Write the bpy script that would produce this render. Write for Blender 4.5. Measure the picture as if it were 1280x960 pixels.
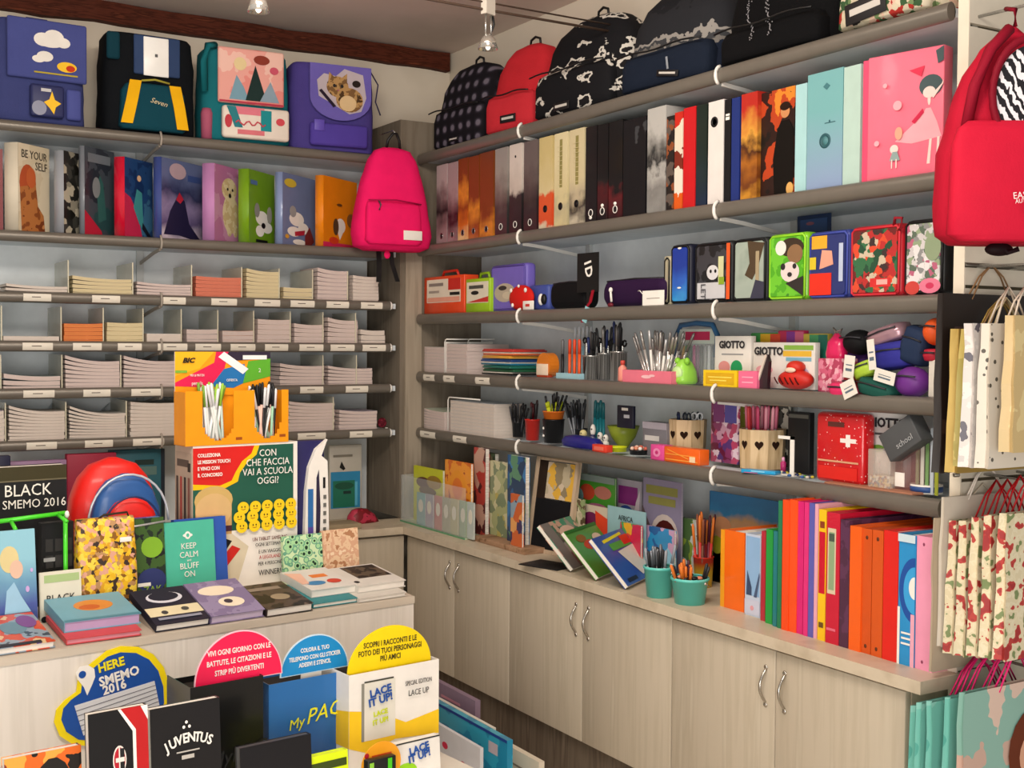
import bpy, bmesh, math, random
from mathutils import Vector, Matrix, noise
R_ = random.Random(7)
for o in list(bpy.data.objects): bpy.data.objects.remove(o)
SC = bpy.context.scene
COL = SC.collection
# ------------------------------------------------------------------ camera
FPX = 1509.0; EYE = Vector((0, 0, 1.5))
PIT, ROLL, YAW = math.radians(1.9), math.radians(0.39), math.radians(31.3)
FW = Vector((math.sin(YAW)*math.cos(PIT), math.cos(YAW)*math.cos(PIT), -math.sin(PIT)))
_r0 = Vector((math.cos(YAW), -math.sin(YAW), 0)); _u0 = _r0.cross(FW)
RT = _r0*math.cos(ROLL) + _u0*math.sin(ROLL); UP = _u0*math.cos(ROLL) - _r0*math.sin(ROLL)
cam = bpy.data.objects.new('camera', bpy.data.cameras.new('camera')); COL.objects.link(cam)
cam.data.sensor_width = 36; cam.data.lens = FPX/1280*36; cam.data.clip_start = 0.05
cam.matrix_world = Matrix(((RT.x, UP.x, -FW.x, EYE.x), (RT.y, UP.y, -FW.y, EYE.y), (RT.z, UP.z, -FW.z, EYE.z), (0, 0, 0, 1)))
SC.camera = cam
# ------------------------------------------------------------------ light
SC.view_settings.view_transform = 'Standard'; SC.view_settings.look = 'None'
SC.view_settings.gamma = 1; SC.view_settings.use_curve_mapping = False
SC.view_settings.exposure = -0.12
w = bpy.data.worlds.new('world'); SC.world = w; w.use_nodes = True
w.node_tree.nodes['Background'].inputs[0].default_value = (1.0, 0.93, 0.87, 1)
w.node_tree.nodes['Background'].inputs[1].default_value = 0.46
def area(name, loc, target, sx, sy, power, col):
    l = bpy.data.lights.new(name, 'AREA'); l.shape = 'RECTANGLE'; l.size = sx; l.size_y = sy
    l.energy = power; l.color = col
    o = bpy.data.objects.new(name, l); COL.objects.link(o); o.location = loc
    o.rotation_euler = (Vector(target) - Vector(loc)).to_track_quat('-Z', 'Y').to_euler()
    return o
area('ceiling_panel_light', (0.6, 1.5, 2.78), (1.3, 4.0, 0.7), 1.3, 0.5, 60, (1, 0.90, 0.80))
area('ceiling_panel_light', (1.2, 2.9, 2.80), (1.9, 4.0, 1.1), 0.9, 0.4, 17, (1, 0.89, 0.78))
area('shop_window_light', (-0.5, -0.5, 1.05), (1.9, 3.8, 1.6), 2.0, 1.3, 78, (1.0, 0.95, 0.89))

# ------------------------------------------------------------------ picture-to-place helpers
def V(*a): return Vector(a)
def ipx(P, d, px):
    k = (px-640)/FPX; a = P-EYE
    return -(a.dot(RT) - k*a.dot(FW))/(d.dot(RT) - k*d.dot(FW))
def ipy(P, d, py):
    k = (480-py)/FPX; a = P-EYE
    return -(a.dot(UP) - k*a.dot(FW))/(d.dot(UP) - k*d.dot(FW))
def dirz(deg): return V(math.cos(math.radians(deg)), math.sin(math.radians(deg)), 0)
def slot(P0, line, pa, pb, pt, deg=None):
    """left front foot, width and height of something standing on the line P0+t*line between picture columns"""
    P = P0 + line*ipx(P0, line, pa)
    d = dirz(deg) if deg is not None else line
    W = ipx(P, d, pb); H = ipy(P + d*W*0.5, V(0, 0, 1), pt)
    return P, W, H
def sR(z, pa, pb, pt, x=2.405, deg=-90): return slot(V(x, 3, z), V(0, -1, 0), pa, pb, pt, deg)
def sL(z, pa, pb, pt, y=4.75, deg=0): return slot(V(1, y, z), V(1, 0, 0), pa, pb, pt, deg)

# ------------------------------------------------------------------ materials
def lin(c):
    if isinstance(c, str): c = [int(c[i:i+2], 16)/255 for i in (0, 2, 4)]
    return tuple(((v+0.055)/1.055)**2.4 if v > 0.04045 else v/12.92 for v in c) + (1,)
MC = {}
def base_mat(key):
    m = bpy.data.materials.new(key); m.use_nodes = True
    nt = m.node_tree; b = nt.nodes['Principled BSDF']
    return m, nt, b
def M(col, rough=0.5, metal=0.0, coat=0.0, alpha=1.0, bump=0.0, bs=200.0, trans=0.0, emit=0.0):
    key = 'm_%s_%g_%g_%g_%g_%g_%g_%g' % (col, rough, metal, coat, alpha, bump, trans, emit)
    if key in MC: return MC[key]
    m, nt, b = base_mat(key)
    # a slight mottling so that no surface is a flat colour
    no = nt.nodes.new('ShaderNodeTexNoise'); no.inputs['Scale'].default_value = 18; no.inputs['Detail'].default_value = 3
    tc = nt.nodes.new('ShaderNodeTexCoord'); nt.links.new(tc.outputs['Object'], no.inputs['Vector'])
    rp = nt.nodes.new('ShaderNodeValToRGB'); c = lin(col)
    rp.color_ramp.elements[0].position = 0.3; rp.color_ramp.elements[1].position = 0.7
    rp.color_ramp.elements[0].color = tuple(v*0.95 for v in c[:3])+(1,); rp.color_ramp.elements[1].color = tuple(min(1, v*1.03) for v in c[:3])+(1,)
    nt.links.new(no.outputs['Fac'], rp.inputs['Fac']); nt.links.new(rp.outputs['Color'], b.inputs['Base Color'])
    b.inputs['Roughness'].default_value = rough; b.inputs['Metallic'].default_value = metal
    b.inputs['Specular IOR Level'].default_value = 0.12 if rough >= .6 else 0.4
    b.inputs['Coat Weight'].default_value = coat; b.inputs['Coat Roughness'].default_value = 0.12
    b.inputs['Alpha'].default_value = alpha; b.inputs['Transmission Weight'].default_value = trans
    if emit: b.inputs['Emission Color'].default_value = c; b.inputs['Emission Strength'].default_value = emit
    if bump:
        n2 = nt.nodes.new('ShaderNodeTexNoise'); n2.inputs['Scale'].default_value = bs; nt.links.new(tc.outputs['Object'], n2.inputs['Vector'])
        bp = nt.nodes.new('ShaderNodeBump'); bp.inputs['Strength'].default_value = bump; bp.inputs['Distance'].default_value = 0.004
        nt.links.new(n2.outputs['Fac'], bp.inputs['Height']); nt.links.new(bp.outputs['Normal'], b.inputs['Normal'])
    MC[key] = m; return m
def pat(kind, cols, scale=20.0, rough=0.5, st=(1, 1, 1), coat=0.0, bump=0.0, off=0.0, pos=None, det=3.0, metal=0.0, interp=None):
    """printed or woven pattern: vor cells, noi blotches, grad bands up the height, wave stripes, plaid, zebra, dots"""
    key = 'p_%s_%s_%g_%g_%s_%g_%g_%g_%s_%g' % (kind, ''.join(cols), scale, rough, st, coat, bump, off, pos, metal)
    if key in MC: return MC[key]
    m, nt, b = base_mat(key[:60]); N = nt.nodes; L = nt.links
    tc = N.new('ShaderNodeTexCoord'); mp = N.new('ShaderNodeMapping')
    L.new(tc.outputs['Generated' if kind == 'grad' else 'Object'], mp.inputs['Vector'])
    mp.inputs['Scale'].default_value = st; mp.inputs['Location'].default_value = (off, off*0.7, off*1.3)
    rp = N.new('ShaderNodeValToRGB'); cr = rp.color_ramp
    n = len(cols)
    P = pos or [i/n for i in range(n)]
    if kind in ('noi', 'wood', 'zebra') and not pos: P = [0.0] + [0.30 + 0.42*i/max(1, n-1) for i in range(1, n)]
    while len(cr.elements) < n: cr.elements.new(0.5)
    for e, p_, c in zip(cr.elements, P, cols): e.position = p_
    for e, c in zip(cr.elements, cols): e.color = lin(c)
    cr.interpolation = interp or ('LINEAR' if kind in ('wood', 'grad') else 'CONSTANT')
    src = None
    if kind == 'vor' or kind == 'dots':
        t = N.new('ShaderNodeTexVoronoi'); t.inputs['Scale'].default_value = scale; L.new(mp.outputs[0], t.inputs['Vector'])
        if kind == 'vor':
            nz = N.new('ShaderNodeTexNoise'); nz.inputs['Scale'].default_value = scale*1.3; L.new(mp.outputs[0], nz.inputs['Vector'])
            mx = N.new('ShaderNodeVectorMath'); mx.operation = 'MULTIPLY_ADD'; mx.inputs[1].default_value = (0.9/scale,)*3
            L.new(nz.outputs['Color'], mx.inputs[0]); L.new(mp.outputs[0], mx.inputs[2]); L.new(mx.outputs[0], t.inputs['Vector'])
            sp = N.new('ShaderNodeSeparateColor'); L.new(t.outputs['Color'], sp.inputs[0]); src = sp.outputs[0]
        else: src = t.outputs['Distance']
    elif kind in ('noi', 'wood'):
        t = N.new('ShaderNodeTexNoise'); t.inputs['Scale'].default_value = scale; t.inputs['Detail'].default_value = det
        L.new(mp.outputs[0], t.inputs['Vector']); src = t.outputs['Fac']
    elif kind in ('wave', 'zebra'):
        t = N.new('ShaderNodeTexWave'); t.inputs['Scale'].default_value = scale; t.inputs['Distortion'].default_value = 6.0 if kind == 'zebra' else 0.0
        t.inputs['Detail Scale'].default_value = 2.0; t.bands_direction = 'DIAGONAL' if kind == 'zebra' else 'X'
        L.new(mp.outputs[0], t.inputs['Vector']); src = t.outputs['Fac']
    elif kind == 'grad':
        sp = N.new('ShaderNodeSeparateXYZ'); L.new(mp.outputs[0], sp.inputs[0])
        nz = N.new('ShaderNodeTexNoise'); nz.inputs['Scale'].default_value = scale; nz.inputs['Detail'].default_value = 4; L.new(tc.outputs['Object'], nz.inputs['Vector'])
        a = N.new('ShaderNodeMath'); a.operation = 'MULTIPLY_ADD'; a.inputs[1].default_value = 0.55; L.new(nz.outputs['Fac'], a.inputs[0])
        s = N.new('ShaderNodeMath'); s.operation = 'SUBTRACT'; s.inputs[1].default_value = 0.275; L.new(sp.outputs['Z'], s.inputs[0]); L.new(s.outputs[0], a.inputs[2]); src = a.outputs[0]
    elif kind == 'plaid':
        ts = []
        for ax in ('X', 'Z'):
            t = N.new('ShaderNodeTexWave'); t.inputs['Scale'].default_value = scale; t.bands_direction = ax; L.new(mp.outputs[0], t.inputs['Vector']); ts.append(t.outputs['Fac'])
        a = N.new('ShaderNodeMath'); a.operation = 'MULTIPLY'; L.new(ts[0], a.inputs[0]); L.new(ts[1], a.inputs[1]); src = a.outputs[0]; cr.interpolation = 'LINEAR'
    L.new(src, rp.inputs['Fac']); L.new(rp.outputs['Color'], b.inputs['Base Color'])
    b.inputs['Specular IOR Level'].default_value = 0.12 if rough >= .6 else 0.4
    b.inputs['Roughness'].default_value = rough; b.inputs['Coat Weight'].default_value = coat; b.inputs['Coat Roughness'].default_value = 0.1; b.inputs['Metallic'].default_value = metal
    if bump:
        bp = N.new('ShaderNodeBump'); bp.inputs['Strength'].default_value = bump; bp.inputs['Distance'].default_value = 0.003
        L.new(src, bp.inputs['Height']); L.new(bp.outputs['Normal'], b.inputs['Normal'])
    MC[key] = m; return m

# ------------------------------------------------------------------ mesh builder
class B:
    def __init__(s): s.v = []; s.f = []; s.mi = []; s.sm = []
    def add(s, vs, fs, m=0, smooth=False):
        k = len(s.v); s.v += [tuple(v) for v in vs]
        for f in fs: s.f.append([i+k for i in f]); s.mi.append(m); s.sm.append(smooth)
        return s
    def box(s, x0, x1, y0, y1, z0, z1, m=0):
        return s.add([(x0,y0,z0),(x1,y0,z0),(x1,y1,z0),(x0,y1,z0),(x0,y0,z1),(x1,y0,z1),(x1,y1,z1),(x0,y1,z1)],
                     [(3,2,1,0),(4,5,6,7),(0,1,5,4),(1,2,6,5),(2,3,7,6),(3,0,4,7)], m)
    def rbox(s, x0, x1, y0, y1, z0, z1, r=0.004, m=0, seg=2):
        bm = bmesh.new(); bmesh.ops.create_cube(bm, size=1)
        for v in bm.verts: v.co = ((x0+x1)/2+v.co.x*(x1-x0), (y0+y1)/2+v.co.y*(y1-y0), (z0+z1)/2+v.co.z*(z1-z0))
        r = min(r, 0.49*min(x1-x0, y1-y0, z1-z0))
        bmesh.ops.bevel(bm, geom=bm.edges[:], offset=r, segments=seg, affect='EDGES', profile=0.5)
        bm.verts.index_update(); vs = [v.co[:] for v in bm.verts]; fs = [[v.index for v in f.verts] for f in bm.faces]; bm.free()
        return s.add(vs, fs, m, True)
    def prism(s, pts, y0, y1, m=0):          # outline in x,z; extruded along y
        n = len(pts); ar = sum(pts[i][0]*pts[(i+1)%n][1]-pts[(i+1)%n][0]*pts[i][1] for i in range(n))
        if ar < 0: pts = pts[::-1]
        return s.add([(x, y0, z) for x, z in pts]+[(x, y1, z) for x, z in pts],
                     [tuple(range(n)), tuple(range(2*n-1, n-1, -1))]+[(i+n, (i+1)%n+n, (i+1)%n, i) for i in range(n)], m)
    def ell(s, c, rx, ry, rz, m=0, n=16, k=10):
        vs = []; fs = []
        for i in range(k+1):
            a = math.pi*i/k
            for j in range(n): t = 2*math.pi*j/n; vs.append((c[0]+rx*math.sin(a)*math.cos(t), c[1]+ry*math.sin(a)*math.sin(t), c[2]-rz*math.cos(a)))
        for i in range(k):
            for j in range(n): fs.append((i*n+j, i*n+(j+1)%n, (i+1)*n+(j+1)%n, (i+1)*n+j))
        return s.add(vs, fs, m, True)
    def tube(s, pts, r, m=0, n=8, closed=False, r2=None):
        pts = [Vector(p) for p in pts]; K = len(pts); vs = []; fs = []
        up = Vector((0.13, 0.21, 0.97))
        for i, p in enumerate(pts):
            a = pts[(i-1) % K] if (i or closed) else p; b_ = pts[(i+1) % K] if (i < K-1 or closed) else p
            d = (b_-a).normalized(); x = d.cross(up)
            if x.length < 1e-3: x = d.cross(Vector((1, 0, 0)))
            x.normalize(); y = d.cross(x)
            rr = r if r2 is None else r+(r2-r)*i/max(1, K-1)
            for j in range(n): t = 2*math.pi*j/n; vs.append(p+(x*math.cos(t)+y*math.sin(t))*rr)
        for i in range(K if closed else K-1):
            for j in range(n):
                k1 = (i+1) % K; fs.append((i*n+j, i*n+(j+1) % n, k1*n+(j+1) % n, k1*n+j))
        if not closed: fs += [tuple(range(n-1, -1, -1)), tuple((K-1)*n+j for j in range(n))]
        return s.add(vs, fs, m, True)
    def ribbon(s, pts, w, t, m=0, axis=(1, 0, 0)):   # flat strap of width w along axis
        ax = Vector(axis)*w/2; pts = [Vector(p) for p in pts]; K = len(pts); vs = []; fs = []
        for i, p in enumerate(pts):
            d = (pts[min(i+1, K-1)]-pts[max(i-1, 0)]).normalized(); nrm = d.cross(Vector(axis)).normalized()*t/2
            vs += [p-ax-nrm, p+ax-nrm, p+ax+nrm, p-ax+nrm]
        for i in range(K-1):
            for j in range(4): fs.append((i*4+j, i*4+(j+1) % 4, i*4+4+(j+1) % 4, i*4+4+j))
        fs += [(3, 2, 1, 0), tuple((K-1)*4+j for j in range(4))]
        return s.add(vs, fs, m)
    def lathe(s, prof, c=(0, 0, 0), n=20, m=0, smooth=True):     # prof: (r,z)
        vs = []; fs = []
        for r, z in prof:
            for j in range(n): t = 2*math.pi*j/n; vs.append((c[0]+r*math.cos(t), c[1]+r*math.sin(t), c[2]+z))
        for i in range(len(prof)-1):
            for j in range(n): fs.append((i*n+j, i*n+(j+1) % n, (i+1)*n+(j+1) % n, (i+1)*n+j))
        if prof[0][0] > 1e-5: fs.append(tuple(range(n-1, -1, -1)))
        if prof[-1][0] > 1e-5: fs.append(tuple((len(prof)-1)*n+j for j in range(n)))
        return s.add(vs, fs, m, smooth)
    def loft(s, lv, e=3.0, n=32, m=0, jit=0.0, seed=0.0):   # lv: (z, half width, half depth, cx, cy)
        vs = []; fs = []
        # refine levels
        L2 = []
        for a, b_ in zip(lv, lv[1:]):
            for q in range(3): t = q/3; L2.append([a[i]+(b_[i]-a[i])*t for i in range(5)])
        L2.append(list(lv[-1]))
        for z, hw, hd, cx, cy in L2:
            for j in range(n):
                t = 2*math.pi*j/n; c_, s_ = math.cos(t), math.sin(t)
                x = cx+hw*math.copysign(abs(c_)**(2/e), c_); y = cy+hd*math.copysign(abs(s_)**(2/e), s_)
                p = Vector((x, y, z))
                if jit: k = noise.noise(p*14+Vector((seed, 0, 0)))*jit + noise.noise(p*38+Vector((0, seed, 0)))*jit*0.4; p += Vector((c_, s_, 0.1*c_))*k
                vs.append(p)
        K = len(L2)
        for i in range(K-1):
            for j in range(n): fs.append((i*n+j, i*n+(j+1) % n, (i+1)*n+(j+1) % n, (i+1)*n+j))
        fs += [tuple(range(n-1, -1, -1)), tuple((K-1)*n+j for j in range(n))]
        return s.add(vs, fs, m, True)
    def mesh(s, name, mats):
        me = bpy.data.meshes.new(name); me.from_pydata(s.v, [], s.f)
        for m in (mats if isinstance(mats, (list, tuple)) else [mats]): me.materials.append(m)
        me.polygons.foreach_set('material_index', s.mi); me.polygons.foreach_set('use_smooth', s.sm)
        me.update(); return me
    def build(s, name, mats, parent=None, loc=None, rz=None, label=None):
        o = bpy.data.objects.new(name, s.mesh(name, mats)); COL.objects.link(o)
        if parent: o.parent = parent
        if loc is not None: o.location = loc
        if rz is not None: o.rotation_euler = (0, 0, math.radians(rz))
        if label: o['label'] = label
        return o
def tag(o, label, cat, group=None, kind=None):
    o['label'] = label; o['category'] = cat
    if group: o['group'] = group
    if kind: o['kind'] = kind
    return o
USED = {}
def thing(name, label, cat, P=(0, 0, 0), deg=0, group=None, kind=None, rx=0, ry=0):
    o = bpy.data.objects.new(name, None); COL.objects.link(o); o.location = P; o.empty_display_size = 0.05
    o.rotation_euler = (math.radians(rx), math.radians(ry), math.radians(deg))
    return tag(o, label, cat, group, kind)
def structure(name, bld, mats):
    o = bld.build(name, mats); o['kind'] = 'structure'; return o
def ellpts(cx, cz, rx, rz, n=20, a0=0, a1=360):
    k = n if a1-a0 >= 360 else n+1
    return [(cx+rx*math.cos(math.radians(a0+(a1-a0)*i/n)), cz+rz*math.sin(math.radians(a0+(a1-a0)*i/n))) for i in range(k)]
def art(parent, name, W, H, shapes, loc=(0, 0, 0), rz=0, label=None, th=0.0006, rx=None):
    """printed shapes on a flat face: r rect, e ellipse, p polygon; u,v run 0..1 over W x H"""
    b = B(); ms = []
    for i, s in enumerate(shapes):
        m = s[-1]
        if m not in ms: ms.append(m)
        k = ms.index(m); y = -th*(i+1)*0.6
        if s[0] == 'r': pts = [(s[1]*W, s[2]*H), (s[3]*W, s[2]*H), (s[3]*W, s[4]*H), (s[1]*W, s[4]*H)]
        elif s[0] == 'e': pts = ellpts(s[1]*W, s[2]*H, s[3]*W, s[4]*H, 18)
        elif s[0] == 'c': pts = ellpts(s[1]*W, s[2]*H, s[3], s[3], 18)
        else: pts = [(u*W, v*H) for u, v in s[1]]
        b.prism(pts, y, y+th*0.5 if i else 0, k)
    o = b.build(name, ms, parent, loc, rz, label)
    if rx is not None: o.rotation_euler = (math.radians(rx), 0, math.radians(rz))
    return o
FONT = {}
def text(parent, s, size, loc, mat, rz=0, align='CENTER', name='lettering', ex=0.0004, shear=0.0, sx=1.0, rx=90, ry=0, bold=0.0, space=1.0):
    cu = bpy.data.curves.new(name, 'FONT'); cu.body = s; cu.size = size; cu.align_x = align; cu.align_y = 'CENTER'
    cu.extrude = ex; cu.resolution_u = 2; cu.shear = shear; cu.offset = bold; cu.space_line = 0.85; cu.space_character = space
    t = bpy.data.objects.new(name, cu); COL.objects.link(t)
    dg = bpy.context.evaluated_depsgraph_get(); me = bpy.data.meshes.new_from_object(t.evaluated_get(dg))
    bpy.data.objects.remove(t); bpy.data.curves.remove(cu)
    me.materials.clear(); me.materials.append(mat); me.name = name
    o = bpy.data.objects.new(name, me); COL.objects.link(o)
    if parent: o.parent = parent
    o.location = loc; o.rotation_euler = (math.radians(rx), math.radians(ry), math.radians(rz)); o.scale = (sx, 1, 1)
    return o
WHITE = M('f0ece4', 0.6); BLACK = M('0c0c0e', 0.45); PAPER = pat('noi', ['d8d0c2', 'efe8dc', 'e2dacd'], 60, 0.8, st=(0.3, 0.3, 9)); 
STEEL = M('c9c9c6', 0.25, 0.9); DARKM = M('2a2a2c', 0.4, 0.6); RED = M('c4141c', 0.45); YEL = M('f6c400', 0.5); CLEAR = M('dfe6e6', 0.08, alpha=0.16)
BLK2 = M('151416', 0.75, bump=0.3)
# ================================================================== the room
XW, YW, ZC = 2.72, 5.06, 2.86
wallm = pat('noi', ['cfc4b2', 'd6ccbb', 'cbc0ae'], 3, 0.85, interp='LINEAR', bump=0.05)
ceilm = pat('noi', ['d6c6bb', 'decec3', 'd2c2b6'], 2, 0.9, interp='LINEAR')
structure('floor', B().box(-1.2, 3.4, -0.5, YW+0.1, -0.05, 0), pat('wood', ['cfc3b0', 'd9cebd', 'c6b9a5'], 6, 0.5, st=(1, 12, 1)))
structure('ceiling', B().box(-1.2, XW+0.1, 1.3, YW+0.1, ZC, ZC+0.05), ceilm)
structure('wall_left', B().box(-1.2, XW+0.1, YW, YW+0.1, 0, ZC), wallm)
structure('wall_right', B().box(XW, XW+0.1, 1.9, YW, 0, ZC), wallm)
# rustic beam, uneven edges
b = B(); xs = [i*0.1 for i in range(0, 28)]; vs = []; fs = []
for i, x in enumerate(xs):
    x = min(x, XW-0.005); j = lambda k: 0.010*noise.noise(Vector((x*5, k*3.1, 0)))
    vs += [(x, YW-0.045+j(1), 2.775+j(2)), (x, YW, 2.775+j(2)), (x, YW, ZC), (x, YW-0.045+j(1), ZC-0.004+j(3))]
for i in range(len(xs)-1):
    for k in range(4): fs.append((i*4+k, i*4+(k+1) % 4, i*4+4+(k+1) % 4, i*4+4+k))
b.add(vs, fs+[(0, 1, 2, 3), tuple(len(vs)-4+k for k in (3, 2, 1, 0))])
structure('trim_1', b, pat('wood', ['2e130a', '55281a', '3a190e', '6a3623'], 7, 0.7, st=(1.5, 10, 14), bump=0.5))

taupe = M('767067', 0.34, 0.3); steelblue = M('d4dde2', 0.5); greypanel = M('e6ecee', 0.6)
woodm = pat('wood', ['6d6355', '7d7365', '72685a', '8a7f70'], 3.0, 0.65, st=(6, 6, 0.7), bump=0.1)
lightwood = pat('wood', ['bdb19d', 'c1b5a1', 'b9ad98', 'c6bba8'], 4.0, 0.5, st=(9, 9, 0.5))
topm = pat('wood', ['c3b49b', 'cdbfa8', 'b9aa92'], 4, 0.4, st=(3, 3, 3))
creamy = M('d9d1bf', 0.6)
whitem = M('e9e6df', 0.35)

# back panels of both shelf units
structure('trim_2', B().box(0.35, 2.29, YW-0.018, YW, 0.745, 2.305), greypanel)
structure('trim_3', B().box(XW-0.018, XW, 1.93, 4.715, 0.745, 2.33), greypanel)
# corner post: two boards meeting at the corner, from counter to above the top shelves
cp = thing('corner_panel', 'grey brown wood corner panel between the two shelf units, pink backpack hanging on it', 'panel', (2.3, 4.72, 0.742))
B().box(-0.0, 0.022, 0, YW-4.72-0.001, 0, 1.72).build('side_board', woodm, cp)
B().box(0.022, XW-2.3-0.001, 0, 0.022, 0, 1.72).build('side_board', woodm, cp)
B().box(0.022, 0.10, -0.012, 0, 0, 1.42).build('edge_strip', pat('wood', ['8a7d6c', 'a49886', '7d7161'], 3.0, 0.6, st=(9, 9, 0.7)), cp)

ZL = [2.303, 1.904, 1.682, 1.502, 1.327, 1.135]; ZR = [2.317, 1.921, 1.626, 1.377, 1.133]
ORD = ['top', 'second', 'third', 'fourth', 'fifth', 'lowest']
def rail_profile(n=10, rz=0.021, ry=0.015):
    return [(ry*math.cos(2*math.pi*i/n), rz*math.sin(2*math.pi*i/n)) for i in range(n)]
def shelf(unit, i, z):
    left = unit == 'left'
    nm = {0: 'highest', 1: 'second highest', 2: 'third', 3: 'fourth', 4: 'fifth' if left else 'lowest', 5: 'lowest'}[i]
    what = (['carrying the children satchels', 'carrying the picture ring binders', 'with a row of paper pads', 'with a small orange pad stack', 'behind the orange pen display', 'with the tallest stacks of exercise books'] if left else
            ['carrying the dark backpacks', 'carrying the row of lever arch files', 'carrying the square pencil cases', 'carrying crayons and soft cases', 'carrying cups of pencils'])[i]
    L = (2.285-0.35) if left else (4.70-1.93)
    P = (0.35, 4.72, z) if left else (2.385, 4.70, z)
    t = thing('wall_shelf', 'grey wall shelf, %s wall, %s, %s' % (unit, nm, what), 'shelf', P, 0 if left else -90, 'steel shelves of the %s wall' % unit)
    D = (YW-4.72 if left else XW-2.385)-0.02
    th = 0.022
    B().box(0, L, 0.012, D, -th-0.012, -0.012+0.0).box(0, L, D-0.012, D, -0.012, 0.0).build('shelf_board', steelblue, t)
    b = B(); pr = rail_profile(12, 0.020 if left else 0.023, 0.016); n = len(pr)
    x0, x1 = 0.0, L-0.035 if left else L
    b.add([(x0, p[0], p[1]-0.022) for p in pr]+[(x1, p[0], p[1]-0.022) for p in pr], [(k, (k+1) % n, (k+1) % n+n, k+n) for k in range(n)], 0, True)
    b.add([(x0, p[0], p[1]-0.022) for p in pr], [tuple(range(n))]).add([(x1, p[0], p[1]-0.022) for p in pr], [tuple(range(n-1, -1, -1))])
    b.build('front_rail', taupe, t)
    if left: B().lathe([(0.017, 0), (0.019, 0.004), (0.010, 0.012), (0, 0.013)], n=14).build('rail_cap', whitem, t, (L-0.035, 0, -0.022)).rotation_euler = (0, math.radians(90), 0)
    ys = [1.271] if left else [3.86, 2.75]
    for q in ys:
        x = q-0.35 if left else 4.70-q
        pts = [(x, 0.012+0.0*k, 0) for k in range(1)]
        arc = [(x, 0.001+0.021*math.cos(math.radians(a)), -0.022+0.028*math.sin(math.radians(a))) for a in range(100, 262, 18)]
        br = B().tube(arc, 0.0045 if left else 0.0055, 0, 6); br.ribbon([(x, 0.006, -0.046), (x, 0.1, -0.055), (x, D-0.01, -0.085)], 0.006, 0.012)
        br.build('bracket', whitem if not left else M('a59c90', 0.5), t)
    return t
def price_label(t, x, w, z=-0.021):
    b = B(); K = 5; vs = []
    for k in range(K+1):
        a = math.radians(150+72*k/K); vs += [(x, 0.0+0.0185*math.cos(a), z+0.023*math.sin(a)), (x+w, 0.0+0.0185*math.cos(a), z+0.023*math.sin(a))]
    b.add(vs, [(2*k, 2*k+1, 2*k+3, 2*k+2) for k in range(K)], 0, True)
    b.box(x+w*0.3, x+w*0.62, -0.0192, -0.0188, z-0.002, z+0.001, 1)
    b.build('price_label', [M('e6dfd0', 0.5), M('6b6258', 0.6)], t)
SL = [shelf('left', i, z) for i, z in enumerate(ZL)]
SR = [shelf('right', i, z) for i, z in enumerate(ZR)]
def lx(px, z, y=4.705): P = V(1, y, z); return 1+ipx(P, V(1, 0, 0), px)
divm = M('d6d6c6', 0.2, alpha=0.55)
divs = {2: [87, 168, 242, 305, 352, 394, 438], 3: [3, 78, 131, 181, 229, 275, 320, 366, 407, 448], 4: [2, 79, 153, 222, 407, 449], 5: [8, 84, 160, 230, 420]}
labs = {2: [(29, 64), (115, 150), (204, 232), (264, 296), (318, 350), (363, 393), (408, 436), (451, 478)],
        3: [(28, 66), (91, 127), (147, 177), (197, 234), (244, 276), (288, 319), (331, 360), (374, 404), (413, 443), (453, 482)],
        4: [(29, 68), (104, 138), (164, 202), (375, 404), (432, 460)], 5: [(33, 71), (106, 141), (166, 205), (372, 407), (437, 465)]}
for i in divs:
    z = ZL[i]
    for px in divs[i]:
        x = lx(px, z+0.03)-0.35
        h = (ZL[i-1]-ZL[i])-0.045 if i > 2 else 0.13
        B().box(x, x+0.0025, 0.02, 0.27, -0.010, h*0.93).box(x, x+0.004, 0.018, 0.02, -0.010, h*0.93, 1).build('divider', [divm, M('d8d2b8', 0.4)], SL[i])
    for a, c in labs[i]:
        xa = lx(a, z)-0.35; price_label(SL[i], xa, lx(c, z)-0.35-xa)
for i, ls in {3: [(531, 545), (556, 570), (596, 614)], 4: [(527, 546), (568, 585)]}.items():
    for a, c in ls:
        P = V(2.375, 3, ZR[i]); ta, tc_ = ipx(P, V(0, -1, 0), a), ipx(P, V(0, -1, 0), c)
        price_label(SR[i], 4.70-(3-ta), tc_-ta)
# slotted uprights behind the shelves
for q in (3.86, 2.75):
    u = B().box(XW-0.034, XW-0.019, q-0.014, q+0.014, 0.75, 2.30)
    tag(u.build('shelf_upright', M('c9cdcc', 0.5, 0.3)), 'pale metal upright strip on the right wall behind the %s rail clips' % ('left' if q > 3 else 'middle'), 'upright')
tag(B().box(1.257, 1.285, YW-0.034, YW-0.019, 0.75, 2.29).build('shelf_upright', M('c9cdcc', 0.5, 0.3)), 'pale metal upright strip behind the left wall shelves', 'upright')

# ------------------------------------------------------------------ base cabinets and counters
XC, YC, ZT = 2.205, 4.485, 0.74
def cabinet(label, P, deg, W, D, doors, handles):
    t = thing('base_cabinet', label, 'cabinet', P, deg, 'base cabinets under the counters')
    B().box(0, W, 0.02, D, 0, 0.508).build('body', lightwood, t)
    n = doors; dw = W/n
    for k in range(n):
        d = B().rbox(k*dw+0.002, (k+1)*dw-0.002, 0, 0.019, 0.004, 0.500, 0.002).build('door', lightwood, t)
        hs = handles[k]
        if hs:
            x = (k+1)*dw-0.035 if hs > 0 else k*dw+0.035
            pts = [(x, 0.004-0.026*math.sin(math.pi*q/10), 0.35+0.10*q/10) for q in range(11)]
            B().tube(pts, 0.004, 0, 8).ell((x, -0.001, 0.35), 0.007, 0.004, 0.007).ell((x, -0.001, 0.45), 0.007, 0.004, 0.007).build('handle', M('b9b4ac', 0.22, 1.0), d)
    return t
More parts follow.
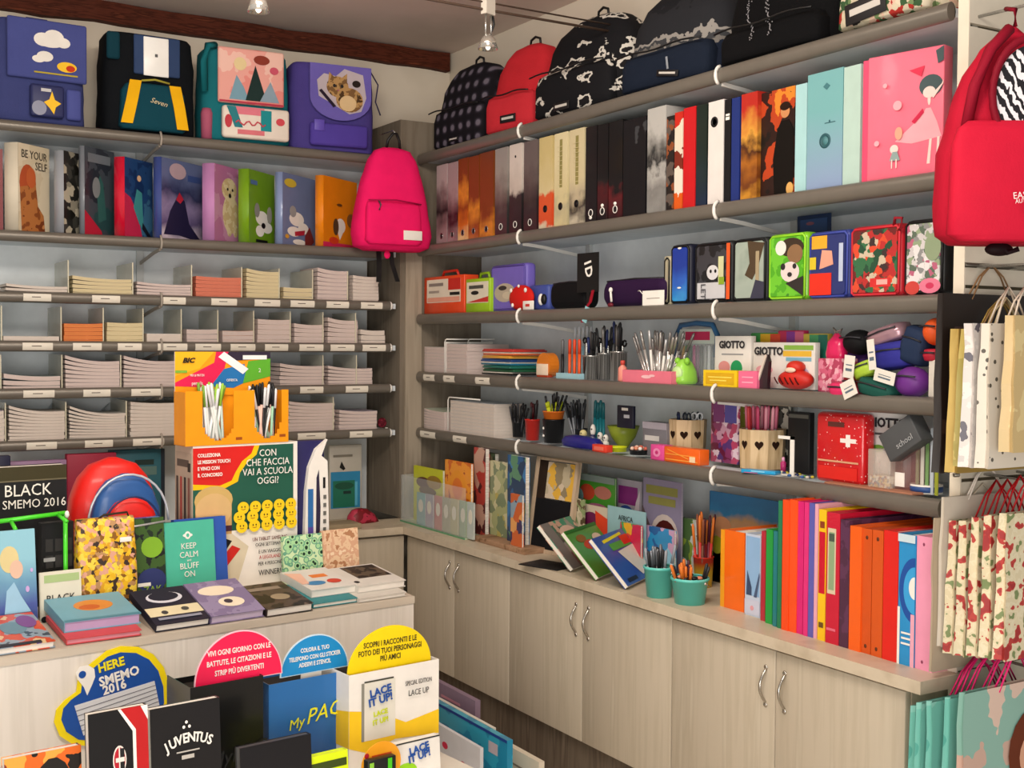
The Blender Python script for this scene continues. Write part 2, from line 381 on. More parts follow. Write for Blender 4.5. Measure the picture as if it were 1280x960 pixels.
seams = [4.50, 4.11, 3.67, 3.21, 2.75, 2.29, 1.85]
cabinet('pale wood base cabinet in the corner, leftmost of the long right counter', (XC+0.02, 4.49, 0.2), -90, 4.49-3.67, 0.49, 2, [1, -1])
cabinet('pale wood base cabinet in the middle of the right counter, below the leaning picture books', (XC+0.02, 3.668, 0.2), -90, 3.668-2.75, 0.49, 2, [1, -1])
cabinet('pale wood base cabinet at the right end under the coloured folders', (XC+0.02, 2.748, 0.2), -90, 2.748-1.892, 0.49, 2, [1, -1])
cabinet('pale wood base cabinet under the left wall shelves, mostly behind the display island', (0.32, YC+0.02, 0.2), 0, XC+0.015-0.32, 0.53, 4, [0, 0, 0, 0])
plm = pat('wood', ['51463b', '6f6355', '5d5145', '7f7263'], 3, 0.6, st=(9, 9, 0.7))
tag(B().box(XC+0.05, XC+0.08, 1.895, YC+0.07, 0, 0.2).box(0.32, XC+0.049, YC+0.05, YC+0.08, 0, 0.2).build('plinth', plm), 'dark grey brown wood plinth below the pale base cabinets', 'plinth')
tag(B().box(XC, 2.338, 1.835, 4.718, 0.710, 0.7405).box(2.338, XW-0.001, 1.890, 4.718, 0.710, 0.7405).build('counter_top', topm), 'pale wood counter top running below the right wall shelves', 'counter top')
tag(B().box(0.30, XC-0.001, YC, YW-0.02, 0.710, 0.740).build('counter_top', topm), 'pale wood counter top below the left wall shelves, in the corner', 'counter top')
# end panel with slots
sp = thing('slatwall_panel', 'cream slatted end panel at the right with gift bags hanging on it', 'panel', (2.345, 1.853, 0.0))
b = B(); z0 = 0.74
b.box(0, 0.9, 0.004, 0.022, 0.74, ZC-0.002).box(0.004, 0.9, 0.004, 0.022, 0, 0.74)
zs = [0.74+0.15*k for k in range(15)]
for k in range(14): b.box(0, 0.9, -0.008, 0.004, zs[k]+0.004, zs[k+1]-0.004)
for k in range(15): b.box(0, 0.9, 0.0035, 0.0045, zs[k]-0.004, zs[k]+0.004, 1)
b.build('slatted_board', [creamy, M('57503f', 0.6)], sp)
B().box(-0.004, 0.0, -0.008, 0.022, 0.74, ZC-0.002).build('edge_strip', M('e4dac6', 0.5), sp)

# ------------------------------------------------------------------ ceiling lamps on a cable
cabz, caby = 2.59, 3.45
tag(B().tube([(0.6, caby, cabz+0.012), (2.0, caby, cabz), (XW-0.002, caby, cabz)], 0.0045).tube([(0.6, caby, cabz+0.03), (XW-0.002, caby, cabz+0.022)], 0.003).build('lighting_cable', M('4b3a30', 0.5)), 'thin dark low voltage cable stretched below the ceiling in front of the backpacks', 'cable')
def spot(px, py, label, drop=0.0):
    P = V(1, caby, 0); d = EYE+(FW+RT*(px-640)/FPX+UP*(480-py)/FPX)*1.0; r = d-EYE; P = EYE+r*(caby/r.y)
    t = thing('halogen_spotlight', label, 'lamp', P, 20, 'halogen spotlights under the ceiling')
    gl = M('e8e8e4', 0.05, alpha=0.45)
    B().box(-0.022, 0.022, -0.012, 0.012, 0.10, 0.175).build('transformer', M('c8bfb3', 0.4), t)
    B().tube([(-0.012, 0, 0.10), (-0.012, 0, 0.03)], 0.0035).tube([(0.014, 0, 0.10), (0.016, 0, 0.03)], 0.0035).build('arm', STEEL, t)
    B().lathe([(0.012, 0.035), (0.024, 0.02), (0.033, -0.012), (0.031, -0.012), (0.022, 0.018), (0.010, 0.03)], n=18).build('reflector', M('d8d4cc', 0.12, 0.8), t)
    B().ell((0, 0, 0.0), 0.009, 0.009, 0.014, 0, 10, 8).build('bulb', M('fff3dd', 0.2, emit=4.0), t)
    B().tube([(0.018, 0.0, 0.05+0.0), (0.030, 0, 0.075), (0.022, 0, 0.10)], 0.004).build('wire_loop', DARKM, t)
    B().tube([(0, 0, 0.17), (0, 0, ZC-P.z-0.001)], 0.003).build('suspension_rod', STEEL, t)
spot(610, 57, 'small halogen spotlight hanging near the corner above the red backpack')
spot(323, 10, 'small halogen spotlight at the top edge above the pink satchel')
# ================================================================== bags on the two top shelves
def mesh_loft(b, W, D, H, prof, e, m, jit, seed, cx=None, cy=None, z0=0, lean=0.0):
    cx = W/2 if cx is None else cx; cy = D/2 if cy is None else cy
    return b.loft([(z0+t*H, hw*W, hd*D, cx+lean*t*W, cy) for t, hw, hd in prof], e, 36, m, jit, seed)
BAG = [(0, .44, .40), (.03, .49, .47), (.15, .5, .5), (.45, .49, .47), (.7, .45, .42), (.84, .38, .34), (.94, .27, .24), (.99, .12, .10), (1, .02, .02)]
def backpack(P, W, H, label, body, pocket, deg, D=0.19, seed=0.0, lean=0.0, patch=None, group=None, ptop=0.45, prof=BAG, jit=0.004, strip=None, deco=()):
    t = thing('backpack', label, 'backpack', P, deg, group)
    mesh_loft(B(), W, D, H, prof, 3.2, 0, jit, seed, lean=lean).build('body', body, t)
    pk = mesh_loft(B(), W*0.86, D*0.4, H*ptop, [(0, .46, .35), (.06, .5, .5), (.7, .5, .5), (.92, .47, .40), (1, .40, .15)], 4, 0, jit*0.7, seed+3, cx=W/2, cy=0.022, z0=0.012)
    pk.build('front_pocket', pocket, t)
    zt = [(W*(0.08+0.84*k/10), -D*0.2+0.012-0.008*math.sin(math.pi*k/10), H*ptop*0.93+0.012+0.004*math.sin(k)) for k in range(11)]
    B().tube(zt, 0.003, 0, 6).build('zipper', BLACK, t)
    cxx = W/2+lean*W
    B().tube([(cxx-0.03, D/2, H*0.985), (cxx-0.026, D/2, H+0.018), (cxx, D/2, H+0.028), (cxx+0.026, D/2, H+0.018), (cxx+0.03, D/2, H*0.985)], 0.005, 0, 8).build('top_handle', BLACK, t)
    if patch:
        u, v, w_, h_, ang = patch
        B().rbox(-w_/2, w_/2, -0.003, 0, -h_/2, h_/2, 0.001).box(-w_*0.38, w_*0.38, -0.0036, -0.0028, -h_*0.12, h_*0.2, 1).build('brand_patch', [M('151214', 0.5), M('c9c4bc', 0.5)], t, (W*u, -D*0.2+0.018, H*v)).rotation_euler = (0, math.radians(ang), 0)
    return t
fab = lambda c, b=0.25: M(c, 0.85, bump=b)
GB = 'backpacks on the top right shelf'
z = ZR[0]
P, W, H = sR(z, 537, 610, 76, 2.42, -84)
backpack(P, W, H, 'dark plaid backpack at the corner end of the top right shelf', pat('plaid', ['17151a', '1f1c22', '37323d', '6a6470'], 5.5, 0.85), pat('plaid', ['17151a', '1f1c22', '37323d', '6a6470'], 5.5, 0.85), -84, 0.2, 1.0, 0.04, (0.5, 0.10, 0.07, 0.018, 0), GB)
P, W, H = sR(z, 603, 672, 52, 2.42, -80)
backpack(P, W, H, 'plain red backpack between the plaid and the black printed one', fab('c22a33'), fab('c8303a'), -80, 0.2, 5.0, 0.12, (0.55, 0.16, 0.09, 0.03, 0), GB, 0.42)
P, W, H = sR(z, 662, 772, 16, 2.42, -86)
bw = pat('noi', ['101012', '17171a', 'c9c4bb', '1c1a1c', '0f0f10'], 9, 0.8, pos=[0, .3, .57, .62, .8], st=(1, 1, 1.6), det=6)
backpack(P, W, H, 'tall black backpack with white scrawled print, right of the red one', bw, bw, -86, 0.22, 9.0, 0.08, (0.45, 0.10, 0.09, 0.028, 0), GB)
P, W, H = sR(z, 770, 897, -22, 2.42, -86)
scen = pat('grad', ['141c2c', '161e2e', '6f6b66', '3b3c3f', '8e8a85', '26272b', '1c1d21'], 14, 0.8, pos=[0, .30, .345, .40, .46, .52, .8], interp='CONSTANT')
t = backpack(P, W, H, 'backpack with grey landscape print above a navy front pocket', scen, fab('18202f'), -86, 0.24, 13.0, 0.02, (0.60, 0.12, 0.10, 0.02, 10), GB, 0.36)
B().ribbon([(W*0.60, -0.030, H*0.16), (W*0.60, -0.036, H*0.27)], 0.008, 0.002).build('zip_pull', M('8f949c', 0.4), t)
P, W, H = sR(z, 893, 1038, -70, 2.42, -88)
t = backpack(P, W, H, 'large plain black backpack with thin glittering lines, cut by the top edge', fab('0b0b0d'), fab('0c0c0e'), -88, 0.24, 17.0, 0.0, None, GB, 0.3)
b = B(); rr = random.Random(3)
for cx in (0.40, 0.56):
    for k in range(70):
        x = W*cx+rr.gauss(0, .004)+0.008*math.sin(k*0.2); zz = H*(0.18+0.7*k/70); b.box(x-.0013, x+.0013, -0.034, -0.0325, zz, zz+0.003)
b.build('glitter_print', M('b9b9bf', 0.3, 0.5), t)
P, W, H = sR(z, 1040, 1172, -80, 2.41, -88)
fl = pat('vor', ['c9bda2', '3c5a3a', 'd7cbb2', 'a8332c', 'c9bda2', '71865a', 'd9b7a0', '2f2c2a', 'cfc3a8'], 55, 0.8)
backpack(P, W, H, 'floral cream backpack with a dark label at the right end of the top shelf', fl, fl, -88, 0.22, 21.0, 0.0, (0.40, 0.21, 0.13, 0.055, -6), GB, 0.5)

# satchels on the left top shelf
GS = "children's satchels on the top left shelf"
SAT = [(0, .47, .44), (.03, .5, .5), (.3, .5, .5), (.7, .49, .49), (.95, .47, .46), (.99, .44, .42), (1, .3, .3)]
z = ZL[0]
P, W, H = sL(z, -6, 110, 24)
t = thing('satchel', 'blue school satchel with cloud print flap at the left end of the top shelf', 'satchel', P, 3, GS)
blu = fab('3f4679'); blu2 = fab('4a5290')
mesh_loft(B(), W, 0.18, H, SAT, 6, 0, 0.004, 2).build('body', blu, t)
fl_ = B().rbox(W*0.12, W*0.99, -0.022, -0.004, H*0.42, H*0.99, 0.02, 0, 4).build('flap', blu2, t)
art(fl_, 'flap_print', W, H, [('e', .50, .80, .10, .065, WHITE), ('e', .62, .83, .11, .075, WHITE), ('e', .72, .79, .08, .05, WHITE), ('e', .58, .78, .14, .05, WHITE), ('e', .52, .64, .09, .05, WHITE), ('e', .45, .61, .07, .035, WHITE), ('e', .76, .56, .11, .05, YEL), ('e', .80, .55, .05, .03, M('c93a1e', .6)), ('r', .40, .475, .88, .49, M('b9a63a', .6))], (0, -0.0225, 0))
pk = B().rbox(W*0.36, W*0.73, -0.03, 0.0, H*0.06, H*0.37, 0.01).build('front_pocket', M('2b3160', .5), t)
art(pk, 'pocket_print', W, H, [('e', .45, .14, .08, .07, M('8f93a8', .5)), ('p', [(.50, .20), (.56, .23), (.59, .31), (.62, .23), (.69, .20), (.63, .16), (.61, .09), (.56, .15)], YEL), ('r', .47, .30, .58, .33, M('c9c9c9', .5))], (0, -0.031, 0))
B().rbox(W*0.76, W*0.93, -0.02, 0.0, H*0.06, H*0.36, 0.01).build('side_pocket', M('4d5598', .6), t)
B().tube([(W*.35, .06, H*.985), (W*.38, .06, H+.012), (W*.6, .06, H+.012), (W*.63, .06, H*.985)], .006).build('top_handle', blu, t)
P, W, H = sL(z, 131, 247, 42)
t = thing('satchel', 'dark teal satchel with two yellow straps and a bright white reflective panel', 'satchel', P, 0, GS)
teal = fab('123a46'); blk = fab('111418')
mesh_loft(B(), W, 0.2, H, SAT, 5, 0, 0.005, 7).build('body', blk, t)
B().rbox(W*0.02, W*0.16, -0.012, 0.01, H*0.70, H*0.97, 0.01).build('side_panel', teal, t)
B().rbox(W*0.30, W*0.80, -0.014, 0.0, H*0.58, H*0.97, 0.008).build('flap', M('33466b', .7), t)
B().rbox(W*0.40, W*0.67, -0.018, -0.012, H*0.57, H*0.955, 0.003).box(W*.52, W*.55, -0.0186, -0.0178, H*.76, H*.79, 1).build('reflective_panel', [M('fdfdf8', 0.3), M('555555')], t)
pk = mesh_loft(B(), W*0.72, 0.07, H*0.47, [(0, .46, .4), (.06, .5, .5), (.8, .47, .5), (.95, .40, .4), (1, .3, .1)], 4, 0, .003, 4, cx=W*.5, cy=-0.005, z0=0.01)
pk.build('front_pocket', fab('124452'), t)
for u0, u1, v0, v1 in ((.30, .20, .50, .07), (.72, .80, .48, .05)):
    B().ribbon([(W*u0, -0.038, H*v0), (W*(u0+u1)/2, -0.048, H*(v0+v1)/2), (W*u1, -0.045, H*v1)], 0.044, 0.004).build('strap', M('f0b512', 0.7), t)
B().tube([(W*.36, -.04, H*.50), (W*.5, -.045, H*.52), (W*.66, -.04, H*.50)], .004).build('piping', M('a8a040', .6), t)
text(t, 'Seven', .028, (W*.54, -.046, H*.30), M('d8c9a0', .5), shear=.3, name='lettering').rotation_euler = (math.radians(90), math.radians(12), 0)
P, W, H = sL(z, 253, 362, 62)
t = thing('satchel', 'pink and teal school satchel with pale printed flap', 'satchel', P, -4, GS)
mesh_loft(B(), W, 0.18, H, SAT, 5, 0, 0.004, 9).build('body', fab('1b6f78'), t)
pinkp = pat('noi', ['e58f86', 'eaa79c', 'f0c2b4', 'dd7f7c'], 8, .6)
f_ = B().rbox(W*.16, W*.90, -.02, 0, H*.40, H*.99, .015, 0, 3).build('flap', pinkp, t)
art(f_, 'flap_print', W, H, [('p', [(.28, .44), (.36, .70), (.44, .58), (.50, .44)], M('7ba2b4', .6)), ('p', [(.46, .44), (.57, .82), (.70, .44)], M('1d3230', .6)), ('p', [(.62, .44), (.74, .66), (.84, .44)], M('8a9fae', .6)), ('e', .40, .82, .07, .07, M('e6cf9c', .6)), ('e', .64, .88, .09, .05, M('8a3a2c', .6)), ('e', .78, .78, .05, .04, M('c9566a', .6)), ('r', .17, .405, .89, .425, M('b52743', .5))], (0, -.0208, 0))
pk = B().rbox(W*.20, W*.95, -.035, 0, H*.03, H*.37, .012).build('front_pocket', M('e9ddd0', .6), t)
art(pk, 'pocket_print', W, H, [('r', .28, .28, .66, .36, M('e07d8c', .6)), ('p', [(.24, .36), (.34, .36), (.42, .14), (.33, .14)], M('2f7f88', .6)), ('r', .62, .12, .74, .34, M('1f8a90', .6)), ('e', .26, .20, .04, .07, M('c4414c', .6)), ('r', .36, .07, .66, .12, M('d9767e', .6)), ('e', .84, .23, .05, .04, M('cc4a55', .6))], (0, -.0358, 0))
B().tube([(W*(.34+.03*k), -.0375, H*(.19+.025*math.sin(k*1.7))) for k in range(12)], .003).build('scroll_print', M('cf4456', .5), pk)
B().tube([(W*.02, -.005, H*.5), (W*.0, -.03, H*.8), (W*.04, -.03, H*.97), (W*.14, 0, H*1.0)], .014).build('shoulder_strap', M('15666e', .8), t)
B().lathe([(.022, 0), (.024, .1), (.018, .12), (0, .121)], n=14).build('side_pocket', M('b05a74', .6), t, (W*.06, .02, 0.005))
P, W, H = sL(z, 364, 466, 80)
t = thing('satchel', 'purple school satchel with a tabby kitten picture on its rounded flap', 'satchel', P, -6, GS)
pur = fab('4a3f85'); pur2 = fab('6a5fae')
mesh_loft(B(), W, 0.18, H, [(0, .5, .5)]+SAT[1:], 5, 0, 0.004, 12).build('body', pur, t)
pts = [(W*.20, H*.97), (W*.20, H*.62)]+ellpts(W*.56, H*.60, W*.36, H*.26, 14, 180, 360)+[(W*.92, H*.97)]
f_ = B().prism(pts, -.02, 0).build('flap', pur2, t)
fur = pat('noi', ['7a5a38', 'b08a58', '4e3823', 'c9a872'], 26, .8)
art(f_, 'flap_print', W, H, [('p', [(u/1, v) for u, v in [(.30, .60), (.28, .78), (.36, .86), (.50, .84), (.60, .93), (.82, .88), (.86, .62), (.80, .46), (.66, .42), (.5, .5)]], M('b9adb4', .6)), ('e', .52, .72, .13, .12, fur), ('p', [(.41, .78), (.42, .88), (.49, .82)], fur), ('p', [(.56, .82), (.63, .88), (.63, .76)], fur), ('e', .66, .58, .16, .14, fur), ('e', .64, .54, .10, .09, M('d6b98c', .8)), ('e', .74, .77, .05, .04, M('2b2220', .8)), ('e', .48, .73, .018, .02, BLACK), ('e', .57, .73, .018, .02, BLACK), ('p', [(.30, .66), (.33, .68), (.50, .50), (.47, .48)], M('2a2030', .8)), ('e', .525, .68, .012, .01, M('a8606a', .6))], (0, -.0208, 0))
B().rbox(W*.2, W*.88, -.03, 0, H*.04, H*.30, .012).build('front_pocket', M('4f3f9a', .75), t)
B().rbox(W*.24, W*.36, -.034, -.026, H*.20, H*.33, .003).build('buckle', M('5d4bb0', .4), t)
B().tube([(W*.95, .02, H*.95), (W*1.02, .0, H*.8), (W*.99, .0, H*.6), (W*1.05, 0, H*.45)], .003).build('cord', M('2b2548', .6), t)

# ================================================================== ring binders
holem = M('101012', 0.4)
def binder(P, W, H, D, label, deg, spine, side=None, hole=None, group=None, name='ring_binder', cat='binder', holev=.16, tag_=None, page=True):
    t = thing(name, label, cat, P, deg, group)
    th = min(0.003, W*0.2)
    B().box(0, W, 0, th, 0, H).build('spine', spine, t)
    B().box(0, th, th, D, 0, H).box(W-th, W, th, D, 0, H).build('cover', side or spine, t)
    if page and W > 0.014: B().box(th+.001, W-th-.001, .02, D-.008, .006, H-.02).build('paper_block', PAPER, t)
    if hole:
        r = min(.0135, W*.27)
        B().lathe([(r, 0), (r, .0012), (r*.8, .0016), (r*.8, 0.0004)], n=16).build('finger_ring', STEEL if hole == 1 else hole, t, (W/2, -0.0002, H*holev)).rotation_euler = (math.radians(90), 0, 0)
        B().lathe([(r*.78, 0), (r*.78, .0008), (0, .0008)], n=14).build('finger_hole', holem, t, (W/2, -0.0001, H*holev)).rotation_euler = (math.radians(90), 0, 0)
    if tag_: tag_(t, W, H)
    return t
z = ZR[1]; GA = 'lever arch files on the second right shelf'
def sp_(*cols, **k): return pat('grad', list(cols), k.get('s', 14), .4, coat=.25, off=k.get('off', 0), pos=k.get('pos'))
def dots2(t, W, H):
    for k, (u, v) in enumerate([(.3, .06), (.75, .03)]): pass
org = lambda o: sp_('e8c48a', 'c96a14', '8a4310', 'd98a2a', '7a3d12', off=o)
LA = [
 (545, 558, 206, sp_('a39092', '8a7274', '2a2224', '6e5a5c', 'b3a2a2'), 1, 'pinkish grey lever arch file with dark photo, first from the corner'),
 (559, 571, 203, sp_('b4a0a2', '8a7274', '1c1618', '6e5a5c', 'a39092', off=.1), 1, 'pinkish grey lever arch file with dark photo, second from the corner'),
 (572, 584, 198, org(0), 1, 'orange lever arch file with a desert picture, leftmost of the three orange ones'),
 (585, 598, 195, org(.2), 1, 'orange lever arch file with a dark patch on top, middle of the three orange ones'),
 (599, 616, 190, org(.4), 1, 'orange lever arch file, rightmost and widest of the three orange ones'),
 (618, 633, 185, sp_('2b2a2a', '3a3837', '6b6560', '9a938c'), WHITE, 'lever arch file fading from dark foot to grey top, left of the white topped one'),
 (636, 651, 180, sp_('171516', '2a2526', '2f292a', 'c2b6ac', 'd8ccc2', pos=[0, .3, .42, .5, .8]), WHITE, 'lever arch file with white upper half and black lower half'),
 (654, 670, 176, sp_('3a1c20', '2c2527', '4c4140', '6b5f5c'), WHITE, 'dark brown lever arch file with reddish foot, beside the cream ones'),
 (673, 689, 171, sp_('d9cfb2', 'd8512a', 'd8582e', 'd6c595', 'cbb87e', pos=[0, .08, .34, .40, .8]), holem, 'cream lever arch file with an orange red lower part'),
 (692, 708, 166, sp_('d3c596', 'b9ae8c', 'd3c596', 'dccfa4', pos=[0, .2, .3, .8]), holem, 'plain cream lever arch file between the orange footed and the skull one'),
 (711, 729, 161, sp_('c7bda6', '453f38', 'b9ab8e', 'd0c29a', pos=[0, .16, .30, .5]), holem, 'cream lever arch file with a dark print low on the spine'),
 (731, 745, 158, sp_('0c0c0d', '141416', '101011'), WHITE, 'black lever arch file next to the cream ones'),
 (746, 759, 155, sp_('0d0c0e', '4a1418', '141416', '0f0f10', pos=[0, .30, .42, .6]), WHITE, 'black lever arch file with a faint red emblem, second black one'),
 (760, 777, 151, sp_('0d0c0e', '5a181c', '121214', '0f0f10', pos=[0, .30, .38, .6], off=.05), WHITE, 'black lever arch file with a small red mark, third black one'),
 (778, 806, 148, pat('noi', ['0c0c0e', '131316', '3b3d40', '141417'], 9, .35, pos=[0, .3, .62, .7], det=7), None, 'wide black lever arch file with a smoky grey picture'),
 (808, 831, 134, pat('grad', ['8d8c88', '7c7a77', 'a9a7a2', '2a2a2a', '7b7975', 'b4b2ad'], 22, .4, pos=[0, .2, .4, .5, .62, .8]), None, 'pale grey lever arch file with a city photograph'),
 (832, 841, 145, pat('vor', ['241c18', '8a4a28', '1a1614', '5c5048'], 50, .5), None, 'thin dark patterned folder beside the grey city file'),
 (842, 852, 140, pat('grad', ['d85a14', 'e8dccb', '7a2a1a', 'e5d6c2', 'c62a1c'], 16, .4, pos=[0, .18, .45, .6, .85], interp='CONSTANT'), None, 'thin folder with orange foot and white swirls, left of the plain red file'),
 (853, 868, 134, M('c9161c', .35, coat=.3), None, 'plain bright red lever arch file'),
 (869, 882, 131, sp_('15263f', '1a2a2c', '16241c'), None, 'dark green and navy file between the red and the white one'),
 (884, 903, 126, M('e3ddd8', .4, coat=.2), None, 'plain white file with a black ring mark near its top'),
 (904, 912, 124, M('101014', .4), None, 'thin black file with white lettering beside the white file'),
 (913, 923, 122, M('1c2f74', .4), None, 'thin royal blue file'),
 (925, 945, 116, pat('grad', ['c98a2a', '6a3512', 'a8641e', '4a2410', 'd89a3c', 'b5281c'], 18, .4, pos=[0, .15, .35, .5, .62, .86]), None, 'file with a brown and gold picture and red top, beside the blue file'),
]
for i, (a, c, top, m, h, lab) in enumerate(LA):
    P, W, H = sR(z, a+.4, c+.4, top)
    D = .285
    def ex(t, W, H, i=i):
        if i == 20:
            B().lathe([(.016, 0), (.016, .001), (.009, .001), (.009, 0)], n=20).build('ring_mark', holem, t, (W*.4, -.0003, H*.80)).rotation_euler = (math.radians(90), 0, 0)
        if i == 21:
            art(t, 'lettering_block', W, H, [('r', .2, .84, .8, .86, WHITE), ('r', .2, .80, .8, .83, WHITE)], (0, -.0003, 0))
        if i in (11, 12, 13): B().ell((W*.5, -.001, H*(.05 if i == 11 else .16)), .008, .003, .006).build('rivet', WHITE, t)
        if i in (9, 10): 
            art(t, 'spine_text', W, H, [('r', .42, .42, .62, .93, M('8f8550', .6))]+[('r', .3, .45+.05*k, .72, .455+.05*k, M('d3c596', .6)) for k in range(9)], (0, -.0003, 0))
        if i == 6: B().ell((W*.5, -.0005, H*.86), .005, .002, .005).build('rivet', BLACK, t)
    binder(P, W, H, D, lab, -90, m, hole=h, group=GA, tag_=ex, holev=.22 if h is holem else .10)
P, W, H = sR(z, 949, 992, 112, 2.42)
t = binder(P, W, H, .26, 'wide file with a dark figure before a fiery orange cover', -90, pat('noi', ['120c0a', '2a120c', 'b5401a', 'e0852a', '2a100a'], 9, .35, pos=[0, .42, .52, .60, .68], det=5), group=GA)
art(t, 'figure_print', W, H, [('p', [(.45, 0), (.40, .35), (.52, .62), (.62, .70), (.85, .70), (.98, .60), (.99, 0)], M('15110e', .6)), ('e', .74, .78, .13, .06, M('c98a5a', .6)), ('e', .74, .83, .15, .04, M('2a1810', .6)), ('e', .9, .06, .10, .06, M('d9a860', .6))], (0, -.001, 0))
for k, (a, c, top, col, lab) in enumerate([(993, 1007, 105, 'a6d2d4', 'thin pale teal file left of the wide teal one'), (1053, 1074, 82, 'b4cfc4', 'pale teal folder between the wide teal file and the pink one')]):
    P, W, H = sR(z, a, c, top)
    binder(P, W, H, .27, lab, -90, M(col, .5), group=GA)
P, W, H = sR(z, 1008, 1052, 89)
def tl(t, W, H):
    B().lathe([(.020, 0), (.020, .001), (.012, .001), (.012, 0)], n=24).build('ring_mark', M('2a5a62', .5), t, (W*.52, -.0003, H*.41)).rotation_euler = (math.radians(90), 0, 0)
    B().lathe([(.012, 0), (.012, .0012), (0, .0012)], n=20).build('finger_hole', M('4c8288', .5), t, (W*.52, -.0003, H*.41)).rotation_euler = (math.radians(90), 0, 0)
    art(t, 'lettering_block', W, H, [('r', .5, .555, .80, .562, M('2a5a62')), ('r', .62, .562, .66, .58, M('2a5a62')), ('p', [(.45, .87), (.55, .90), (.65, .87), (.55, .84)], M('3f767c'))], (0, -.0003, 0))
binder(P, W, H, .27, 'wide teal lever arch file with a dark ring on its broad spine', -90, pat('grad', ['8a9ec0', '82a8b8', '74aeb0'], 2, .45), group=GA, tag_=tl)
P, W, H = sR(z, 1083, 1178, 64, 2.40, -78)
t = thing('document_box', 'pink box file with a dancing girl drawing at the right end of the second shelf', 'box file', P, -78)
B().rbox(0, W, 0, .045, 0, H, .003).build('case', M('ee6f86', .5, coat=.15), t)
B().box(-.016, 0, .004, .045, 0, H*.985).build('spine', M('e0446a', .5), t)
gm, sk, wp = M('4a5a5c', .6), M('f3d4cc', .6), M('f3a9b2', .6)
art(t, 'cover_print', W, H, [('p', [(.38, .30), (.52, .28), (.60, .27), (.98, .30), (.92, .42), (.84, .53), (.78, .53), (.70, .46)], wp), ('p', [(.80, .10), (.83, .29), (.86, .29), (.84, .10)], sk), ('p', [(.92, .12), (.93, .30), (.96, .30), (.95, .12)], sk), ('e', .82, .60, .02, .05, sk), ('e', .84, .70, .15, .085, gm), ('e', .82, .65, .08, .045, sk), ('p', [(.60, .44), (.74, .53), (.76, .50), (.64, .42)], M('c82c4c', .6)), ('p', [(.56, .84), (.76, .86), (.72, .78)], M('d83a55', .6)), ('p', [(.90, .96), (1., .99), (1., .88), (.93, .86)], gm), ('p', [(.84, .62), (.98, .70), (1., .73), (1., .70), (.88, .60)], sk), ('e', .38, .24, .055, .035, sk), ('p', [(.32, .15), (.36, .22), (.42, .22), (.46, .15)], M('8fa3a0', .6)), ('r', .345, .09, .36, .16, sk), ('r', .405, .09, .42, .16, sk), ('e', .44, .36, .05, .05, M('e7a48a', .6)), ('c', .42, .58, .012, wp), ('c', .25, .75, .006, wp), ('c', .15, .3, .007, wp)], (0, -.0005, 0))

# picture ring binders on the left wall, fanned out on the second shelf
z = ZL[1]; GL = 'picture ring binders on the second left shelf'
def fan(pa, pb, pc, top, deg, label, spine, side, shapes=(), y=4.775, extra=None):
    P, W, H = sL(z, pa, pb, top, y, -deg)
    Q = P+dirz(-deg)*W; D = ipx(Q, dirz(90-deg), pc); D = max(.08, min(D, .27))
    t = thing('ring_binder', label, 'binder', P, -deg, GL)
    b = B(); K = 8; b.add([(W*k/K, -.006*math.sin(math.pi*k/K), zz_) for k in range(K+1) for zz_ in (0, H)]+[(0, .003, 0), (W, .003, 0), (0, .003, H), (W, .003, H)], [(2*k, 2*k+2, 2*k+3, 2*k+1) for k in range(K)]+[tuple([2*K+2, 2*K+3]+[2*k for k in range(K, -1, -1)]), tuple([2*k+1 for k in range(K+1)]+[2*K+5, 2*K+4])], 0, True)
    b.build('spine', spine, t)
    c = B().box(W-.003, W, .003, D, 0, H).box(0, .003, .003, D, 0, H).build('cover', [side], t)
    B().box(.005, W-.005, .01, D-.01, .005, H-.015).build('paper_block', PAPER, t)
    if shapes: art(c, 'cover_print', D, H, shapes, (W+.0004, 0, 0), 90)
    if extra: extra(t, c, W, H, D)
    return t
cr = pat('noi', ['d3c4a6', 'dccfb4', 'c9b896'], 8, .35, coat=.3)
def byx(t, c, W, H, D):
    text(c, 'BE YOUR', .042, (W+.002, D*.50, H*.88), M('3a332c'), 90, sx=.8)
    text(c, 'SELF', .042, (W+.002, D*.72, H*.76), M('3a332c'), 90, sx=.8)
brn = pat('noi', ['8a4a22', 'b5713a', '7a3c1c', 'c98a55'], 12, .5)
fan(6, 23, 62, 178, 50, 'white ring binder with an orange standing shape on the cover, at the left end', M('e8ddc6', .25, coat=.6), cr, [('e', .30, .55, .26, .22, M('b5512a', .5)), ('p', [(.05, .5), (.10, 0), (.85, 0), (.80, .2), (.62, .30), (.55, .55)], brn), ('e', .40, .62, .15, .12, M('c25f30', .5))], extra=byx)
bwp = pat('vor', ['22221f', '8d8878', '3a3a35', 'b5ad98', '15140f'], 30, .4, coat=.2)
fan(68, 80, 103, 188, 48, 'ring binder with black and white collage cover', M('a3a8b0', .3, coat=.4), bwp)
fan(99, 106, 143, 182, 50, 'ring binder with a dark grey night cover and red foot', M('7d828a', .3, coat=.4), pat('noi', ['2a2f38', '434a52', '2c4a4c', '6b6f75'], 9, .35, coat=.3), [('p', [(0, 0), (0, .28), (.55, .06), (.6, 0)], M('b81f38', .5)), ('p', [(.45, .15), (.40, .55), (.5, .7), (.62, .6), (.72, .2)], M('33605c', .5)), ('e', .38, .55, .13, .12, M('7f8587', .5)), ('r', .1, .83, .85, .93, M('6f757c', .5))])
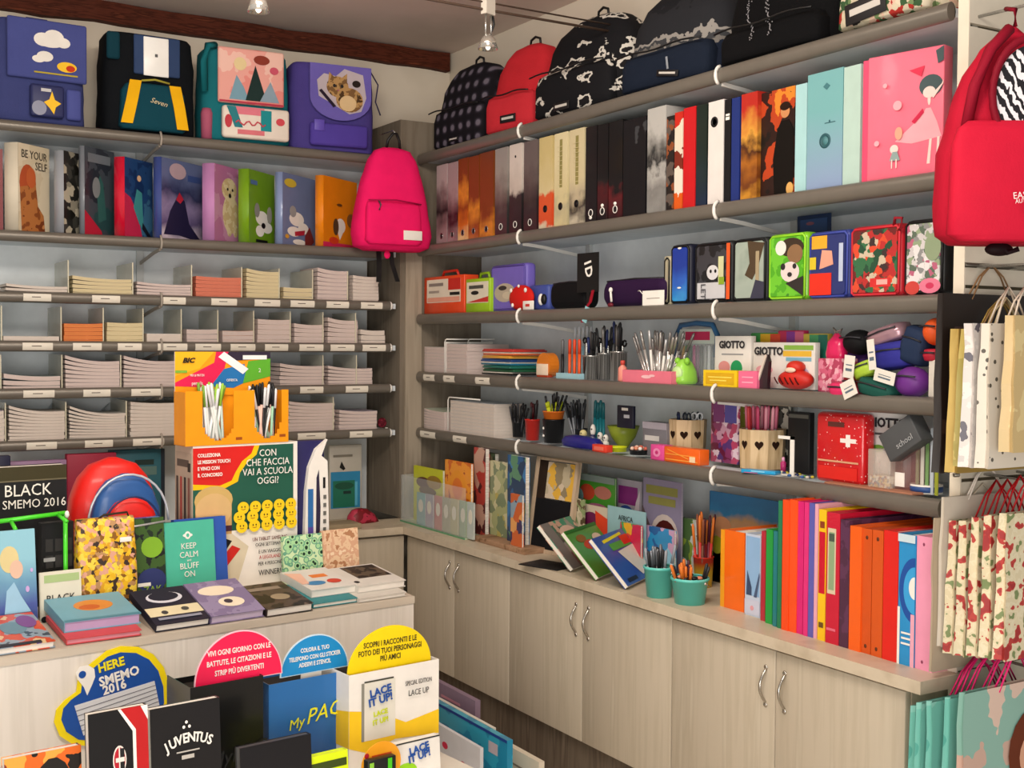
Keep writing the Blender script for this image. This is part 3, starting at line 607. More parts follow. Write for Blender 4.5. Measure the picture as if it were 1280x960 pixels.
fan(143, 156, 191, 196, 50, 'ring binder with shiny red spine and blue cover', M('dc1436', .2, coat=.7), pat('noi', ['16305c', '1f4272', '3a6a8c', '20294a'], 8, .35, coat=.3), [('p', [(0, 0), (0, .55), (.2, .5), (.45, .3), (.62, 0)], M('c2244c', .5)), ('p', [(.3, .38), (.42, .62), (.6, .58), (.66, .1), (.5, .18)], M('3f8f92', .5)), ('e', .50, .76, .07, .04, M('e0b48c', .5)), ('p', [(.62, .2), (.98, 0), (.85, 0), (.6, .12)], M('0c1222', .5))])
fan(192, 202, 254, 196, 52, 'ring binder with dark blue spine and violet mountain cover', M('3f4f92', .25, coat=.6), pat('grad', ['cfc3cf', '5a4f78', '8c7fa5', '2b3357', '5f6c94'], 10, .35, coat=.3), [('p', [(.05, .05), (.20, .35), (.42, .60), (.55, .50), (.66, .22), (.98, 0), (.4, .06)], M('1e1a3c', .5)), ('p', [(.34, .50), (.42, .60), (.52, .52), (.44, .46)], M('b52238', .5)), ('e', .38, .86, .20, .10, M('b9a0a8', .5)), ('r', .62, .76, .95, .84, M('39508a', .5))])
dog = pat('noi', ['d9c9a0', 'c9b284', 'e6dabb'], 26, .8)
fan(253, 268, 301, 204, 48, 'ring binder with glossy pink spine and a cream puppy on the cover', M('c98ac0', .2, coat=.8), pat('noi', ['b56f9c', 'c48aae', 'a9608c'], 7, .35, coat=.3), [('e', .55, .70, .28, .15, dog), ('e', .60, .38, .30, .26, dog), ('e', .55, .18, .10, .10, dog), ('e', .78, .18, .10, .10, dog), ('e', .48, .70, .03, .02, BLACK), ('e', .66, .70, .03, .02, BLACK), ('e', .56, .62, .05, .03, BLACK)])
fan(298, 311, 343, 211, 48, 'ring binder with lime green spine and white petal shapes on the cover', M('7aa81a', .2, coat=.8), M('6f9c18', .35, coat=.3), [('e', .50, .36, .24, .10, WHITE), ('e', .70, .24, .20, .08, WHITE), ('e', .42, .18, .16, .08, WHITE), ('e', .55, .26, .08, .04, BLACK), ('e', .30, .46, .10, .10, M('8d8d86')), ('e', .78, .42, .10, .12, M('a6a398')), ('r', .05, .80, .30, .86, M('4f6f9c')), ('r', .25, .02, .7, .06, BLACK)])
fan(344, 353, 394, 215, 52, 'ring binder with grey blue cover, white petals and a yellow patch', M('8a9ac4', .25, coat=.6), M('6f7fa8', .35, coat=.3), [('e', .42, .38, .22, .10, WHITE), ('e', .62, .26, .16, .08, WHITE), ('e', .34, .20, .20, .07, WHITE), ('e', .5, .06, .2, .04, WHITE), ('e', .30, .48, .10, .08, M('9a9c9c')), ('e', .22, .87, .18, .06, M('cfb93a')), ('p', [(.35, .20), (.66, .24), (.64, .17), (.36, .14)], M('b5233a')), ('p', [(.66, .16), (.8, .3), (.95, .1), (.8, .0), (.66, .0)], M('7c2a2a')), ('e', .12, .12, .06, .03, M('d8a03a'))])
P, W, H = sL(z, 379, 397, 229, 4.97)
t = thing('ring_binder', 'small red binder standing half hidden behind the grey blue and the orange ones', 'binder', P, 0, GL)
B().box(0, W, 0, .05, 0, H).build('cover', M('c81c28', .4), t); art(t, 'label_window', W, H, [('r', .45, .45, .85, .75, BLACK), ('r', .52, .49, .78, .71, M('d8d8d0'))], (0, -.0005, 0))
fan(394, 404, 458, 219, 55, 'ring binder with glossy orange cover, white heart and pink foot', M('f08a10', .2, coat=.8), M('f08c12', .25, coat=.6), [('p', [(.0, .0), (.0, .07), (1, .07), (1, 0)], M('d92a5c')), ('e', .50, .32, .14, .11, WHITE), ('p', [(.37, .29), (.48, .12), (.63, .30)], WHITE), ('e', .36, .30, .08, .12, M('5a4028')), ('e', .30, .10, .14, .05, M('d8401c')), ('e', .8, .42, .12, .10, M('8c5a28')), ('e', .46, .62, .08, .02, M('6a4018'))])
P, W, H = sL(z, -6, 4, 186, 4.78)
t = thing('ring_binder', 'dark red binder cut off by the left edge of the picture', 'binder', P, 0, GL)
B().box(0, W, 0, .003, 0, H).build('spine', M('7a1c24', .4), t); B().box(0, W, .003, .24, 0, H-.002).build('cover', pat('noi', ['7a1c24', '5c1820', '9a3438'], 14, .5), t)

# pink backpack on the corner post
P0 = V(2.10, 4.56, 0); tx = lambda px: 2.1+ipx(V(2.1, 4.56, 1.9), V(1, 0, 0), px)
x0, x1 = tx(448), tx(544); Wp = x1-x0
zz = lambda py: ipy(V((x0+x1)/2, 4.56, 0), V(0, 0, 1), py)
zb, zt_ = zz(313), zz(183); Hh = zt_-zb
t = thing('backpack', 'bright pink backpack hanging by its loop on the corner panel', 'backpack', (x0, 4.545, zb), 0)
pink = M('f01c66', 0.8, bump=.12)
mesh_loft(B(), Wp, .15, Hh, [(0, .36, .30), (.04, .47, .44), (.15, .5, .5), (.45, .45, .47), (.7, .37, .42), (.88, .29, .34), (.97, .22, .25), (1, .12, .12)], 3.2, 0, .005, 31).build('body', pink, t)
mesh_loft(B(), Wp*.72, .05, Hh*.40, [(0, .44, .4), (.08, .5, .5), (.85, .48, .48), (1, .46, .25)], 4, 0, .003, 33, cx=Wp*.44, cy=.012, z0=.022).build('front_pocket', pink, t)
B().tube([(Wp*.10, -.006, Hh*.46), (Wp*.44, -.014, Hh*.475), (Wp*.78, -.006, Hh*.45)], .003).build('zipper', M('a80f45', .6), t)
B().tube([(Wp*.23, -.006, Hh*.46), (Wp*.24, -.018, Hh*.42), (Wp*.22, -.018, Hh*.37)], .004).build('zip_pull', M('6a5560', .4), t)
B().rbox(Wp*.54, Wp*.78, -.016, -.012, Hh*.10, Hh*.19, .001).build('white_label', WHITE, t)
hk = (Wp*.50)
B().tube([(hk-.032, .06, Hh*.98), (hk-.026, .055, Hh+.03), (hk-.006, .05, Hh+.058), (hk+.010, .05, Hh+.058), (hk+.026, .055, Hh+.03), (hk+.032, .06, Hh*.98)], .006).build('top_handle', BLACK, t)
B().ribbon([(Wp*.38, .11, .02), (Wp*.39, .11, -.06), (Wp*.37, .10, -.13)], .022, .003).build('strap', BLACK, t)
B().ribbon([(Wp*.54, .11, .02), (Wp*.56, .11, -.05), (Wp*.62, .10, -.125)], .020, .003).build('strap', BLACK, t)
B().ell((Wp*.44, .07, -.015), .014, .008, .018).build('strap_tab', pink, t)
B().tube([(hk, .045, Hh+.062), (hk, .06, Hh+.072), (hk, 4.70-4.545+.02, Hh+.072)], .003).build('hook', STEEL, t)
# ================================================================== stacks of exercise books in the pigeonholes
def sheetbook(name, W, D, T, curl, curr, mats, seed):
    K = 10; vs = []; rr = random.Random(seed); ox = rr.uniform(-.002, .002)
    def zc(u): return curl*(1-u)**2.6 + curr*u**4
    for k in range(K+1):
        u = k/K; x = W*u+ox; z_ = zc(u)
        vs += [(x, 0, z_), (x, 0, z_+T*.95), (x, 0, z_+T), (x, D, z_), (x, D, z_+T)]
    b = B()
    fs = []; mi = []
    for k in range(K):
        a = k*5; c = a+5
        for f, m in (((a, c, c+1, a+1), 0), ((a+1, c+1, c+2, a+2), 1), ((a+2, c+2, c+4, a+4), 1), ((a+4, c+4, c+3, a+3), 0), ((a+3, c+3, c, a), 0)):
            fs.append(f); mi.append(m)
    fs += [(0, 1, 2, 4, 3), (K*5+3, K*5+4, K*5+2, K*5+1, K*5)]; mi += [0, 0]
    b.v = vs; b.f = [list(f) for f in fs]; b.mi = mi; b.sm = [False]*len(fs)
    return b.build(name, mats)
pageW = pat('noi', ['b9aca0', 'd9cdc2', 'cbbfb4'], 40, .8, st=(.5, .5, 14), interp='LINEAR')
pageP = pat('noi', ['b5a29c', 'd3c2bb', 'c9b7b0'], 40, .8, st=(.5, .5, 14), interp='LINEAR')
ordn = ['first', 'second', 'third', 'fourth', 'fifth', 'sixth', 'seventh', 'eighth', 'ninth', 'tenth']
covs = ['b9c0c0', 'c9c4c0', 'a3abb0', 'cfc0b8', 'c4cbb8', 'c9bcc4', 'd6d0c8']
def stack(si, k, pa, pb, top, n, page, cov, curl, side='left', desc='pale', y=4.742, D=.20, base=None, curr=0.0):
    zb = (ZL if side == 'left' else ZR)[si]-.0118
    if side == 'left': P, W, H = sL(zb, pa, pb, top, y)
    else: P, W, H = sR(zb, pa, pb, top, y)
    W -= .004; H = max(H-curl*.35, .012)
    n = max(1, min(n if n < 2 else int(n*1.5+.5), 10, int(H/.0055))); T = H/n
    lab0 = (desc, ordn[k], {2: 'third', 3: 'fourth', 4: 'fifth', 5: 'lowest'}[si] if side == 'left' else {3: 'fourth', 4: 'lowest'}[si], side)
    for q in range(n):
        c = cov if cov else covs[(q*3+k+si) % len(covs)]
        o = sheetbook('exercise_book', W, D, T*.985, 1.35*curl*(q/n)**1.5, curr*(q/n), [page, M(c, .6)], q+k*17+si*101)
        o.location = (P.x, P.y, zb+.0008+q*T)
        if side == 'right': o.rotation_euler = (0, 0, math.radians(-90))
        pz = 'only one' if n == 1 else 'topmost' if q == n-1 else 'bottom one' if q == 0 else '%s from bottom' % ordn[q]
        lab = '%s exercise book, %s in %s stack from left, %s %s shelf' % ((lab0[0], pz)+lab0[1:])
        tag(o, lab, 'exercise book', 'exercise books in the %s %s stack of the %s shelf' % (side, ordn[k], ordn[si]))
salm = pat('noi', ['b5513c', 'd98068', 'c66a52'], 40, .8, st=(.5, .5, 14), interp='LINEAR')
oran = M('d9824a', .7); crm = pat('noi', ['c9b78c', 'd9caa2'], 40, .8, st=(.5, .5, 14), interp='LINEAR')
S3 = [(8, 86, 357, 2, pageW, 'a59c90', .012), (91, 166, 348, 3, crm, 'c9c0b0', .012), (171, 240, 355, 3, pageP, '8d8794', .010), (245, 304, 347, 4, salm, 'd0826e', .004), (308, 350, 339, 5, crm, 'd9cbb0', .012), (354, 392, 360, 2, crm, None, .004), (397, 436, 338, 5, pageP, 'a79aa6', .012), (441, 474, 346, 5, pageW, 'c3b0ae', .006)]
S4 = [(5, 76, 419, 1, pageW, '9a9a92', .010), (80, 130, 405, 3, oran, 'c65038', .001), (134, 181, 404, 3, crm, 'cfb88a', .003), (184, 228, 417, 1, pageW, None, .002), (234, 274, 412, 2, pageP, '8c8c90', .001), (278, 319, 414, 2, pageP, 'd9a48c', .001), (322, 364, 400, 3, pageP, 'e0c8bb', .004), (368, 406, 406, 3, pageP, 'd6c3b6', .008), (410, 448, 400, 4, pageP, 'cbbcae', .014), (451, 482, 413, 2, pageW, 'c9c0b8', .008)]
S5 = [(5, 77, 469, 2, pageP, '7f8a88', .018), (82, 151, 450, 5, pageP, 'b5a9ac', .024), (155, 221, 450, 5, pageP, 'b8a8ac', .022), (224, 300, 446, 5, pageP, None, .006), (350, 406, 457, 4, pageP, 'b3a8a8', .014), (410, 466, 460, 4, pageP, 'b0a4a6', .014)]
S6 = [(-6, 7, 514, 5, pageW, None, .004), (11, 82, 513, 7, pageW, 'd6cbc0', .024), (87, 158, 515, 7, pageW, None, .030), (163, 228, 504, 8, pageW, 'ddd2c4', .008), (232, 300, 508, 5, pageW, None, .008), (361, 419, 504, 6, pageP, 'd9cfc0', .012), (424, 472, 514, 4, pageP, 'b4aab4', .010)]
for si, S in ((2, S3), (3, S4), (4, S5), (5, S6)):
    for k, (pa, pb, top, n, pg, cv, cu) in enumerate(S):
        d = {('oran'): 'orange'}.get('oran' if pg is oran else '', 'salmon pink' if pg is salm else 'cream' if pg is crm else 'pale')
        stack(si, k, pa, pb, top, n, pg, cv, cu, desc=d, curr=.004)
# loose single sheets curling at the back of the lowest row
for k, (a, c, top) in enumerate([(40, 70, 500), (100, 140, 503)]):
    P, W, H = sL(ZL[5], a, c, top, 4.95)
    o = B().add([(0, 0, 0), (W, .02, H), (W, .08, H*.9), (0, .08, -.01)], [(0, 1, 2, 3)]).box(0, .001, 0, .001, 0, .001).build('paper_sheet', M('c9d2d6', .6)); o.location = P
    tag(o, 'pale blue sheet curling up behind the %s stack of the lowest left shelf' % ('second' if k == 0 else 'third'), 'paper')
P, W, H = sL(ZL[5], 474, 489, 519, 4.74)
t = thing('yarn_ball', 'small dark red patterned ball at the end of the lowest left shelf', 'ball', P)
B().ell((W*.4, .02, .02), .02, .018, .022).build('ball_body', pat('noi', ['5a1824', '8c2c3c', '30121a'], 60, .8), t)
B().box(W*.5, W*.5+.012, -.002, -.001, -.03, .0).build('hanging_tag', WHITE, t)

# ================================================================== third right shelf: boxes and pencil cases
z = ZR[2]; GC = 'square pencil cases on the third right shelf'
def carton(P, W, H, D, label, deg, mat, prints=(), name='box', cat='box', r=.002, group=None, handle=None, texts=()):
    t = thing(name, label, cat, P, deg, group)
    bd = B().rbox(0, W, 0, D, 0, H, r).build('carton', mat, t)
    if prints: art(t, 'front_print', W, H, prints, (0, -.0005, 0))
    if handle: B().tube([(W*.3, D/2, H), (W*.34, D/2, H+.022), (W*.66, D/2, H+.022), (W*.7, D/2, H)], .006).build('handle', handle, t)
    for s_, sz, u, v, m in texts: text(t, s_, sz, (W*u, -.0035, H*v), m, bold=.0012 if s_ == 'GIOTTO' else 0)
    return t
P, W, H = sR(z, 530, 580, 345, 2.41)
carton(P, W, H, .07, 'orange red carton case with white label at the corner end of the third shelf', -90, M('e2481c', .4, coat=.2), [('r', .08, .30, .92, .92, M('e8dcc8')), ('r', .62, .62, .92, .92, M('c9281c')), ('r', .66, .48, .9, .56, BLACK), ('r', .1, .32, .9, .44, M('e8a088')), ('r', .14, .74, .5, .82, M('8a7f78')), ('r', .14, .56, .4, .62, M('a89a90'))], 'carton_case', 'case', .004, handle=M('c92c1c', .4))
P, W, H = sR(z, 582, 612, 348, 2.41)
carton(P, W, H, .07, 'lime green carton case with white label, right of the orange red one', -90, M('9ac41c', .4, coat=.2), [('r', .05, .28, .95, .90, M('e3dcc6')), ('p', [(.05, .30), (.95, .46), (.95, .30)], M('c9342c')), ('r', .15, .7, .75, .8, M('4a4a44')), ('e', .4, .58, .16, .06, BLACK)], 'carton_case', 'case', .004, handle=M('8ab41c', .4))
def softcase(P, W, H, D, label, deg, body, front, shapes=(), edge=None, name='pencil_case', cat='pencil case', group=GC, rx=0, r=.015, zip_=BLACK, texts=(), thick=None):
    t = thing(name, label, cat, P, deg, group, rx=rx)
    B().rbox(0, W, 0, D, 0, H, r, 0, 3).build('body', body, t)
    pts = [(W*.10, 0), (W*.90, 0)]
    q = .012
    f = B().prism([(q+.006, q), (W-q-.006, q), (W-q, q+.006), (W-q, H-q-.006), (W-q-.006, H-q), (q+.006, H-q), (q, H-q-.006), (q, q+.006)], -.003, .004).build('front_panel', front, t)
    if shapes: art(f, 'front_print', W, H, shapes, (0, -.0034, 0))
    path = [(q*.6, .0, q), (q*.6, .0, H-q*1.3), (q*1.3, 0, H-q*.6), (W-q*1.3, 0, H-q*.6), (W-q*.6, 0, H-q*1.3), (W-q*.6, 0, q), (W-q*1.3, 0, q*.6), (q*1.3, 0, q*.6)]
    B().tube(path, .0035, 0, 6, closed=True).build('zipper', edge or zip_, t)
    for s_, sz, u, v, m, ry in texts:
        o = text(f, s_, sz, (W*u, -.007, H*v), m); o.rotation_euler = (math.radians(90), math.radians(ry), 0)
    return t
P, W, H = sR(z, 614, 657, 330, 2.43)
softcase(P, W, H, .05, 'purple hard pencil case with a pale oval picture, beside the green carton', -90, M('6f5fb8', .45), M('7363be', .4), [('e', .42, .40, .30, .20, M('b9ac98')), ('e', .36, .50, .12, .05, M('3a3030')), ('e', .5, .34, .14, .08, M('cdbfa6'))], edge=M('5a4aa0'))
# round red purse with white patches
P, W, H = sR(z, 633, 663, 356, 2.395)
t = thing('coin_purse', 'round red purse with white cross patches in front of the purple case', 'purse', P, -90)
B().ell((W/2, .015, H/2), W/2, .018, H/2).build('body', M('d0221c', .6), t)
for u, v, r in ((.18, .80, .008), (.78, .78, .009), (.25, .22, .008), (.5, .95, .006)): B().ell((W*u, .001, H*v), r, .004, r).build('white_patch', WHITE, t)
B().rbox(W*.72, W*1.15, -.004, 0, H*.02, H*.36, .002).box(W*.84, W*1.0, -.005, -.0035, H*.14, H*.24, 1).build('hanging_tag', [WHITE, M('c9342c')], t)
P, W, H = sR(z, 660, 685, 356, 2.43)
t = thing('pencil_case', 'small blue pencil case with a black and white end, beside the red purse', 'pencil case', P, -90)
B().rbox(0, W, 0, .06, 0, H, .012).build('body', M('3f4f9a', .5), t)
B().ell((W*.70, -.004, H*.42), .014, .01, .022).build('white_emblem', WHITE, t); B().ell((W*.86, -.006, H*.42), .014, .01, .020).build('black_emblem', BLACK, t)
def longcase(pa, pb, top, label, mat, x=2.41):
    P, W, H = sR(z, pa, pb, top, x)
    t = thing('pencil_case', label, 'pencil case', P, -90)
    B().loft([(W*a, H*.5*h, .035*h, 0, 0) for a, h in ((0, .25), (.02, .6), (.08, .92), (.2, 1), (.8, 1), (.94, .95), (.99, .7), (1, .35))], 2.8, 20, 0, .0015, 3).build('body', mat, t, (0, .036, H*.5)).rotation_euler = (0, math.radians(90), 0)
    B().tube([(W*.06, .018, H*.93), (W*.5, .016, H*.97), (W*.94, .018, H*.93)], .003).build('zipper', M('1c1a1e', .4), t)
    return t
longcase(684, 731, 351, 'rounded black soft pencil case, left of the hanging black tag', M('121214', .7))
longcase(749, 829, 347, 'long dark purple pencil case lying on the third right shelf', M('2c1638', .7))
P, W, H = sR(z+.0, 721, 748, 316, 2.395, -86)
t = thing('hanging_tag', 'black tag with white 1D logo sticking up among the long cases', 'tag', P+V(0, 0, 0), -86)
B().box(0, W, 0, .0015, .055, H).box(W*.45, W*.6, 0, .0012, 0, .055).build('card', BLACK, t)
text(t, '1D', .052, (W*.52, -.001, H*.72), WHITE, bold=.0012).rotation_euler = (math.radians(90), math.radians(78), 0)
t = thing('lanyard', 'red lanyard with a light blue tag hanging over the shelf edge', 'lanyard', P+V(-.012, -.01, 0), -86)
B().ribbon([(W*.8, .0, .060), (W*.75, -.006, .02), (W*.55, -.008, -.002), (W*.4, -.008, -.05)], .014, .002).build('ribbon', M('8f1626', .6), t)
B().box(0, .024, -.001, .001, 0, .055).build('blue_tag', M('8fc4cc', .5), t, (W*.42, -.0105, -.045)).rotation_euler = (0, math.radians(20), 0)
P, W, H = sR(z, 803, 830, 363, 2.385)
t = thing('price_card', 'white price card leaning on the dark purple case', 'card', P, -90, rx=0)
B().box(0, W, 0, .001, 0, H).box(W*.2, W*.8, -.0004, 0, H*.45, H*.5, 1).build('card', [WHITE, M('8a857c')], t); B().tube([(0, 0, H*.8), (-.02, .004, H*1.05), (-.035, .008, H*1.02)], .0012).build('string', WHITE, t)
P, W, H = sR(z, 756, 768, 357, 2.39)
t = thing('keyring', 'small white and dark red figure keyring in front of the dark purple case', 'keyring', P, -90)
B().ell((W*.5, .004, H*.8), .008, .006, .009).tube([(W*.5, .004, H*.7), (W*.6, .004, H*.25)], .004).build('white_head', WHITE, t); B().ell((W*.5, .004, H*.1), .014, .008, .008).build('red_foot', M('6a1626', .5), t)
comic = lambda *c, s=60, o=0: pat('vor', list(c), s, .25, coat=.5, off=o)
P, W, H = sR(z, 829, 838, 320, 2.43); softcase(P, W, H, .12, 'beige ended pencil case standing edge on, behind the blue one', -90, M('b8b094', .5), M('a8a088', .5), r=.006)
P, W, H = sR(z, 838, 862, 305, 2.415)
softcase(P, W, H, .12, 'shiny blue pencil case with black edges seen end on', -90, M('14162a', .5), pat('grad', ['3a9ad8', '2a5fc0', '1c3a9a'], 20, .3, coat=.5), [('e', .5, .93, .1, .015, WHITE), ('e', .5, .28, .1, .015, WHITE)])
P, W, H = sR(z, 868, 914, 302, 2.41)
softcase(P, W, H, .05, 'black and white photo pencil case with an orange edge', -90, M('17171a', .5), pat('noi', ['17171b', '3a3a40', '8a8a90'], 20, .3, coat=.3), [('r', .1, .08, .85, .34, M('c9c9cc')), ('e', .52, .50, .16, .12, M('d8d8da')), ('e', .47, .52, .03, .03, BLACK), ('e', .60, .52, .03, .03, BLACK), ('r', .68, .30, .82, .75, M('cfd0a0')), ('r', .70, .30, .84, .42, M('8aa82c')), ('r', .90, .06, .99, .95, M('e85a24'))], texts=[('LET', .03, .28, .20, M('4a4a50'), 90)])
P, W, H = sR(z, 916, 958, 297, 2.405)
softcase(P, W, H, .05, 'grey green pencil case with a blurred brown animal picture', -90, M('1a1c1c', .5), pat('noi', ['8a9a92', 'a3b0a4', '7c8c80'], 9, .3, coat=.4, interp='LINEAR'), [('p', [(.45, .95), (.52, .60), (.38, .42), (.60, .34), (.75, .5), (.95, .9)], M('4f3f2c', .5)), ('r', .70, .22, .80, .78, M('a89878')), ('p', [(.55, .05), (.70, .34), (.95, .3), (.95, .05)], M('3a3a4c'))])
P, W, H = sR(z, 960, 1008, 291, 2.40)
softcase(P, W, H, .055, 'bright green pencil case with a panda cub picture', -90, M('7cc41c', .35, coat=.4), pat('noi', ['4fa81c', '6cc42c', '3c8a24'], 20, .3, coat=.4), [('e', .62, .78, .32, .14, M('3a2c20')), ('e', .35, .78, .14, .11, M('e6e2da')), ('e', .72, .68, .2, .14, M('8a6848')), ('e', .60, .42, .24, .15, M('e2d4d0')), ('e', .42, .50, .06, .05, M('2b2626')), ('e', .72, .50, .05, .04, M('2b2626')), ('e', .60, .38, .06, .035, M('2b2626')), ('p', [(.5, .25), (.95, .35), (.95, .06)], M('2f2a28'))], edge=M('94d82c'))
P, W, H = sR(z, 1010, 1061, 288, 2.405)
softcase(P, W, H, .055, 'navy pencil case with bold yellow, pink and red patches', -90, M('2c3a86', .4), M('24306e', .35, coat=.4), [('r', .10, .74, .48, .93, M('e6a82c')), ('p', [(.30, .44), (.36, .72), (.60, .70), (.64, .50)], M('e0a088')), ('r', .06, .06, .60, .38, M('e0301c')), ('r', .06, .44, .22, .62, M('d8c02c')), ('r', .78, .25, .88, .8, M('b9c4dc'))], edge=M('3c4aa0'))
P, W, H = sR(z, 995, 1037, 268, 2.56)
carton(P, W, H, .004, 'dark blue card showing above the panda and navy pencil cases', -90, M('16284a', .4), [('r', .1, .80, .9, .95, M('22406e')), ('e', .4, .9, .12, .02, M('7a4a5a'))], 'card', 'card')
P, W, H = sR(z, 1062, 1126, 281, 2.40)
t = softcase(P, W, H, .055, 'red edged pencil case covered in busy red and green comic pattern', -90, M('c0202c', .4), comic('6a1c1c', '2f6a44', 'c9b9a0', 'b52a2a', '1f4a34', 'd84a2c', '3a2a2a', s=55), [('r', .42, .14, .82, .26, M('d03030')), ('r', .55, .17, .76, .24, M('e8a8a0'))], edge=M('d02c38'))
B().tube([(W*.85, 0, H*.97), (W*.92, -.01, H*1.06), (W*1.05, -.01, H*1.05), (W*1.04, -.01, H*.92), (W*.95, 0, H*.9)], .004).build('wrist_strap', M('9a2430', .6), t)
P, W, H = sR(z, 1129, 1180, 273, 2.395)
softcase(P, W, H, .06, 'black edged pencil case with silver, pink and green glitter pattern', -90, M('141416', .4), comic('c9c4c4', '8a8a8a', 'e0dcdc', 'b5607a', '5a6a5a', 'cfcaca', '8fa080', s=70, o=.3), [('e', .25, .10, .18, .09, M('c9443c')), ('e', .68, .12, .26, .10, M('e07a94')), ('e', .68, .12, .10, .04, M('c9365c')), ('e', .74, .62, .2, .18, M('8c9c7c'))])

# ================================================================== pens, cups and helpers for the lower shelves
def pen(P, top, r, mats, label, cat, group, name='pen', tip=True):
    P, top = Vector(P), Vector(top); d = top-P; L = d.length
    b = B().lathe([(0, 0), (r*.35, L*.02), (r, L*.10), (r, L*.62)], n=7).lathe([(r*1.05, L*.62), (r*1.05, L*.96), (r*.5, L), (0, L)], n=7, m=1)
    o = b.build(name, mats); o.location = P; o.rotation_mode = 'QUATERNION'; o.rotation_quaternion = Vector((0, 0, 1)).rotation_difference(d.normalized())
    return tag(o, label, cat, group)
def bunch(C0, R, zb, n, L, mats, label, cat='pen', name='pen', group=None, spread=.5, r=.0042, seed=1, dx=None, lift=.004):
    rr = random.Random(seed); group = group or (label+' group')[:60]
    for k in range(n):
        a = rr.uniform(0, 6.283); q = R*math.sqrt(rr.uniform(0, 1)); l = L*rr.uniform(.88, 1.08)
        x, y = (q*math.cos(a), q*math.sin(a)) if dx is None else (rr.uniform(-dx[0], dx[0]), rr.uniform(-dx[1], dx[1]))
        tx_, ty_ = x*(1+spread)+rr.gauss(0, .006), y*(1+spread)+rr.gauss(0, .006)
        m = mats[k % len(mats)]
        pen((C0[0]+x*.7, C0[1]+y*.7, zb+lift), (C0[0]+tx_, C0[1]+ty_, zb+lift+l), r, m if isinstance(m, (list, tuple)) else [m, m], label, cat, group, name)
def spotR(z, pa, pb, top, x=2.43):
    P, W, H = sR(z, pa, pb, top, x); s_ = P.x/math.hypot(P.x, P.y-W/2); Wt = W*s_
    P, W, H = sR(z, pa, pb, top, x+Wt/2); return V(P.x, P.y-W/2, z), Wt, H
def cup(C0, r, h, label, mat, name='pen_cup', cat='cup', taper=.85, rim=None, group=None):
    t = thing(name, label, cat, C0, 0, group)
    B().lathe([(r*taper, 0), (r, h), (r*1.04, h), (r*1.04, h-.003), (r*.94, h-.004), (r*taper*.94, .004), (0, .004)], n=24).build('cup_body', mat, t)
    if rim: B().tube([(r*math.cos(a*.4189), r*math.sin(a*.4189), h) for a in range(15)], .003, 0, 6, closed=True).build('rim', rim, t)
    return t
def tray(P, W, H, D, label, deg, mat, name='tray', cat='tray', inner=None, prints=()):
    t = thing(name, label, cat, P, deg)
    e = .002
    B().box(0, W, 0, D, 0, e).box(0, W, 0, e, e, H).box(0, W, D-e, D, e, H).box(0, e, e, D-e, e, H).box(W-e, W, e, D-e, e, H).build('tray_body', mat, t)
    if prints: art(t, 'front_print', W, H, prints, (0, -.0004, 0))
    return t
sil = [M('c9c6c2', .25, .7), M('8f8c8a', .3, .6)]; blkp = [M('131315', .35), M('2a2a2c', .35)]

# ---- fourth right shelf
z = ZR[3]
for k, (a, c, top) in enumerate([(528, 556, 434), (558, 584, 430)]): stack(3, k, a, c, top, 6, pageP, None, .003, 'right', 'pale', 2.42, .2)
for k, (a, c) in enumerate([(556, 588), (585, 610)]):
    P, W, H = sR(z, a, c, 424, 2.50 if k else 2.415)
    t = thing('book_rest', 'white plastic book divider on the fourth right shelf, %s' % ('left one' if k == 0 else 'beside the coloured folders'), 'divider', P, -90)
    B().tube([(0, 0, 0), (0, 0, H-.012), (.006, 0, H-.002), (.014, 0, H), (.05, .1, H)], .003).box(-.001, .001, 0, .12, 0, H*.92).build('frame', WHITE, t)
cols = ['101214', '1f5a3c', '1c6a5c', '22708f', '2b4f8c', 'd9a03c', 'd86a3c', 'c23a34']
names_ = ['black', 'dark green', 'green', 'teal', 'blue', 'yellow', 'orange', 'red']
P, W, H = sR(z, 602, 640, 436, 2.42)
for k, (c, nm) in enumerate(zip(cols, names_)):
    t = thing('folder', '%s plastic folder in the pile of coloured folders on the fourth shelf' % nm, 'folder', P+V(0, -.01*math.sin(k*1.3), .001+k*H/8), -90+2*math.sin(k*2.1), 'coloured folders lying in a pile')
    B().rbox(0, W*(.99-.02*(k % 3)), 0, .16, 0, H/8*.55, .002).build('cover', M(c, .3, coat=.4), t)
    B().box(.004, W*.93, .004, .155, H/8*.56, H/8*.85).build('paper_block', PAPER if k % 3 == 0 else M(c, .5), t)
C0, W, H = spotR(z, 671, 699, 441, 2.405)
W *= 1.35
t = thing('tape_dispenser', 'orange tape dispenser with a white label on the fourth shelf', 'tape dispenser', C0, 0)
b = B(); pts = ellpts(0, H*.5, W*.42, H*.5, 22)
b.prism(pts, -.02, .02).build('disc_body', M('d97a1c', .4, coat=.3), t).rotation_euler = (0, 0, math.radians(-90))
B().rbox(-.023, -.020, -W*.30, W*.40, .008, H*.55, .001).build('label', M('efd9c0', .5), t)
B().rbox(-.022, -.0, -W*.30, W*.4, .0, .008, .002).build('foot', M('b5401c', .4), t)
C0, W, H = spotR(z, 700, 706, 424)
pen(C0, C0+V(0, 0, H), .006, [M('1a1a1c', .4), M('6a6a6c', .3)], 'tall black marker standing beside the orange tape dispenser', 'marker', None, 'marker')
P, W, H = sR(z, 695, 724, 462, 2.40)
tray(P, W, .02, .05, 'pale blue dish holding orange markers', -90, M('9fc9d4', .3))
for k in range(3):
    C1, w_, h_ = spotR(z, 709+6*k, 715+6*k, 424, 2.415); pen(C1+V(0, 0, .003), C1+V(0, 0, h_), .0058, [M('e0561c', .4), M('d8441c', .4)], 'orange marker standing in the pale blue dish', 'marker', 'orange markers in the dish', 'marker')
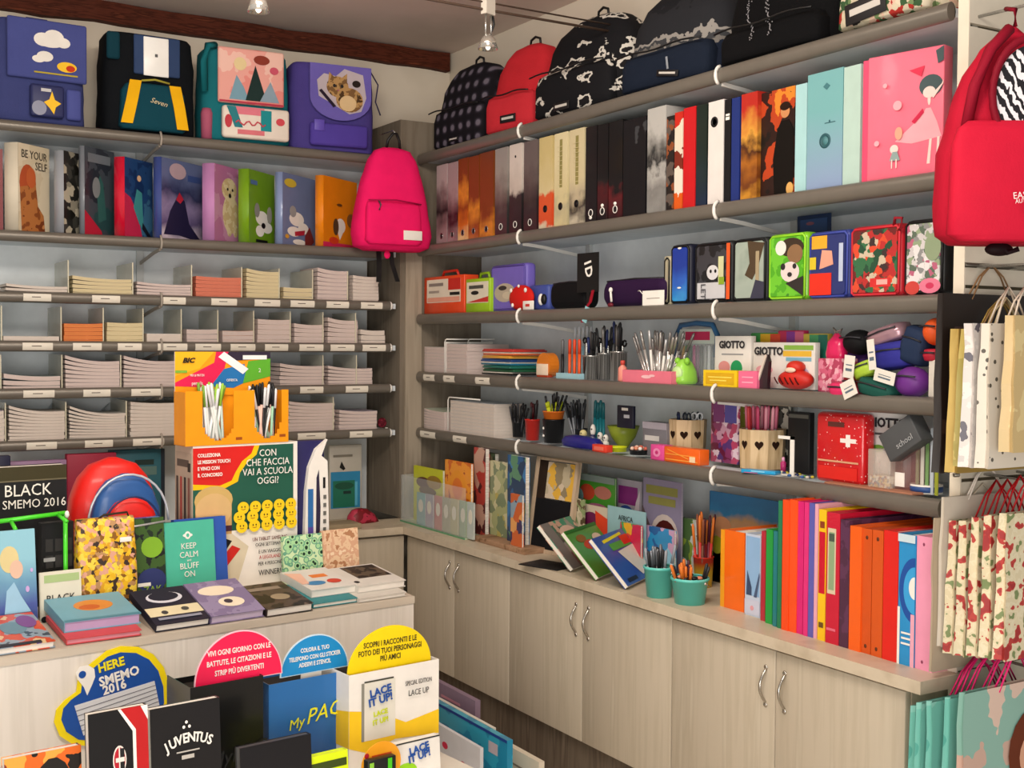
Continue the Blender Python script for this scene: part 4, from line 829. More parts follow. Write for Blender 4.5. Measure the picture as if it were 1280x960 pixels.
for k in range(5):
    C1, w_, h_ = spotR(z, 716+5*k, 721+5*k, 408, 2.52); pen(C1, C1+V(0, 0, h_), .005, [M(['2b6fb5', '1c4f9a', '8fb5c4', '2f7fa8', 'b5b8bb'][k], .3), M('c9ccd0', .3)], 'blue and silver pen upright behind the orange markers', 'pen', 'blue and silver pens')
meshm = pat('wave', ['8f8c88', '4a4846', 'b5b2ae'], 40, .35, st=(1, 1, 1), metal=.6)
for k, (a, c, top, lb) in enumerate([(728, 750, 445, 'left of three'), (746, 766, 442, 'middle of three'), (762, 784, 440, 'right of three')]):
    C0, W, H = spotR(z, a, c, top, 2.42+.035*(k == 1)); R0 = W*.5
    cup(C0, R0, H, 'silver mesh pen cup full of scissors and pens, %s' % lb, meshm, rim=STEEL, taper=.95, group='silver mesh pen cups')
    bunch(C0, R0*.8, z, 7, H*1.9, [blkp, sil, blkp, [M('3a3c40', .3), M('1c2a5a', .4)]], 'dark pen or scissors handle in the mesh cup, %s' % lb, group='contents of mesh cup '+lb, seed=k+5, spread=.7, r=.005)
# scissors with black handles hanging over the cups
for k in range(6):
    a0 = 728+k*9; C1, w_, h_ = spotR(z, a0, a0+10, 416+4*(k % 2), 2.47)
    t = thing('scissors', 'black handled scissors standing in the silver mesh cups', 'scissors', C1+V(0, 0, h_*.80), 0, 'scissors in the mesh cups')
    b = B()
    for s_ in (-1, 1): b.tube([(0, s_*.011+.010*math.cos(q*.7854), .010*math.sin(q*.7854)+.005) for q in range(8)], .0035, 0, 6, closed=True)
    b.build('handles', BLACK, t); B().box(-.001, .001, -.005, .0, -h_*.78, -.004).box(-.003, -.001, 0, .005, -h_*.78, -.004).build('blades', STEEL, t)
P, W, H = sR(z, 778, 839, 464, 2.395)
tray(P, W, H+.002, .10, 'pink carton tray holding a bunch of silver pens', -90, M('e8788c', .45), prints=[('e', .5, .5, .10, .14, M('f4c4c8')), ('e', .62, .6, .06, .10, M('f4c4c8'))])
C0, W2, H2 = spotR(z, 788, 836, 418, 2.40)
bunch(V(P.x+.05, P.y-W/2, z), .02, z, 26, H2*.98, [sil, [M('d6d2cc', .2, .5), M('a8a29c', .25, .6)], sil, [M('e6e2da', .3), M('c9c9c9', .3, .6)]], 'silver pen fanned out in the pink tray', dx=(.03, W*.33), spread=.55, r=.0045, seed=11, group='silver pens in the pink tray')
P, W, H = sR(z, 774, 786, 446, 2.40)
C0 = V(P.x+.03, P.y-W/2, z)
t = thing('pump_bottle', 'small coral pink bottle beside the pink tray', 'bottle', C0+V(-.015, .028, 0)); B().lathe([(.014, 0), (.016, .004), (.015, .045), (.006, .055), (.006, .065), (0, .066)], n=14).build('bottle_body', M('e89080', .4), t); B().lathe([(.008, .056), (.008, .07), (0, .071)], n=12).build('cap', M('c9483c', .4), t)
C0, W, H = spotR(z, 842, 870, 448, 2.42)
W *= 1.2
t = thing('pencil_sharpener', 'lime green rounded frog shaped sharpener left of the yellow tray', 'sharpener', C0, 0)
B().loft([(H*a, W*.5*h, W*.42*h, 0, 0) for a, h in ((0, .85), (.1, 1), (.5, .9), (.8, .62), (.95, .35), (1, .1))], 2.4, 24).build('body', M('9ad84c', .35, coat=.3), t)
for s_ in (-.3, .25): B().ell((-.012, s_*W, H*.9), .010, .010, .011).build('eye', M('8ccc3c', .35), t)
B().ell((-W*.36, 0, H*.42), .012, W*.3, H*.28).build('belly', M('c4e89c', .4), t)
# marker case with arched blue handle
P, W, H = sR(z, 843, 898, 404, 2.52)
t = thing('marker_case', 'clear marker case with arched blue handle, full of coloured markers', 'marker case', P, -90)
B().tube([(.01, 0, H*.45), (.008, 0, H*.8), (.03, 0, H*.97), (W*.5, 0, H), (W-.03, 0, H*.97), (W-.008, 0, H*.8), (W-.01, 0, H*.45)], .009).build('handle', M('2c5f8c', .35, coat=.3), t)
B().box(.012, W-.012, .0, .002, H*.66, H*.90).box(W*.25, W*.8, -.001, 0, H*.72, H*.86, 1).build('header_card', [M('c9d4cc', .4), M('c02c58', .5)], t)
B().box(.01, W-.01, -.006, -.004, .0, H*.66).box(.01, W-.01, .02, .022, 0, H*.62).build('clear_shell', CLEAR, t)
for k, c in enumerate(['d85a2c', 'e0a83c', '4fa83c', '3a6a4c', 'b53a7c', '6a2c5a', '3a3a40', '8f8f92', 'c9ccd0', '4a5a6a']):
    x = .016+k*(W-.034)/10; m_ = B().lathe([(.004, 0), (.0055, .01), (.0055, H*.6), (.002, H*.62), (0, H*.63)], n=8).build('marker', M(c, .4), t, (x, .008, .003))
def giotto(a, c, top, x, label, deg=-90, size=.030, u=.5, v=.82, extra=()):
    P, W, H = sR(z, a, c, top, x, deg)
    return carton(P, W, H, .02, label, deg, M('e6e2da', .45), list(extra), 'crayon_box', 'crayon box', .001, texts=[('GIOTTO', size, u, v, M('2c2a2e'))])
giotto(893, 938, 420, 2.47, 'white crayon box with black lettering and a green spot, beside the marker case', extra=[('r', .2, .62, .8, .65, M('9a9a9a')), ('e', .62, .36, .16, .16, M('1f9a5c')), ('e', .28, .38, .16, .12, M('d8908c')), ('p', [(.1, .24), (.4, .30), (.7, .22)], M('c9d8d0'))])
giotto(941, 1018, 428, 2.47, 'white crayon box with black lettering and rainbow stripes', size=.031, u=.27, v=.80, extra=[('r', .5, .70, .95, .82, M('e6b83c')), ('r', .55, .60, .95, .68, M('7fb5c9')), ('r', .52, .84, .98, .94, M('8ab84c')), ('e', .2, .4, .14, .10, M('e0a0a8')), ('e', .8, .35, .12, .12, M('c9b5d0'))])
for k, (a, c, top, cc) in enumerate([(938, 975, 416, ['3f9a4c', 'e0b02c', 'd84a2c']), (972, 1004, 413, ['c02c58', '8a3a9a', 'd86a8c']), (1000, 1034, 417, ['d8c04c', '4fa86c', '2c7f6c'])]):
    P, W, H = sR(z, a, c, top, 2.52)
    carton(P, W, H, .02, 'upright rainbow coloured pencil packet behind the crayon boxes, %s' % ['left', 'middle', 'right'][k], -90, M(cc[0], .4), [('r', i/3, .05, i/3+.33, .98, M(cc[i], .4)) for i in range(3)], 'pencil_packet', 'pencil packet')
P, W, H = sR(z, 879, 921, 463, 2.39)
t = tray(P, W, H+.0, .05, 'clear yellow box of pencil accessories at the shelf edge', -90, M('f0c81c', .35), prints=[('r', .08, .15, .92, .85, M('d8a818')), ('r', .15, .55, .85, .62, M('f8e060')), ('r', .2, .35, .7, .42, M('f8e060'))])
P, W, H = sR(z, 923, 946, 464, 2.39)
t = tray(P, W, H+.0, .05, 'pink box at the shelf edge right of the yellow box', -90, M('ec6f94', .35), prints=[('r', .2, .3, .8, .38, M('f4a8c0')), ('r', .2, .6, .8, .68, M('f4a8c0'))])
P, W, H = sR(z, 945, 962, 443, 2.40)
t = thing('hair_clip_card', 'dark upright triangular clip with a pale edge between the pink box and the red toy', 'clip', P, -90)
B().prism([(0, 0), (W*.8, 0), (W*.9, H*.8), (W*.75, H)], 0, .012).build('dark_body', M('2c1c24', .35, coat=.3), t); B().prism([(-.006, 0), (.004, 0), (W*.80, H*.97), (W*.7, H)], -.004, 0).build('pale_edge', M('d9c9bc', .4), t)
C0, W, H = spotR(z, 970, 1020, 450, 2.40)
W *= 1.25
t = thing('plush_purse', 'red round purse with a small hat shaped top, right of the dark clip', 'purse', C0, 0)
B().ell((0, 0, H*.34), .03, W*.48, H*.34).build('body', M('c82418', .5), t); B().ell((0, 0, H*.76), .024, W*.22, H*.22).build('top_knob', M('cc2c1c', .5), t)
B().ell((-.022, 0, H*.66), .006, W*.16, H*.09).build('pale_band', M('ecd0b8', .5), t)
b = B()
for q in range(5): b.tube([(-.029, -W*.3+q*W*.15, H*.18), (-.032, -W*.25+q*W*.15, H*.30), (-.028, -W*.18+q*W*.15, H*.40)], .002, 0, 6)
b.build('stitching', M('4a1414', .6), t)
# pink patterned box and its pink pouch
P, W, H = sR(z, 1022, 1052, 448, 2.40)
carton(P, W, H, .06, 'pink box with a small flower pattern', -90, pat('vor', ['c85a78', 'e0a8b4', 'a83a58', 'd88098'], 90, .4, coat=.3), [], 'box', 'box')
C0, W, H = spotR(z+.075, 1030, 1062, 418, 2.43)
t = thing('pouch', 'shiny magenta pouch tied on top of the pink patterned box', 'pouch', V(C0.x, C0.y, z+.078))
B().loft([(0, .018, W*.45, 0, 0), (H*.3, .022, W*.5, 0, 0), (H*.7, .018, W*.42, 0, 0), (H*.9, .008, W*.2, 0, 0), (H, .003, .008, 0, 0)], 2.5, 24, 0, .002, 4).build('bag_body', M('d81c5c', .3, coat=.5), t)
B().tube([(0, -.01, H*.95), (0, -.018, H*1.15), (0, 0, H*1.05), (0, .014, H*1.2), (0, .004, H*.95)], .0025).build('tie', M('b9b0a8', .3, .5), t)
# heap of soft cases at the right end
def lump(pa, pb, pt, pbm, label, mat, x=2.43, e=2.4, tilt=0, dpt=.04, rnd=False, name='soft_case', cat='soft case', extra=None):
    P0 = V(x, 3, 1.4); ya = 3-ipx(P0, V(0, -1, 0), pa); yb = 3-ipx(P0, V(0, -1, 0), pb); ym = (ya+yb)/2
    zt = ipy(V(x, ym, 0), V(0, 0, 1), pt); zb_ = ipy(V(x, ym, 0), V(0, 0, 1), pbm)
    hw, hh = abs(ya-yb)/2, (zt-zb_)/2
    t = thing(name, label, cat, (x, ym, (zt+zb_)/2), 0, rx=tilt)
    if rnd: B().ell((0, 0, 0), dpt, hw, hh).build('body', mat, t)
    else: B().loft([(-hh, dpt*.5, hw*.7, 0, 0), (-hh*.85, dpt*.85, hw*.92, 0, 0), (0, dpt, hw, 0, 0), (hh*.85, dpt*.85, hw*.92, 0, 0), (hh, dpt*.5, hw*.7, 0, 0)], e, 24, 0, .0015, pa).build('body', mat, t)
    B().tube([(-dpt*.9, -hw*.8, hh*.35), (-dpt*1.02, 0, hh*.42), (-dpt*.9, hw*.8, hh*.35)], .0022).build('zipper', M('2a2a30', .4), t)
    if extra: extra(t, hw, hh, dpt)
    return t
lump(1057, 1090, 412, 444, 'round black soft case on top of the heap', M('141416', .6), 2.46, rnd=True)
lump(1054, 1094, 440, 492, 'dark purple soft case in the middle of the heap, partly covered', M('4a2a6a', .6), 2.50, 3.5)
lump(1088, 1136, 408, 430, 'shiny dusty pink soft case lying across the heap', M('b08a94', .25, .3, coat=.3), 2.45, 3, -16)
lump(1092, 1142, 428, 462, 'blue soft case under the dusty pink one', M('34348c', .6), 2.44, 3.5, -8)
lump(1134, 1164, 408, 456, 'dark navy soft case at the right of the heap', M('26344f', .6), 2.44, 4, 14)
lump(1158, 1182, 397, 432, 'orange round case in the upper right corner of the heap', M('e0561c', .5), 2.43, rnd=True)
lump(1160, 1182, 436, 452, 'small crimson case under the orange round case', M('b51c34', .5), 2.43)
lump(1072, 1100, 452, 472, 'lime green soft case peeking out of the heap', M('a8c83c', .5), 2.42, 3, -20)
lump(1122, 1160, 458, 497, 'round violet case at the bottom of the heap', M('6a2c86', .5), 2.42, 2.1, rnd=True)
lump(1078, 1124, 474, 496, 'dark green case lying at the bottom of the heap', M('1f5248', .6), 2.41, 3, 10)
lump(1044, 1072, 478, 496, 'small hot pink case at the shelf edge', M('d82c64', .5), 2.41, 3)
lump(1060, 1084, 470, 490, 'dark red case under the white price tags', M('7a1c24', .6), 2.44, 3)
for k, (pa, pb, pt, pb_, rx) in enumerate([(1060, 1073, 444, 472, 6), (1093, 1102, 424, 462, -8), (1098, 1124, 462, 478, 12), (1062, 1080, 474, 495, -24)]):
    P0 = V(2.395-.003*k, 3, 1.4); ya = 3-ipx(P0, V(0, -1, 0), pa); yb = 3-ipx(P0, V(0, -1, 0), pb); zt = ipy(V(2.395, ya, 0), V(0, 0, 1), pt); zb_ = ipy(V(2.395, ya, 0), V(0, 0, 1), pb_)
    t = thing('price_tag', 'white price tag hanging on the heap of soft cases, %s' % ['left', 'upper middle', 'long slanted middle one', 'lowest'][k], 'tag', (P0.x-.02, (ya+yb)/2, zb_), -90, rx=0)
    W = abs(ya-yb); H = zt-zb_
    B().box(-W/2, W/2, 0, .001, 0, H).box(-W*.3, W*.3, -.0005, 0, H*.3, H*.42, 1).box(-W*.3, W*.3, -.0005, 0, H*.55, H*.6, 1).build('card', [M('e3ded4', .5), M('5a6a7a', .5)], t).rotation_euler = (0, math.radians(rx), 0)
P, W, H = sR(z, 1160, 1182, 450, 2.40)
carton(P, W, H, .02, 'white carton with a dark print at the right end of the fourth shelf', -90, M('ded8cc', .5), [('e', .55, .5, .18, .3, M('4a4238')), ('e', .55, .5, .1, .2, M('a8985a'))])
# ================================================================== lowest right shelf
z = ZR[4]
stack(4, 0, 528, 556, 513, 5, pageP, None, .010, 'right', 'pale', 2.42, .2)
stack(4, 1, 563, 618, 503, 9, pageW, 'c9cdd2', .002, 'right', 'white', 2.43, .14)
P, W, H = sR(z, 560, 600, 498, 2.42)
t = thing('book_rest', 'white plastic book divider on the lowest right shelf', 'divider', P, -90)
B().tube([(0, 0, 0), (0, 0, H-.012), (.006, 0, H-.002), (.014, 0, H), (W, 0, H)], .003).build('frame', WHITE, t)
dk = [blkp, [M('1c1c20', .3), M('3a3a3e', .3)], [M('22242c', .3), M('141416', .3)]]
def boxcup(pa, pb, top, label, mat, x=2.41, rimm=None, name='pen_cup'):
    C0, W, H = spotR(z, pa, pb, top, x+.02)
    r = W*.5*.92
    return cup(C0, r, H, label, mat, name), C0, r, H
c1, C1, r1, h1 = boxcup(655, 676, 524, 'bright red pen cup at the left of the lowest right shelf', M('d4281c', .35, coat=.3))
bunch(C1, r1*.7, z, 9, h1*1.75, [[M('7a1420', .4), M('4a0c14', .4)], blkp, [M('8c1820', .3), M('2a0c10', .3)]], 'dark red pen standing in the bright red cup', group='pens in the red cup', seed=21, spread=.25, r=.0045)
C1, W, H = spotR(z, 640, 655, 520, 2.47); cup(V(C1.x+.0, C1.y, z), .024, .06, 'dark cup of black pens behind the red cup', M('1b1b1e', .4), 'pen_cup')
bunch(C1, .02, z, 16, .125, dk, 'black pen in the dark cup behind the red cup', group='black pens behind the red cup', seed=22, spread=1.0)
C2, W, H = spotR(z, 678, 706, 524, 2.43); cup(C2, W*.5, H, 'black pen cup with two white dots, right of the red cup', M('141417', .35), 'pen_cup')
for s_ in (.3, .62): B().ell((C2.x-W*.45, C2.y+.012, z+H*s_), .003, .006, .005).build('white_dot', WHITE).name = 'white_dot'
for o in [o for o in COL.objects if o.name.startswith('white_dot') and not o.parent]:
    par = [q for q in COL.objects if q.name.startswith('pen_cup') and q.get('label', '').startswith('black pen cup with two')][0]
    o.location = -par.location; o.parent = par
t = cup(V(C2.x, C2.y, z+H+.001), W*.5, .030, 'small orange cup stacked on the black pen cup', M('e87828', .4), 'cup', taper=.85)
bunch(C2, W*.28, z+H+.006, 6, .055, [[M('d8e02c', .4), M('c4d01c', .4)]], 'fluorescent yellow marker in the small orange cup', 'marker', 'marker', 'yellow markers in the orange cup', seed=23, spread=.2, r=.006)
bunch(C2, W*.40, z+H+.006, 7, .085, dk, 'dark pen rising behind the yellow markers', group='dark pens behind the yellow markers', seed=24, spread=.5)
C3, W, H = spotR(z, 710, 740, 526, 2.50); cup(C3, .028, .055, 'dark cup of tall black pens in the middle left of the lowest shelf', M('24262e', .4), 'pen_cup')
bunch(C3, .03, z, 20, .15, dk+[[M('8c9096', .3), M('3a3c40', .3)]], 'tall black pen in the dark cup left of the teal markers', group='tall black pens', seed=25, spread=.8)
for k in range(4):
    C4, W, H = spotR(z, 740+4*k, 745+4*k, 500+3*(k % 2), 2.52); pen(C4, C4+V(0, .004*(k-2), H), .006, [M('1c7f8a', .4), M('15666e', .4)], 'teal marker standing behind the lowest shelf toys', 'marker', 'teal markers', 'marker')
P, W, H = sR(z, 697, 742, 545, 2.405)
t = thing('pouch', 'dark blue plastic pouch lying at the shelf edge by the black cup', 'pouch', P, -90)
B().loft([(0, W*.48, .028, W*.5, .03), (H*.5, W*.5, .03, W*.5, .03), (H*.85, W*.42, .024, W*.5, .03), (H, W*.25, .01, W*.5, .03)], 3, 24, 0, .003, 2).build('bag_body', M('1f1f7a', .3, coat=.4), t)
toys = [(722, 736, 537, 'e0c02c', 'small yellow figure eraser on the lowest shelf'), (736, 746, 530, '2c2c5a', 'small navy figure eraser with white cap'), (745, 755, 540, 'e6e0d8', 'small white figure eraser beside the green bowl'), (752, 762, 543, 'f0ebe2', 'second small white figure eraser beside the green bowl')]
for a, c, top, col, lab in toys:
    C4, W, H = spotR(z, a, c, top, 2.47)
    t = thing('figure_eraser', lab, 'eraser', C4); B().ell((0, 0, H*.3), W*.45, W*.45, H*.3).build('body', M(col, .5), t); B().ell((0, 0, H*.74), W*.36, W*.36, H*.26).build('head', M('e6e0d8' if col == '2c2c5a' else 'e8d89c' if col == 'e0c02c' else col, .5), t)
    B().ell((-W*.3, .004, H*.78), .003, .003, .003).ell((-W*.3, -.004, H*.78), .003, .003, .003).build('eyes', BLACK, t)
P, W, H = sR(z, 740, 757, 556, 2.39); carton(P, W, H, .03, 'small red box at the front edge of the lowest right shelf', -90, M('e0402c', .4), [('r', .15, .25, .85, .75, M('e8705c'))], 'eraser_box', 'box')
C4, W, H = spotR(z, 757, 785, 558, 2.425); cup(C4, W*.46, H, 'low lime yellow tub at the shelf edge', M('d4dc1c', .4), 'tub', 'tub', .98)
C4, W, H = spotR(z, 757, 802, 532, 2.50)
t = thing('bowl', 'olive green bowl behind the lime yellow tub', 'bowl', C4); B().lathe([(.018, 0), (.02, .008), (W*.35, H*.5), (W*.47, H), (W*.45, H), (W*.3, H*.5), (0, .014)], n=24).build('bowl_body', M('8c9a2c', .4), t)
P, W, H = sR(z+H+.0, 771, 791, 507, 2.49)
t = carton(P, W, H, .012, 'dark navy blister card standing in the olive green bowl', -90, M('1c1c30', .4), [('r', .3, .78, .7, .9, WHITE), ('r', .45, .45, .8, .6, M('c9c9d0'))], 'blister_card', 'card')
C4, W, H = spotR(z, 786, 812, 562, 2.425); cup(C4, W*.47, H, 'low black tub of small balls at the shelf edge', M('121214', .35), 'tub', 'tub', .95)
rr = random.Random(8)
for k in range(11):
    a = k*2.4; q = .006+.0022*k*.9; q = min(q, W*.36)
    o = B().ell((0, 0, 0), .007, .007, .007, n=10, k=7).build('ball', M(['d88a6a', 'e6c4b0', 'c9604c', 'efe4da'][k % 4], .4)); o.location = (C4.x+q*math.cos(a), C4.y+q*math.sin(a), z+H+.004+.004*(k < 3))
    tag(o, ['orange', 'peach', 'red brown', 'white'][k % 4]+' small ball in the low black tub', 'ball', 'balls in the black tub')
P, W, H = sR(z, 803, 833, 528, 2.47); carton(P, W, H, .05, 'grey carton with a white strip behind the pink box', -90, M('77747a', .5), [('r', .1, .45, .7, .6, M('cfccc8')), ('r', 0, .8, 1, 1, M('a8a2ac'))], 'box')
P, W, H = sR(z, 813, 829, 556, 2.39); carton(P, W, H, .04, 'small hot pink box left of the orange tray', -90, M('dc4c94', .4), [('e', .5, .5, .28, .28, M('e88ab8')), ('e', .5, .5, .12, .12, M('c02c74'))], 'eraser_box', 'box')
P, W, H = sR(z, 830, 874, 560, 2.39)
carton(P, W, H, .04, 'orange box with thin yellow stripes at the front edge of the shelf', -90, M('ec6418', .35, coat=.3), [('r', .05, .15, .95, .22, M('f4a040')), ('r', .05, .5, .9, .56, M('f4a040')), ('p', [(.1, .8), (.7, .3), (.7, .36), (.1, .86)], M('f4a040')), ('r', .74, .15, .90, .5, M('f4d8b0'))], 'eraser_box', 'box')
wcup = pat('wood', ['c9ab80', 'd8bd94', 'bb9c70', 'dcc49e'], 6, .55, st=(8, 8, .7))
def heartcup(pa, pb, top, label, x, hearts):
    C0, W, H = spotR(z, pa, pb, top, x)
    t = thing('wooden_cup', label, 'cup', C0, 0, 'wooden cups with heart cutouts')
    r = W*.48; n = 8
    b = B(); ring = lambda rr_, zz: [(rr_*math.cos(2*math.pi*(k+.35)/n), rr_*math.sin(2*math.pi*(k+.35)/n), zz) for k in range(n)]
    vs = ring(r*.93, 0)+ring(r, H)+ring(r*.93, H)+ring(r*.86, .006)
    fs = []
    for l in range(3):
        for k in range(n): fs.append((l*n+k, l*n+(k+1) % n, (l+1)*n+(k+1) % n, (l+1)*n+k))
    fs += [tuple(range(n-1, -1, -1)), tuple(3*n+k for k in range(n))]
    b.add(vs, fs).build('cup_body', wcup, t)
    for k in hearts:
        a0 = 2*math.pi*(k+.85)/n; nr = V(math.cos(a0), math.sin(a0), 0); rp = r*.965*math.cos(math.pi/n)+.0012
        s_ = min(.014, r*.3)
        hp = [(16*math.sin(q)**3*s_/17, (13*math.cos(q)-5*math.cos(2*q)-2*math.cos(3*q)-math.cos(4*q))*s_/15) for q in [i*2*math.pi/20 for i in range(20)]]
        o = B().prism(hp, -.0008, 0).build('heart_cutout', M('2c1a10', .9), t, (nr*rp)[:]); o.location.z = H*.62; o.rotation_euler = (0, 0, a0+math.pi/2)
    return C0, r, H
C0, r, H = heartcup(834, 886, 524, 'pale wooden cup with heart cutouts holding scissors, behind the orange box', 2.47, [3, 4, 5])
for k in range(5):
    a = k*1.3; q = r*.5
    t = thing('scissors', 'scissors with grey and blue handles in the left wooden cup', 'scissors', (C0.x+q*math.cos(a), C0.y+q*math.sin(a), z+H*.98), 30*k, 'scissors in the wooden cup')
    b = B()
    for s_ in (-1, 1): b.tube([(s_*.010+.009*math.cos(u*.7854), 0, .012+.012*math.sin(u*.7854)) for u in range(8)], .0032, 0, 6, closed=True)
    b.build('handles', [M('26303c', .4), M('dfe2e6', .4), M('1d2c54', .4)][k % 3], t); B().box(-.004, .004, -.001, .001, -H*.85, .002).build('blades', STEEL, t)
P, W, H = sR(z, 888, 922, 502, 2.52)
carton(P, W, H, .01, 'tall pink and violet packet between the two wooden cups', -90, pat('vor', ['8a3a6a', 'd0a0b8', '5a3a7a', 'b9466a', 'e6d0dc', '6a1c3c'], 45, .35, coat=.3), [('r', .52, .66, .95, 1, M('5a54a0')), ('r', .1, .66, .5, 1, M('7c3f74'))], 'packet', 'packet')
C0, r, H = heartcup(921, 986, 536, 'larger wooden cup with heart cutouts full of pink pencils', 2.45, [3, 4, 5])
pk_ = [[M('e0708c', .4), M('d04c74', .4)], [M('d84c4c', .4), M('c83c44', .4)], [M('c9d0d8', .4), M('e47c98', .4)], [M('e86a80', .4), M('f0a4b4', .4)]]
for k in range(18):
    a = k*2.399; q = r*.78*math.sqrt((k+.5)/18)
    pen((C0.x+q*.8*math.cos(a), C0.y+q*.8*math.sin(a), z+.008), (C0.x+q*1.02*math.cos(a), C0.y+q*1.02*math.sin(a), z+H*1.58), .0048, pk_[k % 4], 'pink pencil standing in the larger wooden cup', 'pencil', 'pink pencils in the wooden cup', 'pencil')
for k, (a, c, top, col) in enumerate([(905, 925, 504, 'c9c4a8'), (922, 950, 502, 'a8b03c'), (950, 985, 505, '5a5a54')]):
    P, W, H = sR(z, a, c, top, 2.60); carton(P, W, H, .01, 'upright %s patterned packet behind the pink pencils' % ['cream', 'olive', 'grey'][k], -90, pat('vor', [col, '2a2a28', 'd8d4c4', col], 50, .5), [], 'packet', 'packet')
P, W, H = sR(z, 984, 1011, 515, 2.50); carton(P, W, H, .02, 'plain black upright case right of the pink pencils', -90, M('131416', .5), [('r', .05, .9, .95, .96, M('5a5a54'))], 'black_case', 'case')
P, W, H = sR(z, 972, 992, 545, 2.43)
t = thing('book_rest', 'small white bracket in front of the plain black case', 'bracket', P, -90); B().box(0, W, 0, .002, H*.92, H).box(W*.75, W, 0, .002, 0, H).box(0, W, .002, .04, 0, .003).build('frame', WHITE, t)
C0, W, H = spotR(z, 974, 984, 560, 2.46); t = thing('glue_bottle', 'small magenta bottle behind the white bracket', 'bottle', C0); B().lathe([(.008, 0), (.009, .03), (.004, .036), (0, .037)], n=12).build('bottle_body', M('b02c6a', .3), t); B().lathe([(.005, .034), (.004, .046), (0, .047)], n=10).build('cap', M('e0a0c0', .4), t)
P, W, H = sR(z+.001, 926, 966, 588, 2.366, -78)
carton(P, W, H, .035, 'bright sky blue eraser packet at the front edge of the lowest shelf', -72, M('1c9ad0', .35, coat=.3), [('r', .3, .5, .7, .8, M('8ad0ec')), ('r', .1, .15, .5, .3, M('d84c6a'))], 'eraser_packet', 'packet')
rr = random.Random(5)
for k in range(16):
    a, c = 966+k*3.2, 0; C5, W, H = spotR(z, a, a+3, 590, 2.41+rr.random()*.05)
    o = B().ell((0, 0, 0), .006, .006, .004, n=8, k=6).build('bead', M(['c9b83c', '2f5fa0', '5a9a4c', 'e0d8c4', '2c3a6a'][k % 5], .4)); o.location = (C5.x, C5.y, z+.0045)
    tag(o, '%s bead eraser scattered at the edge of the lowest shelf' % ['yellow', 'blue', 'green', 'cream', 'navy'][k % 5], 'eraser', 'scattered bead erasers')
P, W, H = sR(z, 1018, 1078, 516, 2.415)
t = thing('crayon_case', 'red case with a white cross and white speckles on the lowest shelf', 'case', P, -90)
redsp = pat('dots', ['f0c8c4', 'c8141c', 'c8141c'], 95, .3, coat=.5, pos=[0, .16, .5])
B().rbox(0, W, 0, .05, 0, H, .014, 0, 3).build('body', redsp, t)
art(t, 'front_print', W, H, [('r', .54, .585, .86, .645, M('f0e6e0')), ('r', .655, .53, .745, .70, M('f0e6e0')), ('r', .28, .80, .62, .87, M('5a2a24')), ('r', .08, .30, .92, .325, M('d8a07c')), ('r', .10, .06, .90, .24, M('d8241c'))], (0, -.0006, 0))
P, W, H = sR(z, 1083, 1132, 514, 2.47)
carton(P, W, H, .02, 'white crayon box with black lettering, behind the tilted grey box', -90, M('e2e2e0', .45), [('r', .2, .68, .9, .71, M('5a5a5a')), ('e', .3, .5, .16, .05, M('6a9a3c')), ('e', .62, .47, .2, .05, M('2f5f9a'))], 'crayon_box', 'crayon box', .001, texts=[('GIOTTO', .034, .52, .84, M('22242a'))])
def clearbox(pa, pb, top, label, tint, x=2.42, D=.05, inner=None):
    P, W, H = sR(z, pa, pb, top, x)
    t = thing('clear_box', label, 'plastic box', P, -90)
    B().rbox(0, W, 0, D, 0, H, .003).build('shell', M(tint, .1, alpha=.45), t)
    if inner: inner(t, W, H, D)
    return t
def pinsbox(t, W, H, D):
    B().box(.004, W-.004, .004, D-.004, .003, H*.35).build('contents', pat('vor', ['c9a85a', '8a3a2c', 'e0d8c8', '5a6a7a'], 160, .5), t)
clearbox(1084, 1112, 562, 'low clear box of pins, left of the reddish clear box', 'd8ccc0', 2.41, .05, pinsbox)
clearbox(1112, 1146, 556, 'reddish brown clear box under the tilted grey box', '9a6a68', 2.43, .06, lambda t, W, H, D: B().box(W*.2, W*.55, -.001, 0, H*.1, H*.4).build('white_label', WHITE, t))
for k, (a, c, top, col, lb) in enumerate([(1062, 1090, 580, 'b5d0dc', 'pale blue'), (1078, 1100, 572, 'd8c8a8', 'cream'), (1100, 1122, 545, '8f9aa0', 'grey')]):
    P, W, H = sR(z, a, c, top, 2.46+.03*k); carton(P, W, H, .03, 'small %s packet in the clutter left of the tilted grey box' % lb, -90, M(col, .4), [('r', .1, .5, .9, .75, M(['e0a03c', '2f6fa8', 'c9483c'][k]))], 'packet', 'packet')
P, W, H = sR(z, 1112, 1152, 520, 2.40)
zt = z+.075
t = thing('tilted_case', 'dark grey card box tilted on top of the clear boxes at the right end', 'box', (P.x-.005, P.y-.004, zt), -90, rx=0, ry=-33)
B().rbox(0, .115, 0, .05, 0, .075, .003).build('carton', M('4e5052', .55), t)
text(t, 'school', .022, (.07, -.0035, .022), M('a8aaac', .5))
for k in range(5):
    a = 1144+k*6; P, W, H = sR(z, a, a+4, 535+4*(k % 3), 2.44)
    o = B().box(0, W, 0, .0025, 0, H).build('ruler', M(['b9d0a0', 'e0dcd0', '7fa86c', 'c9d4dc', 'a8b03c'][k], .2, alpha=.8)); o.location = P; o.rotation_euler = (0, 0, math.radians(-90))
    tag(o, '%s ruler standing at the right end of the lowest shelf' % ['pale green', 'white', 'green', 'pale blue', 'olive'][k], 'ruler', 'rulers at the shelf end')
C0, W, H = spotR(z, 1140, 1176, 595, 2.43); t = thing('tape_ring', 'white and blue tape roll lying at the right end of the lowest shelf', 'tape roll', C0)
